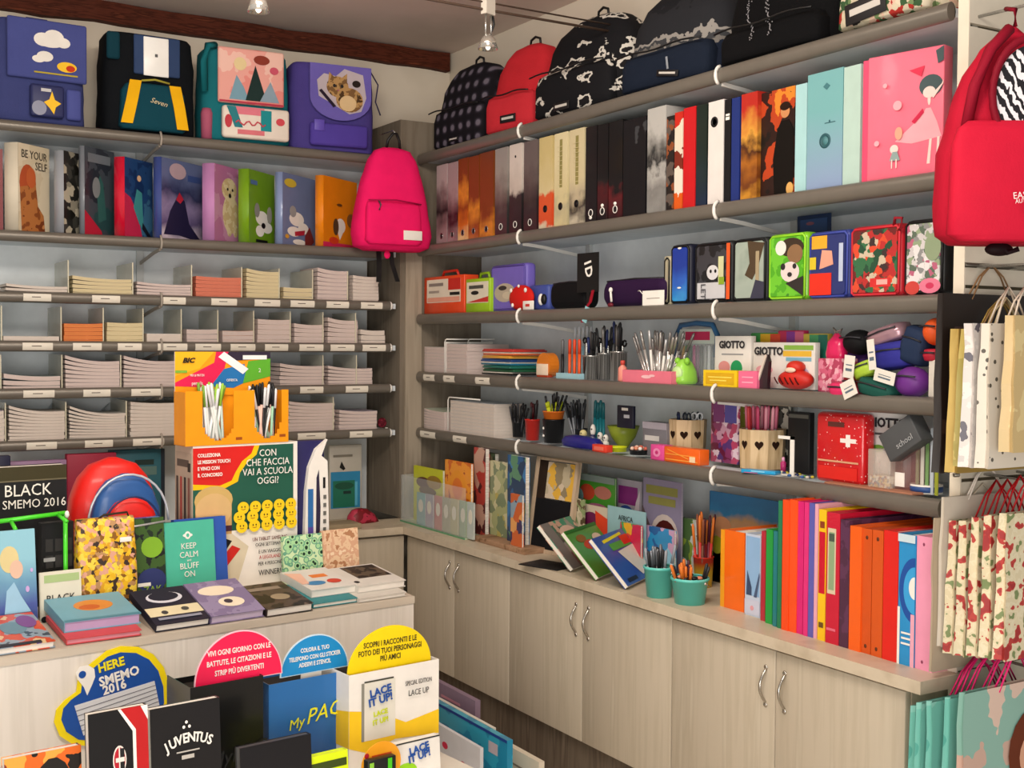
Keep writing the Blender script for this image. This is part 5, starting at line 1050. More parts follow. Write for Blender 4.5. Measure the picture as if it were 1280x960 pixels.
B().lathe([(.024, 0), (.04, 0), (.04, .022), (.024, .022), (.024, 0)], n=24).build('roll', WHITE, t); B().lathe([(.0405, .004), (.0408, .018)], n=24).build('band', M('2c4f8c', .4), t)
P, W, H = sR(z-.002, 1030, 1140, 612, 2.388)
o = B().rbox(0, W, 0, .10, 0, .007, .002).build('cork_board', M('a8745c', .6)); o.location = P; o.rotation_euler = (0, 0, math.radians(-90)); tag(o, 'thin reddish brown board lying under the clutter at the right of the lowest shelf', 'board')

# ================================================================== on the long counter
z = .7405
def onctr(pa, pyb, pb=None, top=None, deg=-90, zc=z):
    """spot on the counter under a picture point"""
    r = FW+RT*(pa-640)/FPX+UP*(480-pyb)/FPX; k = (zc-EYE.z)/r.z; P = EYE+r*k
    d = dirz(deg); W = ipx(P, d, pb) if pb else 0
    H = ipy(P+d*W*.5, V(0, 0, 1), top) if top else 0
    return P, W, H
# clear display box in the corner
P, W, H = onctr(516, 648, 598, 612)
t = thing('display_case', 'open clear acrylic case of picture books in the corner of the counter', 'display case', (2.265, 4.63, z), -90)
L_ = .56
B().box(0, L_, 0, .004, .006, .20).box(0, L_, .20, .204, .006, .20).box(0, .004, .004, .2, .006, .20).build('clear_wall', CLEAR, t)
B().box(0, L_, 0, .204, 0, .006).build('base', M('b9c9a8', .3), t)
B().box(-.003, L_+.003, -.004, 0, 0, .006).build('green_edge', M('5f9a70', .3), t)
def cbook(pa, pb, top, x, label, mat, T=.012, zb=z+.0065, shapes=(), name='picture_book', cat='book', deg=-90, group=None, texts=(), rx=0, pages=True):
    P, W, H = sR(zb, pa, pb, top, x, deg)
    t = thing(name, label, cat, P, deg, group, rx=rx)
    B().box(0, W, 0, .0015, 0, H).box(0, W, T-.0015, T, 0, H).box(-.001, .001, 0, T, 0, H).build('cover', mat, t)
    if pages and T > .005: B().box(.001, W-.002, .0016, T-.0016, .002, H-.002).build('page_block', PAPER, t)
    if shapes: art(t, 'cover_print', W, H, shapes, (0, -.0004, 0))
    for s_, sz, u, v, m in texts: text(t, s_, sz, (W*u, -.003, H*v), m)
    return t
cbook(517, 553, 585, 2.32, 'yellow green picture book with brown animal shapes in the corner case', M('c9cc1c', .4, coat=.3), shapes=[('r', .2, .10, .95, .45, M('3a9aa0')), ('e', .35, .72, .25, .10, M('5a2c1c')), ('e', .72, .76, .25, .12, M('9a7a2c')), ('e', .5, .58, .3, .08, M('6a4a2c')), ('r', .5, .2, .9, .4, M('2c5a6a'))])
cbook(556, 588, 577, 2.31, 'orange rounded picture book with a lion mane shape in the corner case', pat('noi', ['d86a14', 'f09a28', 'b54a10', 'e0801c'], 16, .4, coat=.3), shapes=[('e', .5, .64, .34, .24, M('ec9a2c')), ('e', .5, .62, .2, .15, M('e0782c')), ('e', .5, .3, .3, .12, M('c9541c'))])
for k, (a, c) in enumerate([(521, 531), (532, 541), (543, 552), (553, 562), (563, 572), (574, 583), (584, 592)]):
    cols = ['8ab5b8', 'a8a4b4', 'c07a74', 'a8a890', 'b8b48c', '9ab094', 'b8c4c0']
    cbook(a, c, 616+k*2, 2.272, '%s small picture booklet, number row front of the corner case' % ['aqua', 'lilac', 'rose', 'grey green', 'straw', 'pale green', 'mint'][k] if False else '%s small booklet in the front row of the corner case' % ['aqua', 'lilac', 'rose', 'grey green', 'straw', 'pale green', 'mint'][k], M(cols[k], .3, coat=.5), .006, shapes=[('e', .5, .6, .3, .2, M('e0dccb'))], group='booklets in the front row of the corner case')
misc = ['8a3a2c', '3a6a8c', '5a8a4c', 'c9a83c', '7c5a8a', 'b5b8a8', '3c4a5a', 'd0702c']
vp = lambda o, *c: pat('vor', list(c), 22, .35, coat=.35, off=o)
for k, (a, c, top, x, cs, lab) in enumerate([
    (592, 606, 560, 2.36, ('b5443c', '5a2a2c', 'c9a08c'), 'red and brown picture book standing behind the corner case'),
    (603, 618, 566, 2.40, ('5a6a4c', '8a7a5c', '3c4a34'), 'dark green picture book standing behind the corner case'),
    (612, 640, 578, 2.36, ('a8ac7c', '7c8a6a', 'c9c49c', 'b5a85c'), 'pale olive picture book with rounded figures behind the corner case'),
    (634, 656, 570, 2.34, ('2c5a8c', '3c7ab0', '1f3a5c', '5a8a6a'), 'blue picture book left of the small blackboard')]):
    cbook(a, c, top, x, lab, vp(k, *cs), .02, z)
cbook(638, 652, 618, 2.30, 'orange and blue small book at the foot of the blue picture book', vp(9, 'c9602c', '3a2c5a', 'e0a05c', '8aa0b0'), .01, z)
P, W, H = sR(z, 592, 655, 636, 2.285)
o = B().rbox(0, W, 0, .10, 0, .02, .002).build('wooden_strip', pat('wood', ['8a6a4c', 'a8866a', '75573c'], 6, .6, st=(6, 1, 6))); o.location = (P.x+.0, P.y, z+.0); o.rotation_euler = (0, 0, math.radians(-90)); tag(o, 'low brown wooden block lying beside the corner case', 'wooden block')
# small blackboard with wooden frame
P, W, H = sR(z, 661, 708, 572, 2.36, -84)
t = thing('blackboard_easel', 'wooden framed small blackboard easel leaning on the counter', 'blackboard', P, -84, rx=-8)
fr = pat('wood', ['a8927a', 'bfa88e', '97826a'], 8, .5, st=(8, 8, .8))
B().box(-.012, .004, -.004, .012, 0, H).build('frame_post', fr, t); B().box(W-.004, W+.012, -.004, .012, 0, H).build('frame_post', fr, t)
B().box(.004, W-.004, -.002, .010, H*.96, H).build('frame_rail', fr, t); B().box(.004, W-.004, -.002, .010, .0, .015).build('frame_rail', fr, t)
B().box(.004, W-.004, .002, .008, .015, H*.56).build('black_board', M('17171a', .6), t)
B().box(.004, W*.25, .002, .008, H*.56, H*.96).build('side_slat', M('2c211a', .6), t)
B().box(W*.25, W-.004, .002, .008, H*.57, H*.95).build('picture_panel', pat('vor', ['c9b8a0', '8a7c60', 'd8a83c', 'b5a88c'], 26, .5), t)
# magazines standing against the wall
GM = 'magazines standing behind the leaning books'
cbook(716, 768, 594, 2.50, 'green magazine with round tomato shapes behind the leaning books', M('4c9a34', .35, coat=.3), .006, z, [('e', .35, .78, .18, .10, M('c8482c')), ('e', .72, .80, .20, .08, M('c47a6a')), ('e', .12, .72, .14, .10, M('7fb0b0')), ('e', .6, .60, .25, .06, M('b56a8c')), ('r', 0, .92, 1, 1, M('8a9a94')), ('r', 0, 0, 1, .48, M('c9bda8'))], 'magazine', 'magazine', group=GM)
cbook(722, 762, 632, 2.44, 'magazine with a big dark magenta and orange blot', M('cdbfa8', .35, coat=.3), .005, z, [('e', .42, .62, .34, .26, M('6a1c4c')), ('p', [(.55, .92), (.95, .80), (.95, .35), (.62, .30)], M('d8401c')), ('e', .45, .48, .16, .14, M('d8a890')), ('p', [(.1, .3), (.9, .3), (.8, .02), (.2, .02)], M('c85a3c'))], 'magazine', 'magazine', group=GM)
cbook(700, 730, 622, 2.42, 'pale speckled leaflet just right of the small blackboard', pat('vor', ['b8ac90', '5a4c34', 'c9bfa4', '8a9a6a'], 60, .5), .004, z, (), 'leaflet', 'leaflet')
cbook(770, 801, 600, 2.53, 'violet and blue magazine between the green and the grey one', M('b0a8b4', .35, coat=.3), .005, z, [('r', .08, .70, .85, .92, M('8a2c7c')), ('e', .4, .55, .34, .14, M('2f4f9a')), ('p', [(.6, .4), (.8, .75), (.95, .9), (.9, .4)], M('d8ccd4'))], 'magazine', 'magazine', group=GM)
cbook(803, 851, 600, 2.50, 'tall grey violet magazine with olive lettering bars and a dark red arch', M('8f86a0', .35, coat=.3), .006, z, [('r', .08, .84, .9, .93, M('8f8c4a')), ('r', .15, .73, .85, .81, M('8f8c4a')), ('e', .58, .40, .36, .24, M('cfc0b8')), ('e', .60, .36, .31, .22, M('4f1410')), ('r', .25, 0, .9, .18, M('2f6f9c')), ('p', [(.0, .7), (.2, .5), (.15, .2), (0, .15)], M('5a4a4c'))], 'magazine', 'magazine', group=GM)
cbook(759, 806, 636, 2.42, 'light blue label board reading AFRICA in front of the magazines', M('8fb5bc', .4), .004, z, (), 'label_board', 'label', texts=[('AFRICA', .024, .5, .84, M('2c3a3c'))], pages=False)
cbook(886, 972, 620, 2.56, 'blue and ochre landscape poster standing behind the folders', pat('grad', ['c9b088', '3a2c20', 'd8a88c', 'c9a070', '2f7fb0', '2a6fa0'], 8, .35, coat=.3, pos=[0, .3, .55, .66, .78, .9]), .006, z, [('e', .12, .42, .09, .10, M('a8a82c')), ('e', .2, .62, .14, .12, M('d8986c'))], 'poster', 'poster', pages=False)
cbook(849, 886, 650, 2.52, 'busy green and white picture book behind the turquoise buckets', vp(4, '4c6a3c', 'c9d0c8', '3a4a7c', '8aa03c', 'e0e0dc'), .015, z)
P, W, H = sR(z, 862, 905, 668, 2.56)
carton(P, W, H, .06, 'brown speckled carton behind the right turquoise bucket', -90, pat('vor', ['6a4028', '9a5a2c', '4a2c1c', 'b5743c'], 40, .6), [], 'box', 'box')
# leaning board books: each leans back on the next
def leaner(x0, y0, x1, y1, x2, y2, label, mat, shapes, T=.022):
    """cover quad: lower-right foot (x1,y1), upper-left (x0,y0), upper-right (x2,y2)"""
    return
def leanbook(foot, top, far, W, label, mat, shapes, T=.02, spinec='d8d0c0'):
    r = FW+RT*(foot[0]-640)/FPX+UP*(480-foot[1])/FPX; P = EYE+r*((z-EYE.z)/r.z)
    return P
LB = [((716, 716), (668, 668), 'board book with dark teal patterned cover, leftmost of the three leaning ones', pat('vor', ['1f6a54', '4a4a44', '2c8a6c', '8a8a80', 'c9a08c'], 30, .3, coat=.4), [('r', .0, .0, .25, 1, M('77706c')), ('e', .6, .7, .25, .15, M('d8b8a4'))]),
      ((748, 727), (704, 676), 'green board book with red fruit shapes, middle of the three leaning ones', M('4a8c2c', .3, coat=.4), [('e', .45, .62, .20, .10, M('c8401c')), ('e', .60, .42, .18, .10, M('d0481c')), ('e', .3, .78, .14, .08, M('8a5a1c')), ('e', .75, .7, .14, .10, M('e0c0a8')), ('r', 0, .94, 1, 1, M('2c6a24'))]),
      ((785, 738), (750, 684), 'blue board book with colour stripes and white page, rightmost of the three leaning ones', M('2a4a9c', .3, coat=.4), [('p', [(.2, .84), (.85, .90), (.85, .95), (.2, .90)], M('e0d01c')), ('r', .30, .66, .92, .80, M('4c9a3c')), ('r', .72, .70, .98, .88, M('c8281c')), ('p', [(.40, .62), (.95, .66), (.98, .16), (.62, .08)], M('dcd4c4')), ('r', .1, .05, .4, .12, M('141a2c'))])]
for k, (ft, tp, lab, m, shp) in enumerate(LB):
    P, _, _ = onctr(ft[0], ft[1])
    # book stands on its spine edge, turned toward the room and tipped left
    top = P+V(0, .0, 0)
    t = thing('board_book', lab, 'book', (P.x, P.y, z+.012), -58, 'board books leaning on the counter', ry=-42)
    Lh, Wd = .185, .25
    B().box(-.012, .0, 0, Wd, 0, Lh).build('page_block', M('e3dccf', .5), t)
    c = B().box(0, .002, -.001, Wd, 0, Lh).box(-.014, -.012, -.001, Wd, 0, Lh).build('cover', m, t)
    art(c, 'cover_print', Wd, Lh, shp, (.0024, 0, 0), 90)
P, W, H = onctr(648, 706, 700, 690)
o = B().rbox(0, .17, 0, .12, 0, .004, .001).build('black_sheet', M('141416', .5)); o.location = (P.x, P.y, z); o.rotation_euler = (0, 0, math.radians(-72)); tag(o, 'black folder lying flat on the counter under the leftmost leaning book', 'folder')
cbook(775, 800, 655, 2.40, 'red and yellow book cover showing above the rightmost leaning book', vp(6, 'd8402c', 'e0a82c', 'c02c4c', '4c9a5c'), .01, z)
cbook(806, 842, 660, 2.44, 'small blue booklet with pink speckles behind the left bucket', vp(7, '2f8fc4', 'c9a0c0', '2c5f9a', '8ac4dc'), .01, z)
# turquoise buckets
aqua = M('5cc4b8', .35, coat=.2)
def bucket(pa, pb, top, pyb, label, seed, extra):
    P, W, H = onctr(pa, pyb, pb, None, -31)
    P2 = P+dirz(-31)*W*.5; r = W*.5
    C0 = P2+V(.52, .854, 0)*r*.7; C0.z = z
    H = ipy(C0, V(0, 0, 1), top)
    t = thing('bucket', label, 'bucket', C0, 0, 'turquoise buckets of pens')
    B().lathe([(r*.80, 0), (r, H), (r*1.05, H), (r*1.05, H-.005), (r*.96, H-.006), (r*.77, .004), (0, .004)], n=28).build('bucket_body', aqua, t)
    B().tube([(r*math.cos(a*.2618), r*math.sin(a*.2618), H) for a in range(24)], .0028, 0, 6, closed=True).build('rim', M('6fd0c4', .35), t)
    a1 = math.radians(-121)
    B().ell((r*.98*math.cos(a1+.8), r*.98*math.sin(a1+.8), H*.86), .005, .005, .005).tube([(r*math.cos(a1+.8), r*math.sin(a1+.8), H*.86), (r*1.1*math.cos(a1+1.2), r*1.1*math.sin(a1+1.2), H*.7)], .0016).build('ear', STEEL, t)
    bunch(C0, r*.65, z, 16, H*1.55, extra, 'pen in the %s turquoise bucket' % seed[0], group='pens in the %s bucket' % seed[0], seed=seed[1], spread=.6, r=.0045)
    return C0, r, H
mixp = [[M('c9342c', .4), M('e0782c', .4)], [M('1c1c20', .4), M('8a8f96', .3, .5)], [M('3a8a4c', .4), M('2c5a3c', .4)], [M('d8dce0', .3), M('9aa0a8', .3)], [M('7a2c3c', .4), M('4a1c2c', .4)]]
c1 = bucket(806, 845, 708, 748, 'turquoise bucket of dark and silver pens, left one', ('left', 31), [mixp[1], mixp[3], blkp])
c2 = bucket(841, 888, 722, 757, 'turquoise bucket of orange tipped pens, right one', ('right', 33), [mixp[0], blkp, mixp[0], mixp[4]])
C0, r, H = c2
for k in range(7):
    a = k*.9; o = B().ell((0, 0, 0), .012, .010, .006, n=10, k=6).build('eraser', M(['e89070', '17171a', '1c1c1e'][k % 3], .5)); q = r*.5 if k else 0
    o.location = (C0.x+q*math.cos(a), C0.y+q*math.sin(a), z+H+.0+.003*(k % 2)); tag(o, '%s eraser lying on top of the right turquoise bucket' % (['salmon', 'black', 'black'][k % 3]), 'eraser', 'erasers on the right bucket')
C3, W, H = spotR(z, 866, 892, 664, 2.45); cup(C3, W*.5, H*.55, 'yellow and red cup of brown pencils behind the right bucket', pat('grad', ['e0b01c', 'e8c82c', 'd0301c'], 3, .4, pos=[0, .5, .8]), 'pen_cup')
bunch(C3, W*.4, z, 14, H*1.25, [mixp[0], mixp[4], [M('6a3a24', .4), M('8a4a2c', .4)]], 'brown or red pencil in the yellow and red cup', 'pencil', 'pencil', 'pencils in the yellow cup', seed=35, spread=.5)

# coloured folders at the right end of the counter
GF = 'coloured folders standing at the right end of the counter'
FX = 2.265
halfe = lambda cu, cv, ru, rv: ellpts(cu, cv, ru, rv, 16, 90, 270)
def folder(pa, pb, top, lab, mat, D=.30, x=FX, extra=None, elastic=False, deg=-90, name='folder'):
    x = x+max(0, (pa-960))/206*.055
    P, W, H = sR(z, pa, pb, top, x, deg)
    D = min(D, XW-.02-x-.03)
    t = thing(name, lab, 'folder', P, deg, GF)
    W = max(W-.0008, .004); e = min(.0018, W*.3)
    B().box(0, W, 0, e, 0, H).build('spine', mat, t)
    B().box(0, e, e, D, 0, H).box(W-e, W, e, D, 0, H).build('cover', mat, t)
    if W > .010: B().box(e+.0005, W-e-.0005, .006, D-.004, .003, H-.008).build('paper_block', PAPER if not elastic else mat, t)
    if extra: extra(t, W, H)
    return t
fm = lambda c: M(c, .32, coat=.35)
P, W, H = sR(z, 905, 930, 664, 2.34)
folder(905, 930, 664, 'orange folder, leftmost of the coloured folders', fm('f26a10'), .20, 2.34)
folder(900, 905, 662, 'thin yellow orange folder at the left end of the row', fm('f0a01c'), .20, 2.34)
def lb(t, W, H): art(t, 'spine_print', W, H, [('r', .05, .25, .95, .97, M('8fb5dc')), ('p', [(.1, .25), (.15, .55), (.45, .35), (.45, .25)], M('3a4a6a')), ('r', 0, .02, 1, .2, M('c9cde0')), ('p', [(.6, .24), (.95, .55), (.98, .5), (.8, .24)], M('4a5a7a')), ('e', .5, .1, .12, .03, M('e0a0a8'))], (0, -.0004, 0))
folder(931, 950, 668, 'pale blue and grey picture folder between the orange and the red ones', M('c4d0e4', .35), .20, 2.33, lb)
F = [(950.5, 956, 664, 'thin dark red folder beside the pale blue picture folder', 'b5283a', .22, 2.315), (956.5, 965, 662, 'bright green folder beside the thin dark red one', '1f9a40', .24, 2.305), (965.5, 970.5, 664, 'thin teal folder right of the bright green one', '1c7a80', .24, 2.295),
     (971, 976, 626, 'tall thin dark green folder', '1c7a50', .3, 2.29), (976.5, 985, 625, 'tall orange red folder, left one of the pair', 'f04a10', .3, 2.285), (985.5, 995, 625, 'tall orange red folder, right one of the pair', 'f25014', .3, 2.285),
     (995.5, 1003, 627, 'hot pink magenta folder, left one of the pair', 'd81c74', .3, 2.285), (1003.5, 1009, 628, 'hot pink magenta folder, right one of the pair', 'e02c7c', .3, 2.28), (1009.5, 1016, 629, 'blue violet folder right of the hot pink pair', '5c5cb0', .3, 2.28), (1016.5, 1021, 630, 'thin pale pink folder', 'e8a8b8', .3, 2.28)]
for a, c, top, lab, col, D, x in F: folder(a, c, top, lab, fm(col), D, x)
def yb(t, W, H): art(t, 'spine_print', W, H, [('r', .1, .36, .9, .83, M('c8102c')), ('r', .2, .86, .8, .91, M('8a3a1c')), ('r', .2, .10, .8, .14, M('6a4a1c'))], (0, -.0004, 0))
folder(1021.5, 1031, 637, 'yellow folder with a red panel on its spine', fm('f4c414'), .3, 2.275, yb)
def gl_(t, W, H): art(t, 'label_window', W, H, [('r', .1, .38, .72, .88, M('d8c8a8')), ('r', .2, .41, .62, .85, M('8fa880')), ('r', .2, .78, .62, .84, M('4a5a4c')), ('r', .1, .10, .8, .12, M('e06a80'))], (0, -.0004, 0))
folder(1031.5, 1048, 641, 'crimson folder with a long green label', fm('c81434'), .3, 2.27, gl_)
folder(1048.5, 1060, 650, 'dark purple folder beside the crimson one', pat('noi', ['4a2440', '5a3050', '3c1c34'], 12, .35, coat=.3), .3, 2.265)
def ho(t, W, H):
    for v in (.93, .06): B().ell((W*.5, -.0005, H*v), .004, .0015, .005).build('rivet', M('5a2a10', .4), t)
folder(1060.5, 1075, 658, 'bright orange folder right of the dark purple one', fm('ee6010'), .3, 2.26)
folder(1075.5, 1088, 661, 'dark orange folder with a small hole, left one of the pair', fm('cf5010'), .3, 2.26, ho)
folder(1088.5, 1102, 663, 'dark orange folder with a small hole, right one of the pair', fm('d25412'), .3, 2.255, ho)
folder(1102.5, 1121, 664, 'wide bright red folder', fm('dc1c14'), .3, 2.25)
def bl(t, W, H): art(t, 'spine_print', W, H, [('r', .06, .06, .94, .94, M('2a8fcc')), ('p', halfe(.98, .58, .92, .25), M('1c4fa0')), ('p', halfe(.98, .58, .66, .18), M('3aa0dc')), ('p', halfe(.98, .60, .34, .085), WHITE), ('r', 0, 0, .14, .44, WHITE), ('r', .78, 0, 1, .40, M('e8a8bc')), ('r', .25, .20, .78, .215, WHITE), ('r', .25, .24, .78, .255, WHITE), ('r', .25, .16, .78, .175, WHITE), ('r', 0, .94, 1, 1, M('c9dce4'))], (0, -.0004, 0))
folder(1121.5, 1143, 668, 'blue folder with white circle and three white stripes', M('2c90cc', .35), .3, 2.245, bl)
folder(1143.5, 1166, 671, 'pale pink folder, rightmost of the row', fm('ec9ab8'), .3, 2.24, lambda t, W, H: [B().ell((W*.4, -.0005, H*v), .003, .0015, .004).build('rivet', M('8a3a5a', .4), t) for v in (.94, .06)])
# ================================================================== display island in front
ZI = .76; A_ = V(.435, 3.007, 0); IDEG = 7.1; ID = dirz(IDEG); IN = dirz(IDEG+90)
I0 = A_-ID*.75; IL = .75+1.157
t = thing('display_island', 'pale whitewashed display island in front, covered with diaries and books', 'display island', (I0.x, I0.y, 0), IDEG)
iwood = pat('wood', ['ddd6cb', 'e3dcd2', 'dad3c8', 'e6e0d6'], 4, .5, st=(9, 9, .5))
B().box(0, IL, 0, .02, 0, ZI-.02).box(0, .02, .02, .62, 0, ZI-.02).box(IL-.02, IL, .02, .62, 0, ZI-.02).box(.02, IL-.02, .60, .62, 0, ZI-.02).build('body', iwood, t)
B().box(-.004, IL+.001, -.004, .624, ZI-.02, ZI).build('top_board', pat('wood', ['b9ad9b', 'cbbfae', 'c2b6a4'], 4, .5, st=(.6, 6, 6)), t)
B().add([(0, .004, ZI), (IL, .004, ZI), (IL, .200, ZI), (0, .200, ZI), (0, .200, ZI+.196*.1045), (IL, .200, ZI+.196*.1045)], [(3, 2, 1, 0), (0, 1, 5, 4), (2, 3, 4, 5), (0, 4, 3), (1, 2, 5)]).build('sloped_ledge', M('b9ac9c', .5), t)
for k_, (pa_, pb_) in enumerate([(172, 262), (264, 330)]):
    q0 = ipx(V(A_.x, A_.y, ZI), ID, pa_)+.75+.05; q1 = ipx(V(A_.x, A_.y, ZI), ID, pb_)+.75
    B().add([(q0, .012, ZI+.002), (q1, .012, ZI+.002), (q1, .18, ZI+.012), (q0, .18, ZI+.012), (q0, .18, ZI+.046), (q1, .18, ZI+.046)], [(3, 2, 1, 0), (0, 1, 5, 4), (2, 3, 4, 5), (0, 4, 3), (1, 2, 5)]).build('book_wedge', M('b9ac9c', .5), t)
def oni(pa, pyb, pb, top=None, deg=IDEG, zc=ZI+.0005): return onctr(pa, pyb, pb, top, deg, zc)
def flat(pa, pyb, pb, pyt, D, label, cover, page, deg=IDEG, zc=ZI+.0008, shapes=(), T=None, group=None, edge=None, name='book', cat='book', tilt=17.0):
    up = zc-ZI; zq = zc
    for _ in range(5):
        P, W, _h = oni(pa, pyb, pb, None, deg, zq); zq = zc+max(0, (P-V(A_.x, A_.y, P.z)).dot(IN)-.004)*TLO
    P.z = zq+.001
    if T is None: T = ipy(P+dirz(deg)*W*.5, V(0, 0, 1), pyt)
    D = .19 if D > .2 else D
    t = thing(name, label, cat, P, deg, group, rx=tilt)
    B().box(0, W, 0, D, T-.002, T).box(0, W, 0, D, 0, .002).box(-.002, 0, 0, D, 0, T).build('cover', cover, t)
    B().box(0, W-.004, .003, D-.003, .002, T-.002).build('page_block', page, t)
    if shapes:
        o = art(t, 'cover_print', W, D, shapes, (0, 0, T+.0002), 0); o.rotation_euler = (math.radians(-90), 0, 0)
    return t, P, W, T
def ip(px, py, off):   # point on the island-parallel vertical plane, off metres behind the front edge
    P0 = A_+IN*off; P = P0+ID*ipx(V(P0.x, P0.y, .9), ID, px); zc = ipy(V(P.x, P.y, 0), V(0, 0, 1), py); return V(P.x, P.y, zc)
pagew = M('ece6dc', .7)
TLO = math.tan(math.radians(6.0))
GI = 'books lying along the front of the island'
flat(-14, 822, 69, 806, .22, 'comic book with a colourful landscape cover lying at the far left of the island', pat('noi', ['3a4454', '8a9aa8', 'c94a2c', 'd8b88c', '6a4a8a'], 14, .35, coat=.3), pagew, tilt=11, shapes=[('e', .1, .5, .2, .3, M('c9482c')), ('e', .55, .55, .2, .2, M('6a8a9a')), ('r', .0, .0, .8, .08, M('2a2630')), ('e', .8, .7, .15, .2, M('7a4a8a'))])
t1, P1, W1, T1 = flat(84, 807, 177, 793, .25, 'pink red edged book, lower one of the pair under the yellow bag', M('c8484c', .5), M('d88c98', .6), deg=4, tilt=7)
flat(81, 792, 176, 774, .25, 'light blue book with an orange patch, lying on the pink red edged book', M('6fa5b8', .45), M('b9a0c4', .6), deg=4, tilt=7, zc=ZI+.001+T1+.001, shapes=[('e', .52, .55, .26, .22, M('d88a3c')), ('e', .45, .48, .14, .1, M('c9602c')), ('r', .0, .0, 1, .06, M('4f8a9c'))], T=.027)
flat(195, 791, 262, 776, .25, 'dark navy diary with a white curved line and a cream band on its cover', M('16182c', .5), pagew, shapes=[('r', 0, .22, 1, .46, M('ded2ac')), ('e', .5, .72, .34, .16, M('cfd0d8')), ('e', .5, .75, .28, .13, M('16182c')), ('e', .3, .3, .06, .05, M('3a3a3c')), ('e', .7, .34, .07, .05, M('4a4a44')), ('r', .1, .10, .9, .16, M('8a8c9c'))])
flat(264, 781, 330, 765, .26, 'lilac diary with pale oval shapes on its cover', pat('noi', ['7c6f92', '8f83a4', '6c6080'], 22, .5), M('cfc0d8', .6), shapes=[('e', .45, .70, .34, .14, M('e6d8c0')), ('e', .55, .34, .24, .14, M('e8dcc4')), ('e', .5, .36, .08, .06, M('3a3440'))])
flat(334, 772, 391, 757, .23, 'dark brown diary with white pages and a worn picture cover', pat('noi', ['241c1a', '4a3c34', '17120f', '6a5a4c'], 14, .4), pagew, tilt=9, shapes=[('r', .1, .72, .8, .84, M('8a7c6c')), ('e', .55, .4, .2, .12, M('9a8a70'))])
t1, P1, W1, T1 = flat(392, 761, 447, 751, .25, 'white diary with teal cover, lower one of the pair in front of the green notebook', M('2c7f84', .5), pagew, tilt=6.5)
flat(390, 748, 446, 738, .25, 'white diary with orange and blue scraps on the cover, on top of the teal one', M('d8d4cc', .45), pagew, tilt=6.5, zc=ZI+.001+T1+.001, T=.022, shapes=[('r', .4, .55, .75, .7, M('e07a2c')), ('e', .3, .3, .2, .1, M('3a7fb0')), ('e', .7, .3, .15, .1, M('c9402c')), ('p', [(.0, .9), (.3, .8), (.15, .3), (0, .3)], M('e8b8a0'))])
t1, P1, W1, T1 = flat(449, 754, 508, 744, .24, 'white diary at the right end of the island, lower one of the pair', M('c9c4ba', .5), pagew, tilt=6.5)
flat(448, 742, 507, 733, .24, 'white diary with a dark brown picture, topmost at the right end of the island', M('d4cfc6', .5), pagew, tilt=6.5, zc=ZI+.001+T1+.001, T=.020, shapes=[('r', .25, .35, .95, .95, pat('noi', ['2c241c', '5a4c3c', '8a7c64'], 26, .5)), ('e', .1, .2, .05, .05, BLACK)])
def stand(pa, off, pb, top, D, label, mat, shapes=(), texts=(), name='book', cat='book', deg=IDEG, rx=-6, side=None, page=True, group=None, zc=ZI+.0008):
    P = ip(pa, 740, off); P.z = zc; W = ipx(P, dirz(deg), pb); H = ipy(P+dirz(deg)*W*.5, V(0, 0, 1), top)
    t = thing(name, label, cat, P, deg, group, rx=rx)
    B().box(0, W, 0, .002, 0, H).box(0, W, D-.002, D, 0, H).box(-.001, .001, 0, D, 0, H).build('cover', mat, t)
    B().box(.001, W-.001, .002, D-.002, .001, H-.002).build('page_block', side or pagew, t)
    if shapes: art(t, 'cover_print', W, H, shapes, (0, -.0005, 0))
    for s_, sz, u, v, m in texts: text(t, s_, sz, (W*u, -.004, H*v), m, sx=.9)
    return t, W, H
skin = M('e0b8a0', .6)
stand(-12, .21, 48, 664, .012, 'pale blue and violet book with a pale swirl, standing at the left edge', pat('grad', ['2c3a7a', '4a5a9c', '6a9ab8', '8fc4d4'], 6, .35, coat=.4), [('e', .44, .72, .20, .13, M('d8c890')), ('e', .58, .62, .14, .09, M('dcb8a0')), ('p', [(.30, .20), (.36, .42), (.52, .50), (.66, .36), (.86, .20)], M('9ac4dc')), ('e', .8, .42, .04, .03, M('c9a8dc')), ('e', .9, .6, .03, .02, M('c9a8dc'))], [('I S A', .034, .5, .12, M('d8dcec'))])
# black poster box behind, with white lettering
t, W, H = stand(-20, .50, 84, 583, .05, 'tall black display board with white lettering at the left edge', M('121213', .55), [('r', .0, .905, 1, 1, M('3a3418')), ('r', 0, .895, 1, .905, M('6a624a'))], [('BLACK', .046, .52, .83, M('f0ece0')), ('SMEMO 2016', .034, .60, .735, M('f0ece0'))], 'display_board', 'display board', rx=0)
# green wire rack
g = M('4cd82c', .35, coat=.3)
t = thing('wire_rack', 'bright green wire rack standing before the black board', 'rack', (0, 0, 0)); off = .30
a, b_, c = ip(-10, 653, off), ip(82, 641, off), ip(80, 742, off)
c.z = ZI+.001; base = V(c.x, c.y, ZI+.001); t.location = base
L_ = lambda p: tuple(p-base)
B().tube([L_(a), L_(b_)], .006).build('top_bar', g, t); B().tube([L_(b_), L_(V(b_.x, b_.y, ZI+.006))], .006).build('upright', g, t)
B().tube([L_(V(a.x, a.y, a.z)), L_(V(a.x, a.y, ZI+.006))], .006).build('upright', g, t)
d1, d2 = ip(72, 643, off), ip(84, 652, off-.06); B().tube([L_(d1), L_(d2)], .005).build('hook_arm', g, t)
d1, d2 = ip(14, 651, off), ip(20, 662, off-.06); B().tube([L_(d1), L_(d2)], .005).build('hook_arm', g, t)
o = ip(84, 643, off-.01); B().ell(L_(o), .006, .006, .010).build('white_cap', WHITE, t)
P = ip(52, 742, .33); Q = ip(92, 742, .33); W = (Q-P).length; H = ipy(V(P.x, P.y, ZI), V(0, 0, 1), 655)
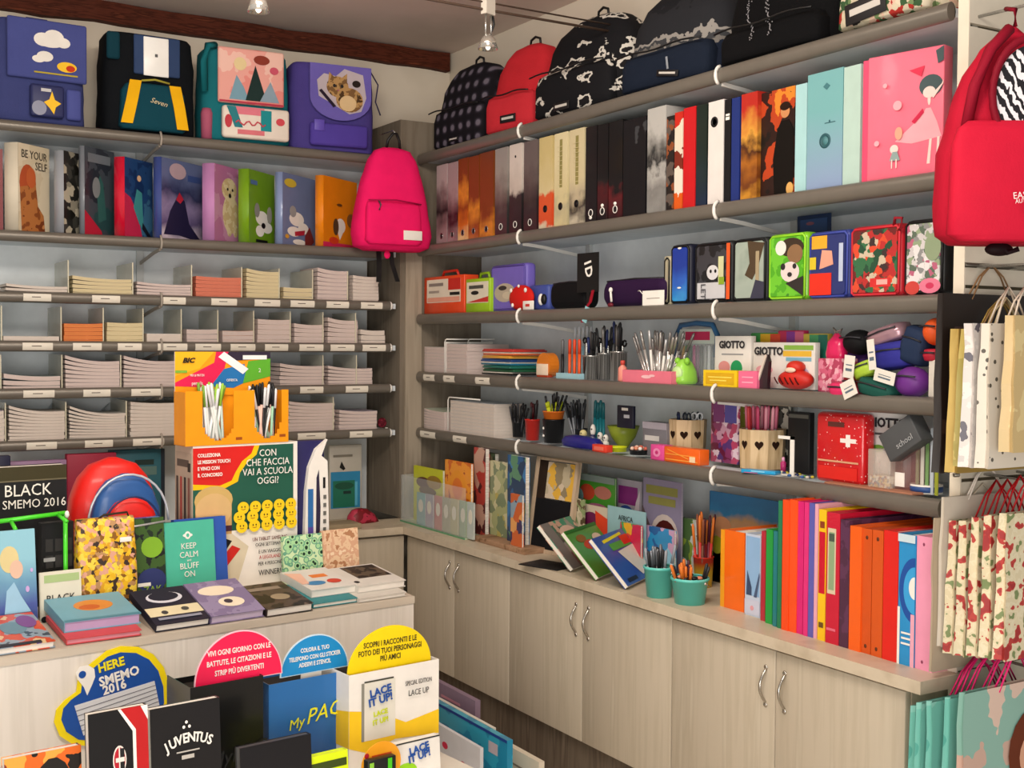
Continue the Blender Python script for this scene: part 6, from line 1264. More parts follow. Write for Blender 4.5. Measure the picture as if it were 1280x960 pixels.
t = thing('diary_pack', 'black packet of small diaries with faint grey squares behind the green rack', 'packet', (P.x, P.y, ZI+.0008), IDEG)
B().box(0, W, 0, .03, 0, H).build('carton', M('141416', .4), t); art(t, 'front_print', W, H, [('r', .12+.29*(k % 3), .50-.17*(k//3)+.2, .35+.29*(k % 3), .63-.17*(k//3)+.2, M('2e2c2c')) for k in range(9)]+[('r', .05, .60, .4, .64, M('9a9a9a'))], (0, -.0005, 0))
stand(51, .24, 103, 714, .006, 'cream card with black lettering and a green scribble, left of the yellow bag', M('ddd8c4', .5), [('r', .1, .80, .95, .94, M('a8bf84')), ('c', .08, .14, .008, M('17171a'))], [('BLACK', .027, .48, .50, M('141414')), ('2016', .030, .66, .14, M('141414'))], 'card', 'card', rx=-4)
# yellow patterned bag
P = ip(101, 740, .27); P.z = ZI+.0008; W = ipx(P, ID, 175); H = ipy(P+ID*W*.5, V(0, 0, 1), 648)
t = thing('patterned_bag', 'yellow bag covered in a busy pattern of small round shapes', 'bag', P, IDEG, rx=-4)
yp = pat('vor', ['e6b41c', '8a5a1c', 'f0cc3c', 'd9a088', '3a2c24', 'e8c02c', 'd8a020', 'b58a5a', 'f0d048'], 88, .5)
B().loft([(0, W*.48, .025, W*.5, .03), (.01, W*.5, .03, W*.5, .03), (H*.5, W*.5, .03, W*.5, .03), (H*.97, W*.49, .022, W*.5, .03), (H, W*.48, .016, W*.5, .03)], 5, 36, 0, .004, 6).build('bag_body', yp, t)
B().rbox(W*.68, W*.88, -.006, -.003, H*.74, H*.79, .001).build('white_label', WHITE, t)
B().tube([(W*.35, .02, H*.98), (W*.45, .01, H*1.03), (W*.85, .01, H*1.04), (W*.9, .02, H*.98)], .003).build('handle', M('3a3024', .6), t)
# children's backpack
P = ip(92, 740, .465); P.z = ZI+.0008; W = ipx(P, ID, 206); H = ipy(P+ID*W*.5, V(0, 0, 1), 574)
t = thing('backpack', 'shiny red and blue rucksack standing behind the yellow bag', 'backpack', P, 4)
prof = [(0, .44, .40), (.03, .49, .47), (.15, .5, .5), (.5, .49, .47), (.72, .45, .42), (.86, .37, .34), (.95, .25, .24), (1, .05, .05)]
bluep = pat('noi', ['1c3c7a', '24509a', '5a7ab0', '1a3468'], 16, .22, coat=.7)
mesh_loft(B(), W, .16, H, prof, 3, 0, .003, 50).build('body', M('dc1c14', .45, coat=.15), t)
mesh_loft(B(), W*.80, .08, H*.90, prof, 3, 0, .003, 51, cx=W*.54, cy=-.004).build('blue_panel', M('2a5a9a', .4, coat=.2), t)
mesh_loft(B(), W*.68, .07, H*.74, prof, 3, 0, .002, 52, cx=W*.56, cy=-.035).build('red_panel', M('e01c14', .45, coat=.15), t)
mesh_loft(B(), W*.70, .07, H*.60, [(0, .46, .4), (.05, .5, .5), (.8, .5, .5), (.97, .44, .45), (1, .4, .3)], 4, 0, .003, 53, cx=W*.56, cy=-.06).build('front_pocket', bluep, t)
def arch(sc, y, top, r, m, nm):
    pts = [(W*.5+W*.5*sc*math.cos(math.radians(a))+W*.04, y, H*top*(.62+.38*math.sin(math.radians(a)))) for a in range(0, 181, 12)]
    B().tube(pts, r, 0, 6).build(nm, m, t)
arch(.86, -.040, .90, .0035, M('c9d0d8', .3, .3), 'piping'); arch(.66, -.072, .75, .003, M('1a2c5a', .4), 'piping')
B().tube([(W*.22, -.094, H*.52), (W*.5, -.100, H*.55), (W*.86, -.094, H*.57)], .003).build('zipper', M('c9c9cc', .3, .5), t)
# green packet, teal box
t, W, H = stand(173, .335, 209, 648, .02, 'dark green packet with lime patches between the yellow bag and the turquoise book', pat('noi', ['1c2c1c', '3a5a24', '141a18', '7aa03c'], 18, .4, coat=.3), [('e', .55, .66, .38, .12, M('7fb02c')), ('e', .5, .28, .5, .14, M('2a3468')), ('r', 0, .22, .45, .26, WHITE)], [('ZAK', .030, .5, .17, M('8fb03c'))], 'packet', 'packet')
t, W, H = stand(209, .345, 271, 652, .012, 'turquoise diary reading KEEP CALM AND BLUFF ON', M('4cb89c', .4, coat=.2), [('e', .46, .82, .06, .05, WHITE), ('e', .46, .82, .10, .025, WHITE), ('e', .46, .82, .03, .025, M('4cb89c'))], [('KEEP', .024, .46, .68, WHITE), ('CALM', .024, .46, .57, WHITE), ('and', .010, .46, .50, WHITE), ('BLUFF', .024, .46, .425, WHITE), ('ON', .024, .46, .32, WHITE)], side=M('4cb89c', .4))
stand(222, .365, 286, 648, .022, 'blue diary with a pink top edge just behind the turquoise one', M('2c58b0', .4, coat=.2), side=M('c9607c', .5))
# tall printed display box with figures, on the island
off = .42; Pq = ip(241, 740, off); Qq = ip(369, 740, off); W = (Qq-Pq).length; H = ipy(V((Pq.x+Qq.x)/2, (Pq.y+Qq.y)/2, ZI), V(0, 0, 1), 555)
PB = V(Pq.x, Pq.y, ZI+.0008); HB = H
t = thing('display_box', 'tall printed carton stand with a red panel, green chalkboard panel and yellow smiling balls', 'display box', PB, IDEG)
crt = M('c9b8a4', .6)
B().rbox(0, W, 0, .13, 0, H, .002).build('carton', crt, t)
wht = M('efe9df', .5); grn = M('1f5a48', .5)
face = [('r', 0, 0, 1, 1, wht), ('r', .0, .40, .97, .985, grn), ('p', [(0, .985), (.63, .985), (.60, .92), (.50, .86), (.44, .80), (.42, .74), (.30, .70), (0, .70)], YEL), ('p', [(0, .985), (.58, .985), (.55, .93), (.46, .88), (.40, .81), (.36, .75), (.25, .72), (0, .74)], M('d8201c', .5)),
        ('r', .02, .38, .36, .60, M('c9a068', .7)), ('e', .19, .62, .18, .10, M('cfae6c', .7)), ('e', .19, .55, .17, .12, M('d8b47c', .7)), ('r', .02, .40, .36, .44, M('4a2c3c', .6)), ('p', [(.36, .30), (.42, .40), (.5, .36), (.58, .42), (.66, .37), (.76, .42), (.86, .37), (.97, .41), (.97, .0), (.3, .0)], wht),
        ('p', [(.0, .38), (.36, .38), (.52, .28), (.40, .0), (0, 0)], M('d8ccb0', .6)), ('p', [(.10, .20), (.30, .35), (.36, .33), (.16, .12)], BLACK), ('p', [(.14, .12), (.36, .30), (.44, .27), (.20, .06)], M('c9241c'))]
art(t, 'front_print', W, H, face, (0, -.0012, 0))
ym = M('f4d01c', .5)
rr = random.Random(4)
for r_i, (v, n, u0) in enumerate([(.555, 5, .46), (.49, 5, .42), (.425, 5, .44)]):
    for k in range(n):
        u = u0+k*(.93-u0)/(n-1); b = B()
        b.prism(ellpts(0, 0, .0185, .0185, 20), -.0014, 0)
        b.prism(ellpts(-.005, .003, .002, .003, 8), -.0020, -.0014, 1).prism(ellpts(.005, .003, .002, .003, 8), -.0020, -.0014, 1)
        b.prism([(x_*.001, -5*.001+abs(x_)*.0003) for x_ in range(-7, 8, 2)]+[(x_*.001, -6.5*.001+abs(x_)*.0003) for x_ in range(7, -8, -2)], -.0020, -.0014, 2)
        b.build('smiling_ball', [ym, M('4a3010'), M('8a2c14')], t, (W*u, -.010-.0022*r_i, H*v))
ww = WHITE
for s_, v in (('COLLEZIONA', .935), ('LE MISSION TOUCH', .89), ('E VINCI CON', .845), ('IL CONCORSO', .80)): text(t, s_, .0145, (W*.03, -.012, H*v), ww, align='LEFT', bold=.0004, sx=.8)
for s_, v, u in (('CON', .93, .70), ('CHE FACCIA', .865, .70), ('VAI A SCUOLA', .80, .70), ('OGGI?', .735, .70)): text(t, s_, .030, (W*u, -.012, H*v), ww, sx=.85)
for s_, v, m in (('UN TABLET SAMSUNG', .325, M('6a2c2c')), ('OGNI SETTIMANA,', .285, M('3a3a3c')), ('E UN VIAGGIO', .235, M('3a3a3c')), ('A LEGOLAND', .195, M('b5242c')), ('PER 4 PERSONE', .15, M('3a3a3c')), ('WINNER!', .085, M('2a2a2c'))): text(t, s_, .0155 if s_ != 'WINNER!' else .024, (W*.72, -.012, H*v), m, sx=.75)
sd = art(t, 'side_print', .13, H, [('r', .05, .05, .95, .95, M('bfae9a', .6)), ('r', .15, .85, .8, .9, M('5a4c44')), ('r', .75, .82, .9, .88, M('2c2420'))]+[('r', .12+.22*k, .42, .22+.22*k, .78, M(['3a2a28', 'b5403c', '2c2628', '8a5a50'][k])) for k in range(4)], (-.0006, .13, 0), -90)
# white edged corner of the stand
B().box(W, W+.004, -.001, .13, 0, H*1.0).build('white_edge', WHITE, t)
# orange pen display on top
zt = PB.z+HB+.0006
Pq = ip(232, 553, off-.005); Qq = ip(364, 553, off-.005); W = (Qq-Pq).length; Hb = ipy(V((Pq.x+Qq.x)/2, (Pq.y+Qq.y)/2, zt), V(0, 0, 1), 488); Hh = ipy(V((Pq.x+Qq.x)/2, (Pq.y+Qq.y)/2, zt), V(0, 0, 1), 440)
t = thing('pen_display', 'orange carton pen display with coloured header card, on top of the tall printed stand', 'pen display', (Pq.x, Pq.y, zt), IDEG)
og = M('f29a10', .45)
# front with two rounded openings
def plate(W, H, holes, y0, y1, b, m=0, nx=44, nz=24):
    """grid plate with cells dropped inside elliptical holes"""
    def inside(x, zc_): return any(abs(x-cx) < rx and (zc_ > cz or ((x-cx)/rx)**2+((zc_-cz)/rz)**2 < 1) for cx, cz, rx, rz in holes)
    for i in range(nx):
        run = None
        for j in range(nz+1):
            x = (i+.5)*W/nx; zc_ = (j+.5)*H/nz
            solid = j < nz and not inside(x, zc_)
            if solid and run is None: run = j
            if not solid and run is not None: b.box(i*W/nx, (i+1)*W/nx+1e-5, y0, y1, run*H/nz, j*H/nz, m); run = None
    return b
b = B(); plate(W*.97, Hb, [(W*.30, Hb*.45, W*.145, Hb*.36), (W*.765, Hb*.45, W*.13, Hb*.36)], 0, .002, b)
b.box(0, .002, .002, .08, 0, Hb*.98).box(W*.97-.002, W*.97, .002, .08, 0, Hb*.98).box(0, W*.97, .08, .082, 0, Hb).box(0, W*.97, .002, .08, 0, .002)
b.build('tray_body', og, t)
art(t, 'small_print', W, Hb, [('r', .46, .08, .52, .13, M('9a4a10')), ('r', .88, .10, .94, .15, M('9a4a10'))], (0, -.0006, 0))
hd = B().box(0, W*.90, .076, .079, Hb*.9, Hh).build('header_card', M('f2ede6', .5), t)
W9 = W*.90; Z0 = Hb*.9; h9 = Hh-Z0
def hp(pts): return [(x, y) for x, y in pts]
art(hd, 'header_print', W9, h9, [('r', 0, 0, 1, 1, og), ('p', [(0, .45), (0, 1), (.40, 1), (.25, .62)], M('f4b41c')), ('p', [(0, .30), (.40, .75), (.42, 1), (.55, 1), (.50, .55), (.36, .18), (0, .22)], M('dc1c50')), ('p', [(.36, .20), (.50, .60), (.72, .72), (.74, .30), (.6, .16)], M('1f6fae')), ('p', [(.70, .26), (.76, .78), (1, .84), (1, .42)], M('5aa82c')), ('p', [(.50, .78), (.55, 1), (1, 1), (1, .84)], M('2c2438')), ('r', .70, .82, .96, .92, M('e8e8e8')), ('p', [(.44, .88), (.50, 1.0), (.76, .60), (.70, .48)], M('f0eaec')), ('r', 0, .52, .12, .58, M('7ab03c'))], (0, .075, Z0))
text(hd, 'BIC', .020, (W9*.13, .071, Z0+h9*.80), M('141414'), bold=.0009, shear=.3, sx=1.2)
text(hd, 'MIX & MATCH', .010, (W9*.22, .071, Z0+h9*.46), WHITE, sx=.7); text(hd, 'pencils', .016, (W9*.22, .071, Z0+h9*.28), WHITE, sx=.8)
text(hd, 'OFFERTA', .011, (W9*.58, .070, Z0+h9*.34), WHITE, sx=.8); text(hd, '2', .018, (W9*.88, .071, Z0+h9*.56), M('dfe8cc'))
R9 = Matrix.Rotation(math.radians(IDEG), 3, 'Z')
gpen = [[M('e8e8e6', .3), M('9ac83c', .4)], [M('cfd4d0', .3), M('e8e8e8', .4)], [M('dfe4e4', .3), M('7aa83c', .4)], [M('b5c9c0', .3), M('e8ece8', .3)]]
bpen = [[M('e0b8a8', .4), M('141416', .4)], [M('e8e8e6', .3), M('18181a', .4)], [M('17171a', .4), M('e8e8e8', .4)], [M('9ac8a8', .4), M('1c1c20', .4)]]
for gi, (u, mats, lab, grp) in enumerate([(.30, gpen, 'white and green pen in the left opening of the orange display', 'pens in the left opening'), (.765, bpen, 'black capped pen in the right opening of the orange display', 'pens in the right opening')]):
    rr = random.Random(60+gi)
    for k in range(32):
        x0 = W*(u+rr.uniform(-.10, .10)); y0 = rr.uniform(.012, .060); x1 = W*(u+rr.uniform(-.13, .13)); y1 = y0+rr.uniform(-.004, .012)
        p0 = R9 @ V(x0, y0, .004)+V(Pq.x, Pq.y, zt); p1 = R9 @ V(x1, max(y1, .010), Hb*rr.uniform(1.0, 1.16))+V(Pq.x, Pq.y, zt)
        pen(p0, p1, .0045, mats[k % 4], lab, 'pen', grp)
# navy pen stand with curved white fin
Pq = ip(372, 660, .45); Qq = ip(409, 660, .45); W = (Qq-Pq).length; H = ipy(V(Pq.x, Pq.y, ZI), V(0, 0, 1), 551)
t = thing('pen_stand', 'dark blue pen stand with a curved white fin, right of the tall printed stand', 'pen stand', (Pq.x, Pq.y, ZI+.0008), IDEG)
B().rbox(0, W*.95, .012, .05, 0, H*.99, .002).build('carton', M('262458', .45), t)
zf = lambda y: (660-y)/(660-551)*1.0
pts = [(.30, .0), (.28, .20), (.36, .30), (.42, .48), (.44, .66), (.50, .80), (.66, .92), (.92, 1.0), (.88, .93), (.98, .86), (1.04, .60), (1.06, .12), (.0, .10)]
B().prism([(W*.08, H*.10), (W*.20, H*.20), (W*.24, H*.45), (W*.26, H*.62), (W*.36, H*.80), (W*.60, H*.93), (W*.98, H*1.0), (W*.78, H*.88), (W*.98, H*.84), (W*1.06, H*.12)], -.004, .012).build('white_fin', WHITE, t)
art(t, 'front_print', W, H, [('r', .32, .35, .50, .64, M('2f6fae')), ('r', .32, .22, .50, .36, M('5a4aa0')), ('p', [(.58, .16), (.60, .72), (.68, .78), (.74, .5), (.70, .16)], M('2c2440')), ('r', .82, .64, .90, .72, BLACK)]+[('r', .82, .20+.06*k, .92, .23+.06*k, M('6a6a64')) for k in range(7)], (0, -.0046, 0))
# patterned notebooks
stand(356, .36, 405, 669, .012, 'pale green notebook with dark dots beside the carton stand', pat('dots', ['1c3c2c', 'a8d8a0', '6aa88a', 'cfe8b8'], 52, .5, pos=[0, .28, .48, .62]), name='notebook', cat='notebook')
stand(405, .37, 450, 662, .012, 'peach notebook with brown scroll pattern, right of the green dotted one', pat('noi', ['b5805c', 'e6c4a0', 'd8a888', 'efd4b4', 'a86a48'], 34, .5), name='notebook', cat='notebook')
# things on the left counter behind the island
def onl(pa, pb, top, y, deg=0): return slot(V(1, y, .7405), V(1, 0, 0), pa, pb, top, deg)
P, W, H = onl(412, 452, 556, 4.80)
t = thing('notepad_pack', 'blue and green packaged pad with a pale top on the corner counter', 'packet', P, 0); B().rbox(0, W, 0, .02, 0, H, .002).build('pack', M('b9b4a8', .4, coat=.4), t)
art(t, 'front_print', W, H, [('r', .03, .15, .95, .64, M('2c84b0')), ('r', .10, .16, .78, .52, M('1f7058')), ('e', .45, .45, .30, .05, M('17503c')), ('r', .42, .34, .66, .38, M('14302c')), ('r', .78, .18, .86, .5, M('5ab0d0')), ('p', [(.30, .70), (.36, .78), (.48, .68), (.42, .66)], BLACK), ('r', .1, .84, .7, .87, M('7a7468'))], (0, -.0005, 0))
P, W, H = onl(443, 484, 637, 4.62)
t = thing('pouch', 'dark red pouch lying in the corner on the left counter', 'pouch', P, 10); B().loft([(0, W*.5, .04, W*.5, .05), (H*.5, W*.42, .035, W*.45, .05), (H*.9, W*.25, .02, W*.4, .05), (H, W*.1, .01, W*.38, .05)], 2.6, 20, 0, .003, 8).build('bag_body', pat('noi', ['7a1420', 'b5304a', '4a0c18'], 30, .5), t)
B().tube([(0, 0, .012), (-.02, -.015, .008)], .006).build('dark_end', BLACK, t)
for k, (a, c, top, y, col, lab) in enumerate([(10, 84, 576, 4.70, '9a7a9c', 'lilac folder standing behind the black display board'), (84, 146, 567, 4.72, '9c1838', 'crimson folder standing behind the red and blue rucksack'), (138, 206, 562, 4.78, '2c6470', 'dark teal box file behind the red and blue rucksack'), (-10, 14, 570, 4.6, '1a1c3c', 'dark navy file at the left edge under the lowest shelf')]):
    P, W, H = onl(a, c, top, y); t = thing('box_file', lab, 'file', P); B().rbox(0, W, 0, .04, 0, H, .003).build('case', M(col, .5), t)
    if k == 2: art(t, 'front_print', W, H, [('r', .45, .82, .80, .88, M('17302c')), ('r', .40, .70, .85, .80, M('5a7a74')), ('r', .93, 0, 1, 1, M('14202c'))], (0, -.0005, 0))
P, W, H = onl(385, 452, 642, 4.52)
o = B().rbox(0, W, 0, .12, 0, .022, .002).build('wooden_box', pat('wood', ['8a7a60', 'a8987c'], 6, .6)); o.location = P; tag(o, 'low brownish box on the left counter behind the notebooks', 'box')

# ================================================================== lower step in front of the island
ZP = .46; FD = 6.6
P0 = V(1.13, 2.62, ZP); F = dirz(FD)
t = thing('display_table', 'low white table in front of the island carrying the diary boxes', 'table', (P0-F*1.05+dirz(FD+90)*(-.30)+V(0, 0, -ZP))[:], FD)
TL = 1.36
B().rbox(0, TL, 0, .56, ZP-.03, ZP-.0005, .003).build('table_top', M('ded8cc', .5), t)
for x in (.03, TL-.06):
    for y in (.03, .50): B().box(x, x+.03, y, y+.03, 0, ZP-.03).build('leg', M('ded8cc', .5), t)
def onF(pa, pb, top, back=0.0, deg=FD):
    Q = P0+dirz(FD+90)*back; return slot(Q, F, pa, pb, top, deg)
def pbox(pa, pb, top, D, label, mat, shapes=(), texts=(), back=0.0, side=None, name='display_box', cat='box', deg=FD, rx=0):
    P, W, H = onF(pa, pb, top, back, deg)
    t = thing(name, label, cat, P, deg, rx=rx)
    B().box(0, W, 0, .002, 0, H).box(0, .002, .002, D, 0, H).box(W-.002, W, .002, D, 0, H).box(0, W, D, D+.002, 0, H*.96).box(0, W, 0, D, 0, .002).box(.002, W-.002, .002, D, H*.90, H*.91, 1).build('carton', [mat, M('2a2622', .7)], t)
    if shapes: art(t, 'front_print', W, H, shapes, (0, -.0006, 0))
    for s_, sz, u, v, m, kw in texts: text(t, s_, sz, (W*u, -.005, H*v), m, **kw)
    return t, W, H, P
def semi(pa, pb, top, yb, label, mat, lines, tm, back, rimm=None):
    Q = P0+dirz(FD+90)*back; P, W, H = slot(Q, F, pa, pb, top); zb = ipy(P+F*W*.5, V(0, 0, 1), yb)
    zb = zb; t = thing('header_sign', label, 'sign', (P.x, P.y, P.z), FD)
    r = W/2; hh = H-zb
    b = B().prism([(r+r*math.cos(math.radians(a)), zb+hh*math.sin(math.radians(a))) for a in range(0, 181, 6)], 0, .003, 0).box(W*.3, W*.6, .0005, .0025, 0, zb, 1)
    b.build('sign_card', [rimm or mat, M('cfc8bc', .6)], t)
    B().prism([(r+(r-.003)*math.cos(math.radians(a)), zb+.002+(hh-.005)*math.sin(math.radians(a))) for a in range(0, 181, 6)], -.0006, 0, 0).build('sign_face', mat, t)
    for s_, v in lines: text(t, s_, W*.078, (r, -.0014, zb+hh*v), tm, sx=.72, bold=.0003)
pk2 = M('f01c50', .45)
semi(243, 353, 788, 851, 'bright pink half round sign with three lines of white lettering', pk2, (('VIVI OGNI GIORNO CON LE', .62), ('BATTUTE, LE CITAZIONI E LE', .42), ('STRIP PIÙ DIVERTENTI', .22)), WHITE, .045, M('f4c4d0', .5))
semi(350, 435, 793, 840, 'blue half round sign with white lettering between the pink and the yellow one', M('1c8ccc', .45), (('COLORA IL TUO', .62), ('TELEFONO CON GLI STICKER', .42), ('ADESIVI E STENCIL', .24)), WHITE, .078, M('c9e0ec', .5))
semi(434, 538, 782, 835, 'yellow half round sign with dark lettering behind the white carton', M('f8d80c', .45), (('SCOPRI I RACCONTI E LE', .62), ('FOTO DEI TUOI PERSONAGGI', .44), ('PIÙ AMICI', .26)), M('3a3414'), .018)
pbox(238, 329, 852, .13, 'black glossy carton box under the pink half round sign', M('121213', .3, coat=.3), [], [('MyPAC', .045, .62, .40, M('2e2e30', .25), dict(shear=.3, ry=-6))], back=.03)
pbox(336, 424, 848, .13, 'blue carton box with yellow script lettering under the blue sign', pat('grad', ['123a72', '1c5a9e', '2468a8'], 3, .35, coat=.3), [], [('My', .034, .36, .58, M('d8d81c'), dict(shear=.3, ry=-8)), ('PAC', .050, .74, .64, M('e6e020'), dict(shear=.4, ry=-8))], back=.06)
LW = M('efeae2', .45)
t, W, H, P = pbox(436, 548, 834, .15, 'white and yellow carton box with a printed notebook picture, rightmost box', LW, [('p', [(0, .30), (0, .66), (.30, .60), (.62, .44), (1, .50), (1, .26), (.5, .30), (.2, .22)], M('f4c81c')), ('r', .14, .34, .50, .90, M('e0dccf')), ('r', .13, .34, .16, .90, M('8a877c')), ('r', .16, .90, .48, .915, M('3a3a30'))], [
    ('LACE', .026, .33, .80, M('1c4fa0'), dict(ry=-8, bold=.0009)), ('IT UP!', .026, .33, .715, M('1c4fa0'), dict(ry=-8, bold=.0009)), ('LACE', .017, .33, .59, M('c9d81c'), dict(ry=-6, bold=.0006)), ('IT UP!', .017, .33, .51, M('c9d81c'), dict(ry=-6, bold=.0006)), ('SPECIAL EDITION', .016, .755, .82, M('3a3a3c'), dict(sx=.62)), ('LACE UP', .021, .755, .72, M('4a4a4c'), dict(sx=.75))])
art(t, 'side_print', .15, H, [('p', [(0, .28), (0, .55), (1, .66), (1, .30)], M('f0c41c'))], (-.0006, .15, 0), -90)
# diaries in the front row
def diary(pa, pb, top, back, label, mat, shapes, texts=(), D=.022, edge=M('e9e4da', .5), rx=-4, vf=1.0):
    P, W, H = onF(pa, pb, top, back)
    g_ = lambda v: 1-(1-v)*vf
    shapes = [('r', s[1], g_(s[2]) if s[2] > 0 else 0, s[3], g_(s[4]), s[5]) if s[0] == 'r' else ('e', s[1], g_(s[2]), s[3], s[4]*vf, s[5]) if s[0] == 'e' else (s[0], [(u, g_(v) if v > 0 else 0) for u, v in s[1]], s[2]) for s in shapes]
    t = thing('diary', label, 'diary', P, FD, rx=rx)
    B().box(0, W, 0, .002, 0, H).box(0, W, D-.002, D, 0, H).box(W-.002, W, .002, D-.002, 0, H).build('cover', mat, t)
    B().box(.001, W-.003, .002, D-.002, .001, H-.001).build('page_block', edge, t)
    art(t, 'cover_print', W, H, shapes, (0, -.0005, 0))
    for s_, sz, u, v, m, kw in texts: text(t, s_, sz, (W*u, -.004, H*v), m, **kw)
    return t, W, H
bkd = M('121113', .3, coat=.25)
t, W, H = diary(116, 190, 890, -.20, 'black diary with a red side, white curved line and round crest', bkd, [('p', [(.52, 1), (.74, .82), (.74, 0), (1, 0), (1, 1)], M('b81418')), ('p', [(.49, 1), (.54, 1), (.79, .82), (.79, 0), (.735, 0), (.735, .81)], WHITE), ('p', [(.88, 1), (1, .88), (1, 1)], WHITE), ('e', .50, .60, .115, .115, M('e8ddd4')), ('e', .50, .60, .095, .10, M('b5182c')), ('r', .50, .52, .58, .69, M('17171a')), ('r', .485, .50, .505, .70, M('e8ddd4')), ('r', .43, .585, .58, .62, M('e8ddd4'))], vf=.74)
t, W, H = diary(193, 280, 882, -.185, 'black diary reading JUVENTUS with a white crest below', M('141214', .35, coat=.25), [('e', .50, .26, .17, .13, M('e6e2dc')), ('r', .38, .14, .42, .37, M('17171a')), ('r', .47, .14, .52, .38, M('17171a')), ('r', .57, .14, .61, .37, M('17171a')), ('e', .50, .26, .08, .05, M('e6e2dc')), ('r', .35, .58, .68, .592, M('b9b4ac')), ('r', .42, .52, .60, .555, M('b9b4ac')), ('e', .50, .84, .02, .014, WHITE), ('e', .46, .80, .02, .014, WHITE), ('e', .54, .80, .02, .014, WHITE)], vf=.74)
for k, ch in enumerate('JUVENTUS'):
    a = (k-3.5)/3.5; text(t, ch, .027, (W*(.52+a*.31), -.004, H*(1-(1-(.70-.055*a*a))*.74)), M('ece8e0'), ry=a*20, bold=.0007, sx=.85)
diary(303, 392, 928, -.16, 'black notebook with a grey top edge in the bottom row', M('17161a', .35), [('p', [(.0, .0), (.02, .30), (.12, .0)], M('8a8a8c'))], edge=M('4a4c4e', .5))
t, W, H = diary(372, 437, 945, -.15, 'fluorescent yellow diary in the bottom row', M('dcf018', .4), [('r', .03, .75, .97, .88, M('3a4a10'))], edge=M('dcf018', .4))
t, W, H = diary(497, 551, 925, -.10, 'white notebook with blue lettering in the bottom row at the right', M('ece8e0', .4), [('r', .0, .965, 1, 1, M('2a2c2a')), ('e', .2, .3, .25, .2, M('9ad81c'))], [('LACE', .024, .5, .78, M('1c4fa0'), dict(ry=-8, bold=.0009)), ('IT UP!', .024, .5, .60, M('1c4fa0'), dict(ry=-8, bold=.0009))])
P, W, H = onF(452, 501, 927, -.13)
t = thing('header_sign', 'small orange round sign in front of the white and yellow carton', 'sign', P, FD); zc_ = H-W*.5
B().prism(ellpts(W*.5, zc_, W*.5, W*.5, 28), 0, .003).box(W*.3, W*.7, .0005, .0025, 0, zc_-W*.45).build('sign_card', M('f4a41c', .5), t)
art(t, 'sign_print', W, H, [('r', .25, .74, .75, .78, M('d8501c')), ('r', .30, .66, .70, .70, M('d8501c')), ('c', .12, .80, .006, M('b5182c'))], (0, -.0006, 0))
P, W, H = onF(460, 495, 948, -.16)
t = thing('notebook', 'dark notebook with a green stripe in the bottom row beside the orange sign', 'notebook', P, FD); B().rbox(0, W, 0, .02, 0, H, .002).build('cover', M('1c1c1a', .4), t); art(t, 'cover_print', W, H, [('r', .7, 0, .85, .97, M('4ac81c')), ('r', .05, .8, .2, .95, M('8ac83c'))], (0, -.0005, 0))
diary(10, 106, 943, -.16, 'book with a fiery orange and black cover at the bottom left', pat('noi', ['17100c', 'd8641c', 'f0a040', '8a2c10', '2a1a14'], 14, .4, coat=.3), [('e', .62, .55, .32, .4, M('17120f')), ('e', .62, .52, .24, .32, M('e08a3c')), ('e', .62, .5, .12, .2, M('b5501c'))])
# round sign fixed on the island front
def ifr(px, py):
    Q = V(A_.x, A_.y, .7); P = Q+ID*ipx(Q, ID, px); zc = ipy(V(P.x, P.y, 0), V(0, 0, 1), py); return ((P-V(A_.x, A_.y, .7)).dot(ID), zc)
t = thing('round_sign', 'blue and yellow drop shaped sign reading HERE SMEMO 2016 on the island front', 'sign', (A_-IN*.0085)[:], IDEG)
outl = [(118, 824), (132, 813), (150, 807), (172, 808), (190, 817), (203, 833), (210, 855), (211, 878), (205, 900), (190, 918), (160, 928), (120, 932), (90, 930), (73, 919), (66, 902), (69, 886), (80, 874), (94, 864), (96, 848), (106, 834)]
cxp, cyp = 142, 872
ins = [(cxp+(x-cxp)*.885, cyp+(y-cyp)*.885) for x, y in outl]
B().prism([ifr(*p) for p in outl], 0, .004).build('yellow_card', M('f4dc10', .45), t)
B().prism([ifr(*p) for p in ins], -.0012, 0).build('blue_face', M('1c4fa0', .45), t)
pin = [(107, 868), (103, 858), (95, 848), (93, 840), (98, 832), (108, 830), (116, 835), (117, 845), (113, 855)]
B().prism([ifr(*p) for p in pin], -.0024, -.0012).build('white_pin', WHITE, t)
cx, cz = ifr(101, 842); B().prism(ellpts(cx, cz, .009, .009, 14), -.0032, -.0024).build('pin_hole', M('1c4fa0', .45), t)
for s_, px, py, sz, m in (('HERE', 137, 830, .030, M('f0e01c')), ('SMEMO', 147, 844, .032, WHITE), ('2016', 141, 858, .031, WHITE)):
    x, zc = ifr(px, py); text(t, s_, sz, (x, -.0035, zc), m, ry=-9, bold=.0010, sx=.95)
pl = [ifr(*p) for p in ((91, 881), (191, 850), (197, 880), (102, 918))]
B().prism(pl, -.0024, -.0012).build('white_plate', M('d8dade', .5), t)
b = B()
for k in range(1, 6):
    a, c = k/6, k/6; l0 = (pl[0][0]+(pl[3][0]-pl[0][0])*a, pl[0][1]+(pl[3][1]-pl[0][1])*a); l1 = (pl[1][0]+(pl[2][0]-pl[1][0])*a, pl[1][1]+(pl[2][1]-pl[1][1])*a)
    b.prism([l0, l1, (l1[0], l1[1]-.0016), (l0[0], l0[1]-.0016)], -.0032, -.0024)
b.build('printed_lines', M('6a6c74', .5), t)

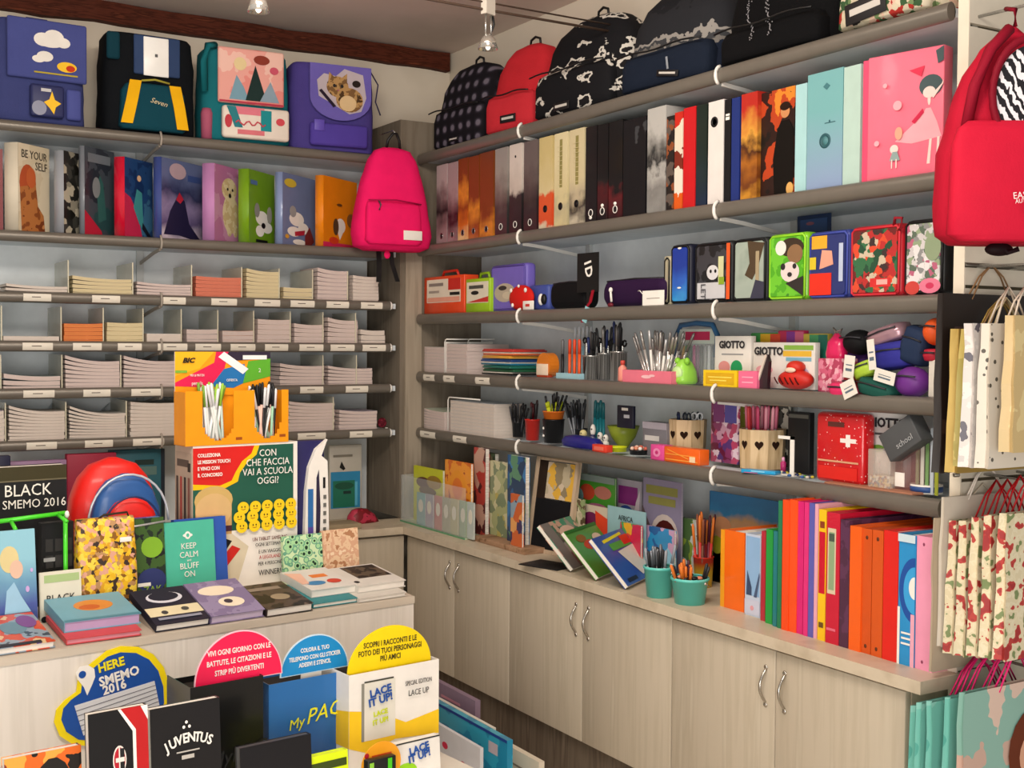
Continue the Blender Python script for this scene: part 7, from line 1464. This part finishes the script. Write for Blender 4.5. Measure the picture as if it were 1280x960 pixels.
# ================================================================== folders in a floor rack between island and cabinets
def rackf(pa, pya, pb, T, x, label, mat, shapes=(), Ht=None):
    P0_ = V(x, 3, 0); ya = 3-ipx(V(x, 3, .35), V(0, -1, 0), pa); yb = 3-ipx(V(x, 3, .3), V(0, -1, 0), pb); zt = ipy(V(x, ya, 0), V(0, 0, 1), pya)
    W = ya-yb
    t = thing('folder', label, 'folder', (x, ya, .001), -90, 'large folders in the low rack')
    B().box(0, W, 0, T, 0, zt).build('cover', mat, t)
    if shapes: art(t, 'cover_print', W, zt, shapes, (0, -.0006, 0))
rackf(535, 846, 594, .02, 1.98, 'dusty violet large folder, farthest of those beside the cabinets', M('8a7488', .5), [('r', .3, .85, .7, .88, M('c98a9c'))])
rackf(545, 872, 616, .012, 1.94, 'white card edged folder behind the turquoise one', M('e6e0d4', .5))
rackf(530, 869, 634, .02, 1.88, 'turquoise blue large folder with a small pale picture near its corner', pat('noi', ['1f8ab0', '34a8c4', '2896b8'], 10, .35, coat=.4), [('r', .80, .78, .90, .90, M('c9b8bc')), ('r', 0, .97, 1, 1, M('1c3c8a'))])
rackf(530, 895, 600, .012, 1.80, 'pale folder with small red stars, nearest of the large folders', M('d4d4d8', .5), [('e', .40, .80, .05, .04, M('c92c4c')), ('e', .72, .70, .05, .04, M('c92c4c'))])
rackf(632, 930, 674, .02, 1.99, 'cream large folder at the right of the low rack', M('dcd0bc', .5), [('r', .2, .75, .6, .78, M('8a7a6a'))])
# ================================================================== right end: hooks, gift bags, red backpack
def pY(px, py, y): 
    P0_ = V(2.3, y, 0); X = 2.3+ipx(V(2.3, y, 1.5), V(1, 0, 0), px); z_ = ipy(V(X, y, 0), V(0, 0, 1), py); return V(X, y, z_)
crim = M('b41630', .7, bump=.15)
Yb = 1.66; a = pY(1180, 160, Yb); BD = dirz(-32); W = ipx(a, BD, 1372); mid = a+BD*W*.4
zb = ipy(V(mid.x, mid.y, 0), V(0, 0, 1), 302); zt = ipy(V(mid.x, mid.y, 0), V(0, 0, 1), 22); H = zt-zb
t = thing('backpack', 'crimson backpack with zebra striped panel hanging on the slatted end panel', 'backpack', (a.x, Yb-.0, zb), -32)
mesh_loft(B(), W, .15, H, [(0, .40, .36), (.04, .48, .46), (.18, .5, .5), (.42, .48, .48), (.52, .43, .40), (.64, .39, .36), (.78, .31, .28), (.90, .20, .18), (1, .04, .04)], 3.0, 0, .004, 71).build('body', crim, t)
mesh_loft(B(), W*.98, .06, H*.54, [(0, .42, .4), (.06, .49, .5), (.8, .48, .5), (.94, .44, .42), (1, .38, .2)], 3.4, 0, .005, 72, cx=W*.5, cy=.004).build('front_pocket', M('c41a36', .7, bump=.15), t)
zeb = pat('zebra', ['e8e2e6', '17141a'], 30, .5, pos=[0, .5], st=(1, 1, .6))
B().prism(ellpts(W*.55, H*.66, W*.23, H*.22, 28), .004, .012).build('zebra_panel', zeb, t, (0, -.004, 0))
B().tube([(x, -.002, zz_) for x, zz_ in ellpts(W*.55, H*.66, W*.26, H*.25, 28)], .008, 0, 8, closed=True).build('zipper', M('7a0f22', .6), t)
B().tube([(W*.14, .02, H*.50), (W*.19, .015, H*.70), (W*.30, .02, H*.87), (W*.44, .03, H*.97)], .012, 0, 8).build('side_strap', M('8c1228', .7), t)
text(t, 'EASTPAK', .019, (W*.50, -.044, H*.20), M('ece0dc'), ry=-6, sx=.9); text(t, 'AUTHENTIC', .012, (W*.50, -.044, H*.175), M('ece0dc'), ry=-6, sx=.9)
B().ell((W*.42, .05, -.012), .03, .014, .014).tube([(W*.40, .05, .01), (W*.47, .04, -.02), (W*.53, .03, -.012)], .006).build('strap_end', M('1c0c10', .6), t)
B().tube([(W*.5, .05, H*.99), (W*.5, .05, H+.03), (W*.5, .10, H+.045)], .005).build('hanging_loop', M('7a0f22', .6), t)
def hook(px, py, L, label, y=1.855, bar=None):
    P = pY(px, py, y); t = thing('display_hook', label, 'hook', P)
    B().box(-.010, .010, 0, .003, -.035, .02).build('hook_plate', STEEL, t)
    B().tube([(0, 0, 0), (0, -L*.95, -.004), (0, -L, .012)], .004).build('hook_rod', STEEL, t)
    return P
hook(1211, 22, .22, 'steel hook plate near the top of the slatted end panel')
Pq = pY(1204, 331, 1.845)
t = thing('hanging_rail', 'dark steel rail carrying the first row of gift bags', 'rail', Pq)
B().tube([(0, 0, 0), (.52, 0, 0)], .006).tube([(.02, 0, 0), (.02, .010, 0)], .005).build('rail_bar', M('5a564e', .3, .7), t)
for k in range(3): B().tube([(.04+.12*k, 0, -.002), (.04+.12*k, -.27, -.008), (.04+.12*k, -.28, .01)], .004).build('rail_arm', STEEL, t)
def giftbag(px0, px1, pt, pb, y, label, mat, cords, ch, D=.05, deg=0, fold=None, seed=1, shapes=(), group=None, ry=0, ctop=None):
    a, c = pY(px0, pt, y), pY(px1, pt, y); zb_ = pY((px0+min(px1, 1280))/2, pb, y).z; H = a.z-zb_; W = c.x-a.x
    t = thing('gift_bag', label, 'gift bag', (a.x, y, zb_), deg, group, ry=ry)
    rr = random.Random(seed); q = .004
    # creased paper bag: front, back, gusseted sides
    N_ = 6; vs = []; fs = []
    for i in range(N_+1):
        u = i/N_; zc_ = H*u; dd = D*(1-.35*u); w0 = rr.uniform(-q, q)*(u > 0)
        vs += [(w0, 0, zc_), (W+w0, -.002*u, zc_), (W+w0-.0, dd, zc_), (W-.012+w0, dd*.5, zc_), (w0, dd, zc_), (w0+.012, dd*.5, zc_)]
    for i in range(N_):
        k = i*6; l = k+6
        for p_, r_ in ((0, 1), (1, 3), (3, 2), (2, 4), (4, 5), (5, 0)): fs.append((k+p_, k+r_, l+r_, l+p_))
    fs += [(0, 5, 4, 2, 3, 1)]
    B().add(vs, fs).build('paper_body', mat, t)
    if shapes: art(t, 'front_print', W, H, shapes, (0, -.003, 0))
    for s_ in (0, 1):
        x0, x1 = W*.28, W*.72; yy = 0.0 if s_ == 0 else D*.6
        xm = W*.5
        B().tube([(x0, yy, H*.97), (x0+(xm-x0)*.5, yy+(D*.3-yy)*.5, H+ch*.6), (xm, D*.3, H+ch), (x1-(x1-xm)*.5, yy+(D*.3-yy)*.5, H+ch*.6), (x1, yy, H*.97)], .0022, 0, 6).build('cord_handle', cords, t)
    return t
kraft = M('b5a48a', .7); gold = M('a88c44', .4, .3)
silv = pat('noi', ['5a5660', 'cfc9c4', 'dcd6d0', 'c4beba', '8a8488'], 22, .4, pos=[0, .36, .5, .6, .72])
dot = pat('dots', ['5a564e', 'd8d0c2', 'd8d0c2'], 46, .5, pos=[0, .22, .5])
G1 = 'gift bags in the upper row'
giftbag(1178, 1300, 366, 588, 1.812, 'dark brown gift bag, deepest in the upper row', M('241a14', .5), M('8a6a4a', .6), .07, .025, seed=1, shapes=[('r', .12, .36, .20, .52, M('a89c88')), ('r', 0, .22, 1, .30, M('3a2a20'))])
giftbag(1203, 1310, 408, 588, 1.775, 'reddish brown gift bag behind the gold ones', pat('grad', ['3a1c14', '5a2018', '4a1a14', '2a1410'], 8, .5), M('c9a070', .6), .07, .035, seed=2)
giftbag(1200, 1305, 411, 589, 1.735, 'gold gift bag, left one of the two', gold, gold, .07, .035, seed=3)
giftbag(1211, 1310, 411, 582, 1.700, 'olive gold gift bag, right one of the two', pat('noi', ['a89a4a', 'c4b060', '8f8440'], 12, .4), M('d8c8a0', .5), .07, .035, seed=4)
giftbag(1217, 1310, 404, 583, 1.660, 'silver white gift bag with smudged grey print', silv, M('e0d0bc', .5), .08, .035, seed=5)
giftbag(1238, 1330, 404, 585, 1.62, 'off white gift bag with small grey dots', dot, M('e0d0bc', .5), .08, .035, seed=6)
giftbag(1269, 1350, 394, 566, 1.57, 'pale gold gift bag at the right edge of the upper row', pat('noi', ['c9b07c', 'd8c48f', 'b59c64'], 10, .35), M('e0d8cc', .5), .10, .035, seed=7)
G2 = 'floral gift bags in the middle row'
crf_ = lambda o: pat('noi', ['7a8a5a', 'd8ccaa', 'e0d6b8', 'dcd0ae', 'b53a34', 'a02c2c'], 32, .5, pos=[0, .38, .45, .50, .57, .63], det=2, off=o)
redc = M('c81420', .5)
for k, (px, pt, pb, y) in enumerate([(1199, 652, 812, 1.79), (1213, 652, 816, 1.745), (1229, 648, 818, 1.70), (1245, 645, 822, 1.655), (1263, 643, 826, 1.61)]):
    giftbag(px, px+105, pt, pb, y, 'cream gift bag with red flowers, %s of the five from the left' % ['first', 'second', 'third', 'fourth', 'fifth'][k], crf_(.37*k), redc, .085, .03, seed=10+k, group=G2)
giftbag(1172, 1290, 648, 830, 1.836, 'plain beige paper bag, behind and left of the cream flowered bags', M('c4b49c', .7), M('d8ccb8', .6), .07, .008, seed=20)
giftbag(1183, 1290, 622, 800, 1.822, 'off white paper bag between the beige bag and the flowered ones', M('d8cfc0', .7), M('e6dcd0', .6), .07, .012, seed=21)
tl2 = pat('noi', ['5aa89c', '78bfb2', '8fcabf', '4a9a8e'], 8, .3, coat=.4)
figp = [('e', .58, .62, .22, .24, M('6a3420', .6)), ('e', .58, .60, .13, .13, M('d8a488', .6)), ('p', [(.35, .0), (.42, .42), (.6, .5), (.95, .40), (1, 0)], M('e0d0c0', .6)), ('e', .85, .78, .10, .08, M('b52440', .6))]
for k, (px, pt, y) in enumerate([(1153, 884, 1.80), (1161, 880, 1.77), (1174, 878, 1.74), (1195, 874, 1.70), (1213, 868, 1.65)]):
    giftbag(px, px+150, pt, 1100, y, 'turquoise gift bag with pink cords, %s of the five from the left' % ['first', 'second', 'third', 'fourth', 'fifth'][k] if k < 4 else 'pink and turquoise gift bag with a long haired figure, nearest in the bottom row', tl2 if k < 4 else pat('noi', ['c9a898', '8ab5a8', 'dcc0b0', 'b58a7c'], 6, .35, coat=.3), M('e01c70', .5), .09, .022, seed=30+k, shapes=figp if k == 4 else (), group='turquoise gift bags in the bottom row' if k < 4 else None)
for py, lab in ((594, 'steel rail carrying the flowered gift bags'), (822, 'steel rail carrying the turquoise gift bags')):
    Pq = pY(1196, py, 1.85); t = thing('hanging_rail', lab, 'rail', Pq)
    B().tube([(0, 0, 0), (.50, 0, 0)], .005).build('rail_bar', M('8a867c', .3, .7), t)
    for k in range(3): B().tube([(.10+.12*k, 0, -.002), (.10+.12*k, -.24, -.006), (.10+.12*k, -.25, .01)], .0035).build('rail_arm', STEEL, t)
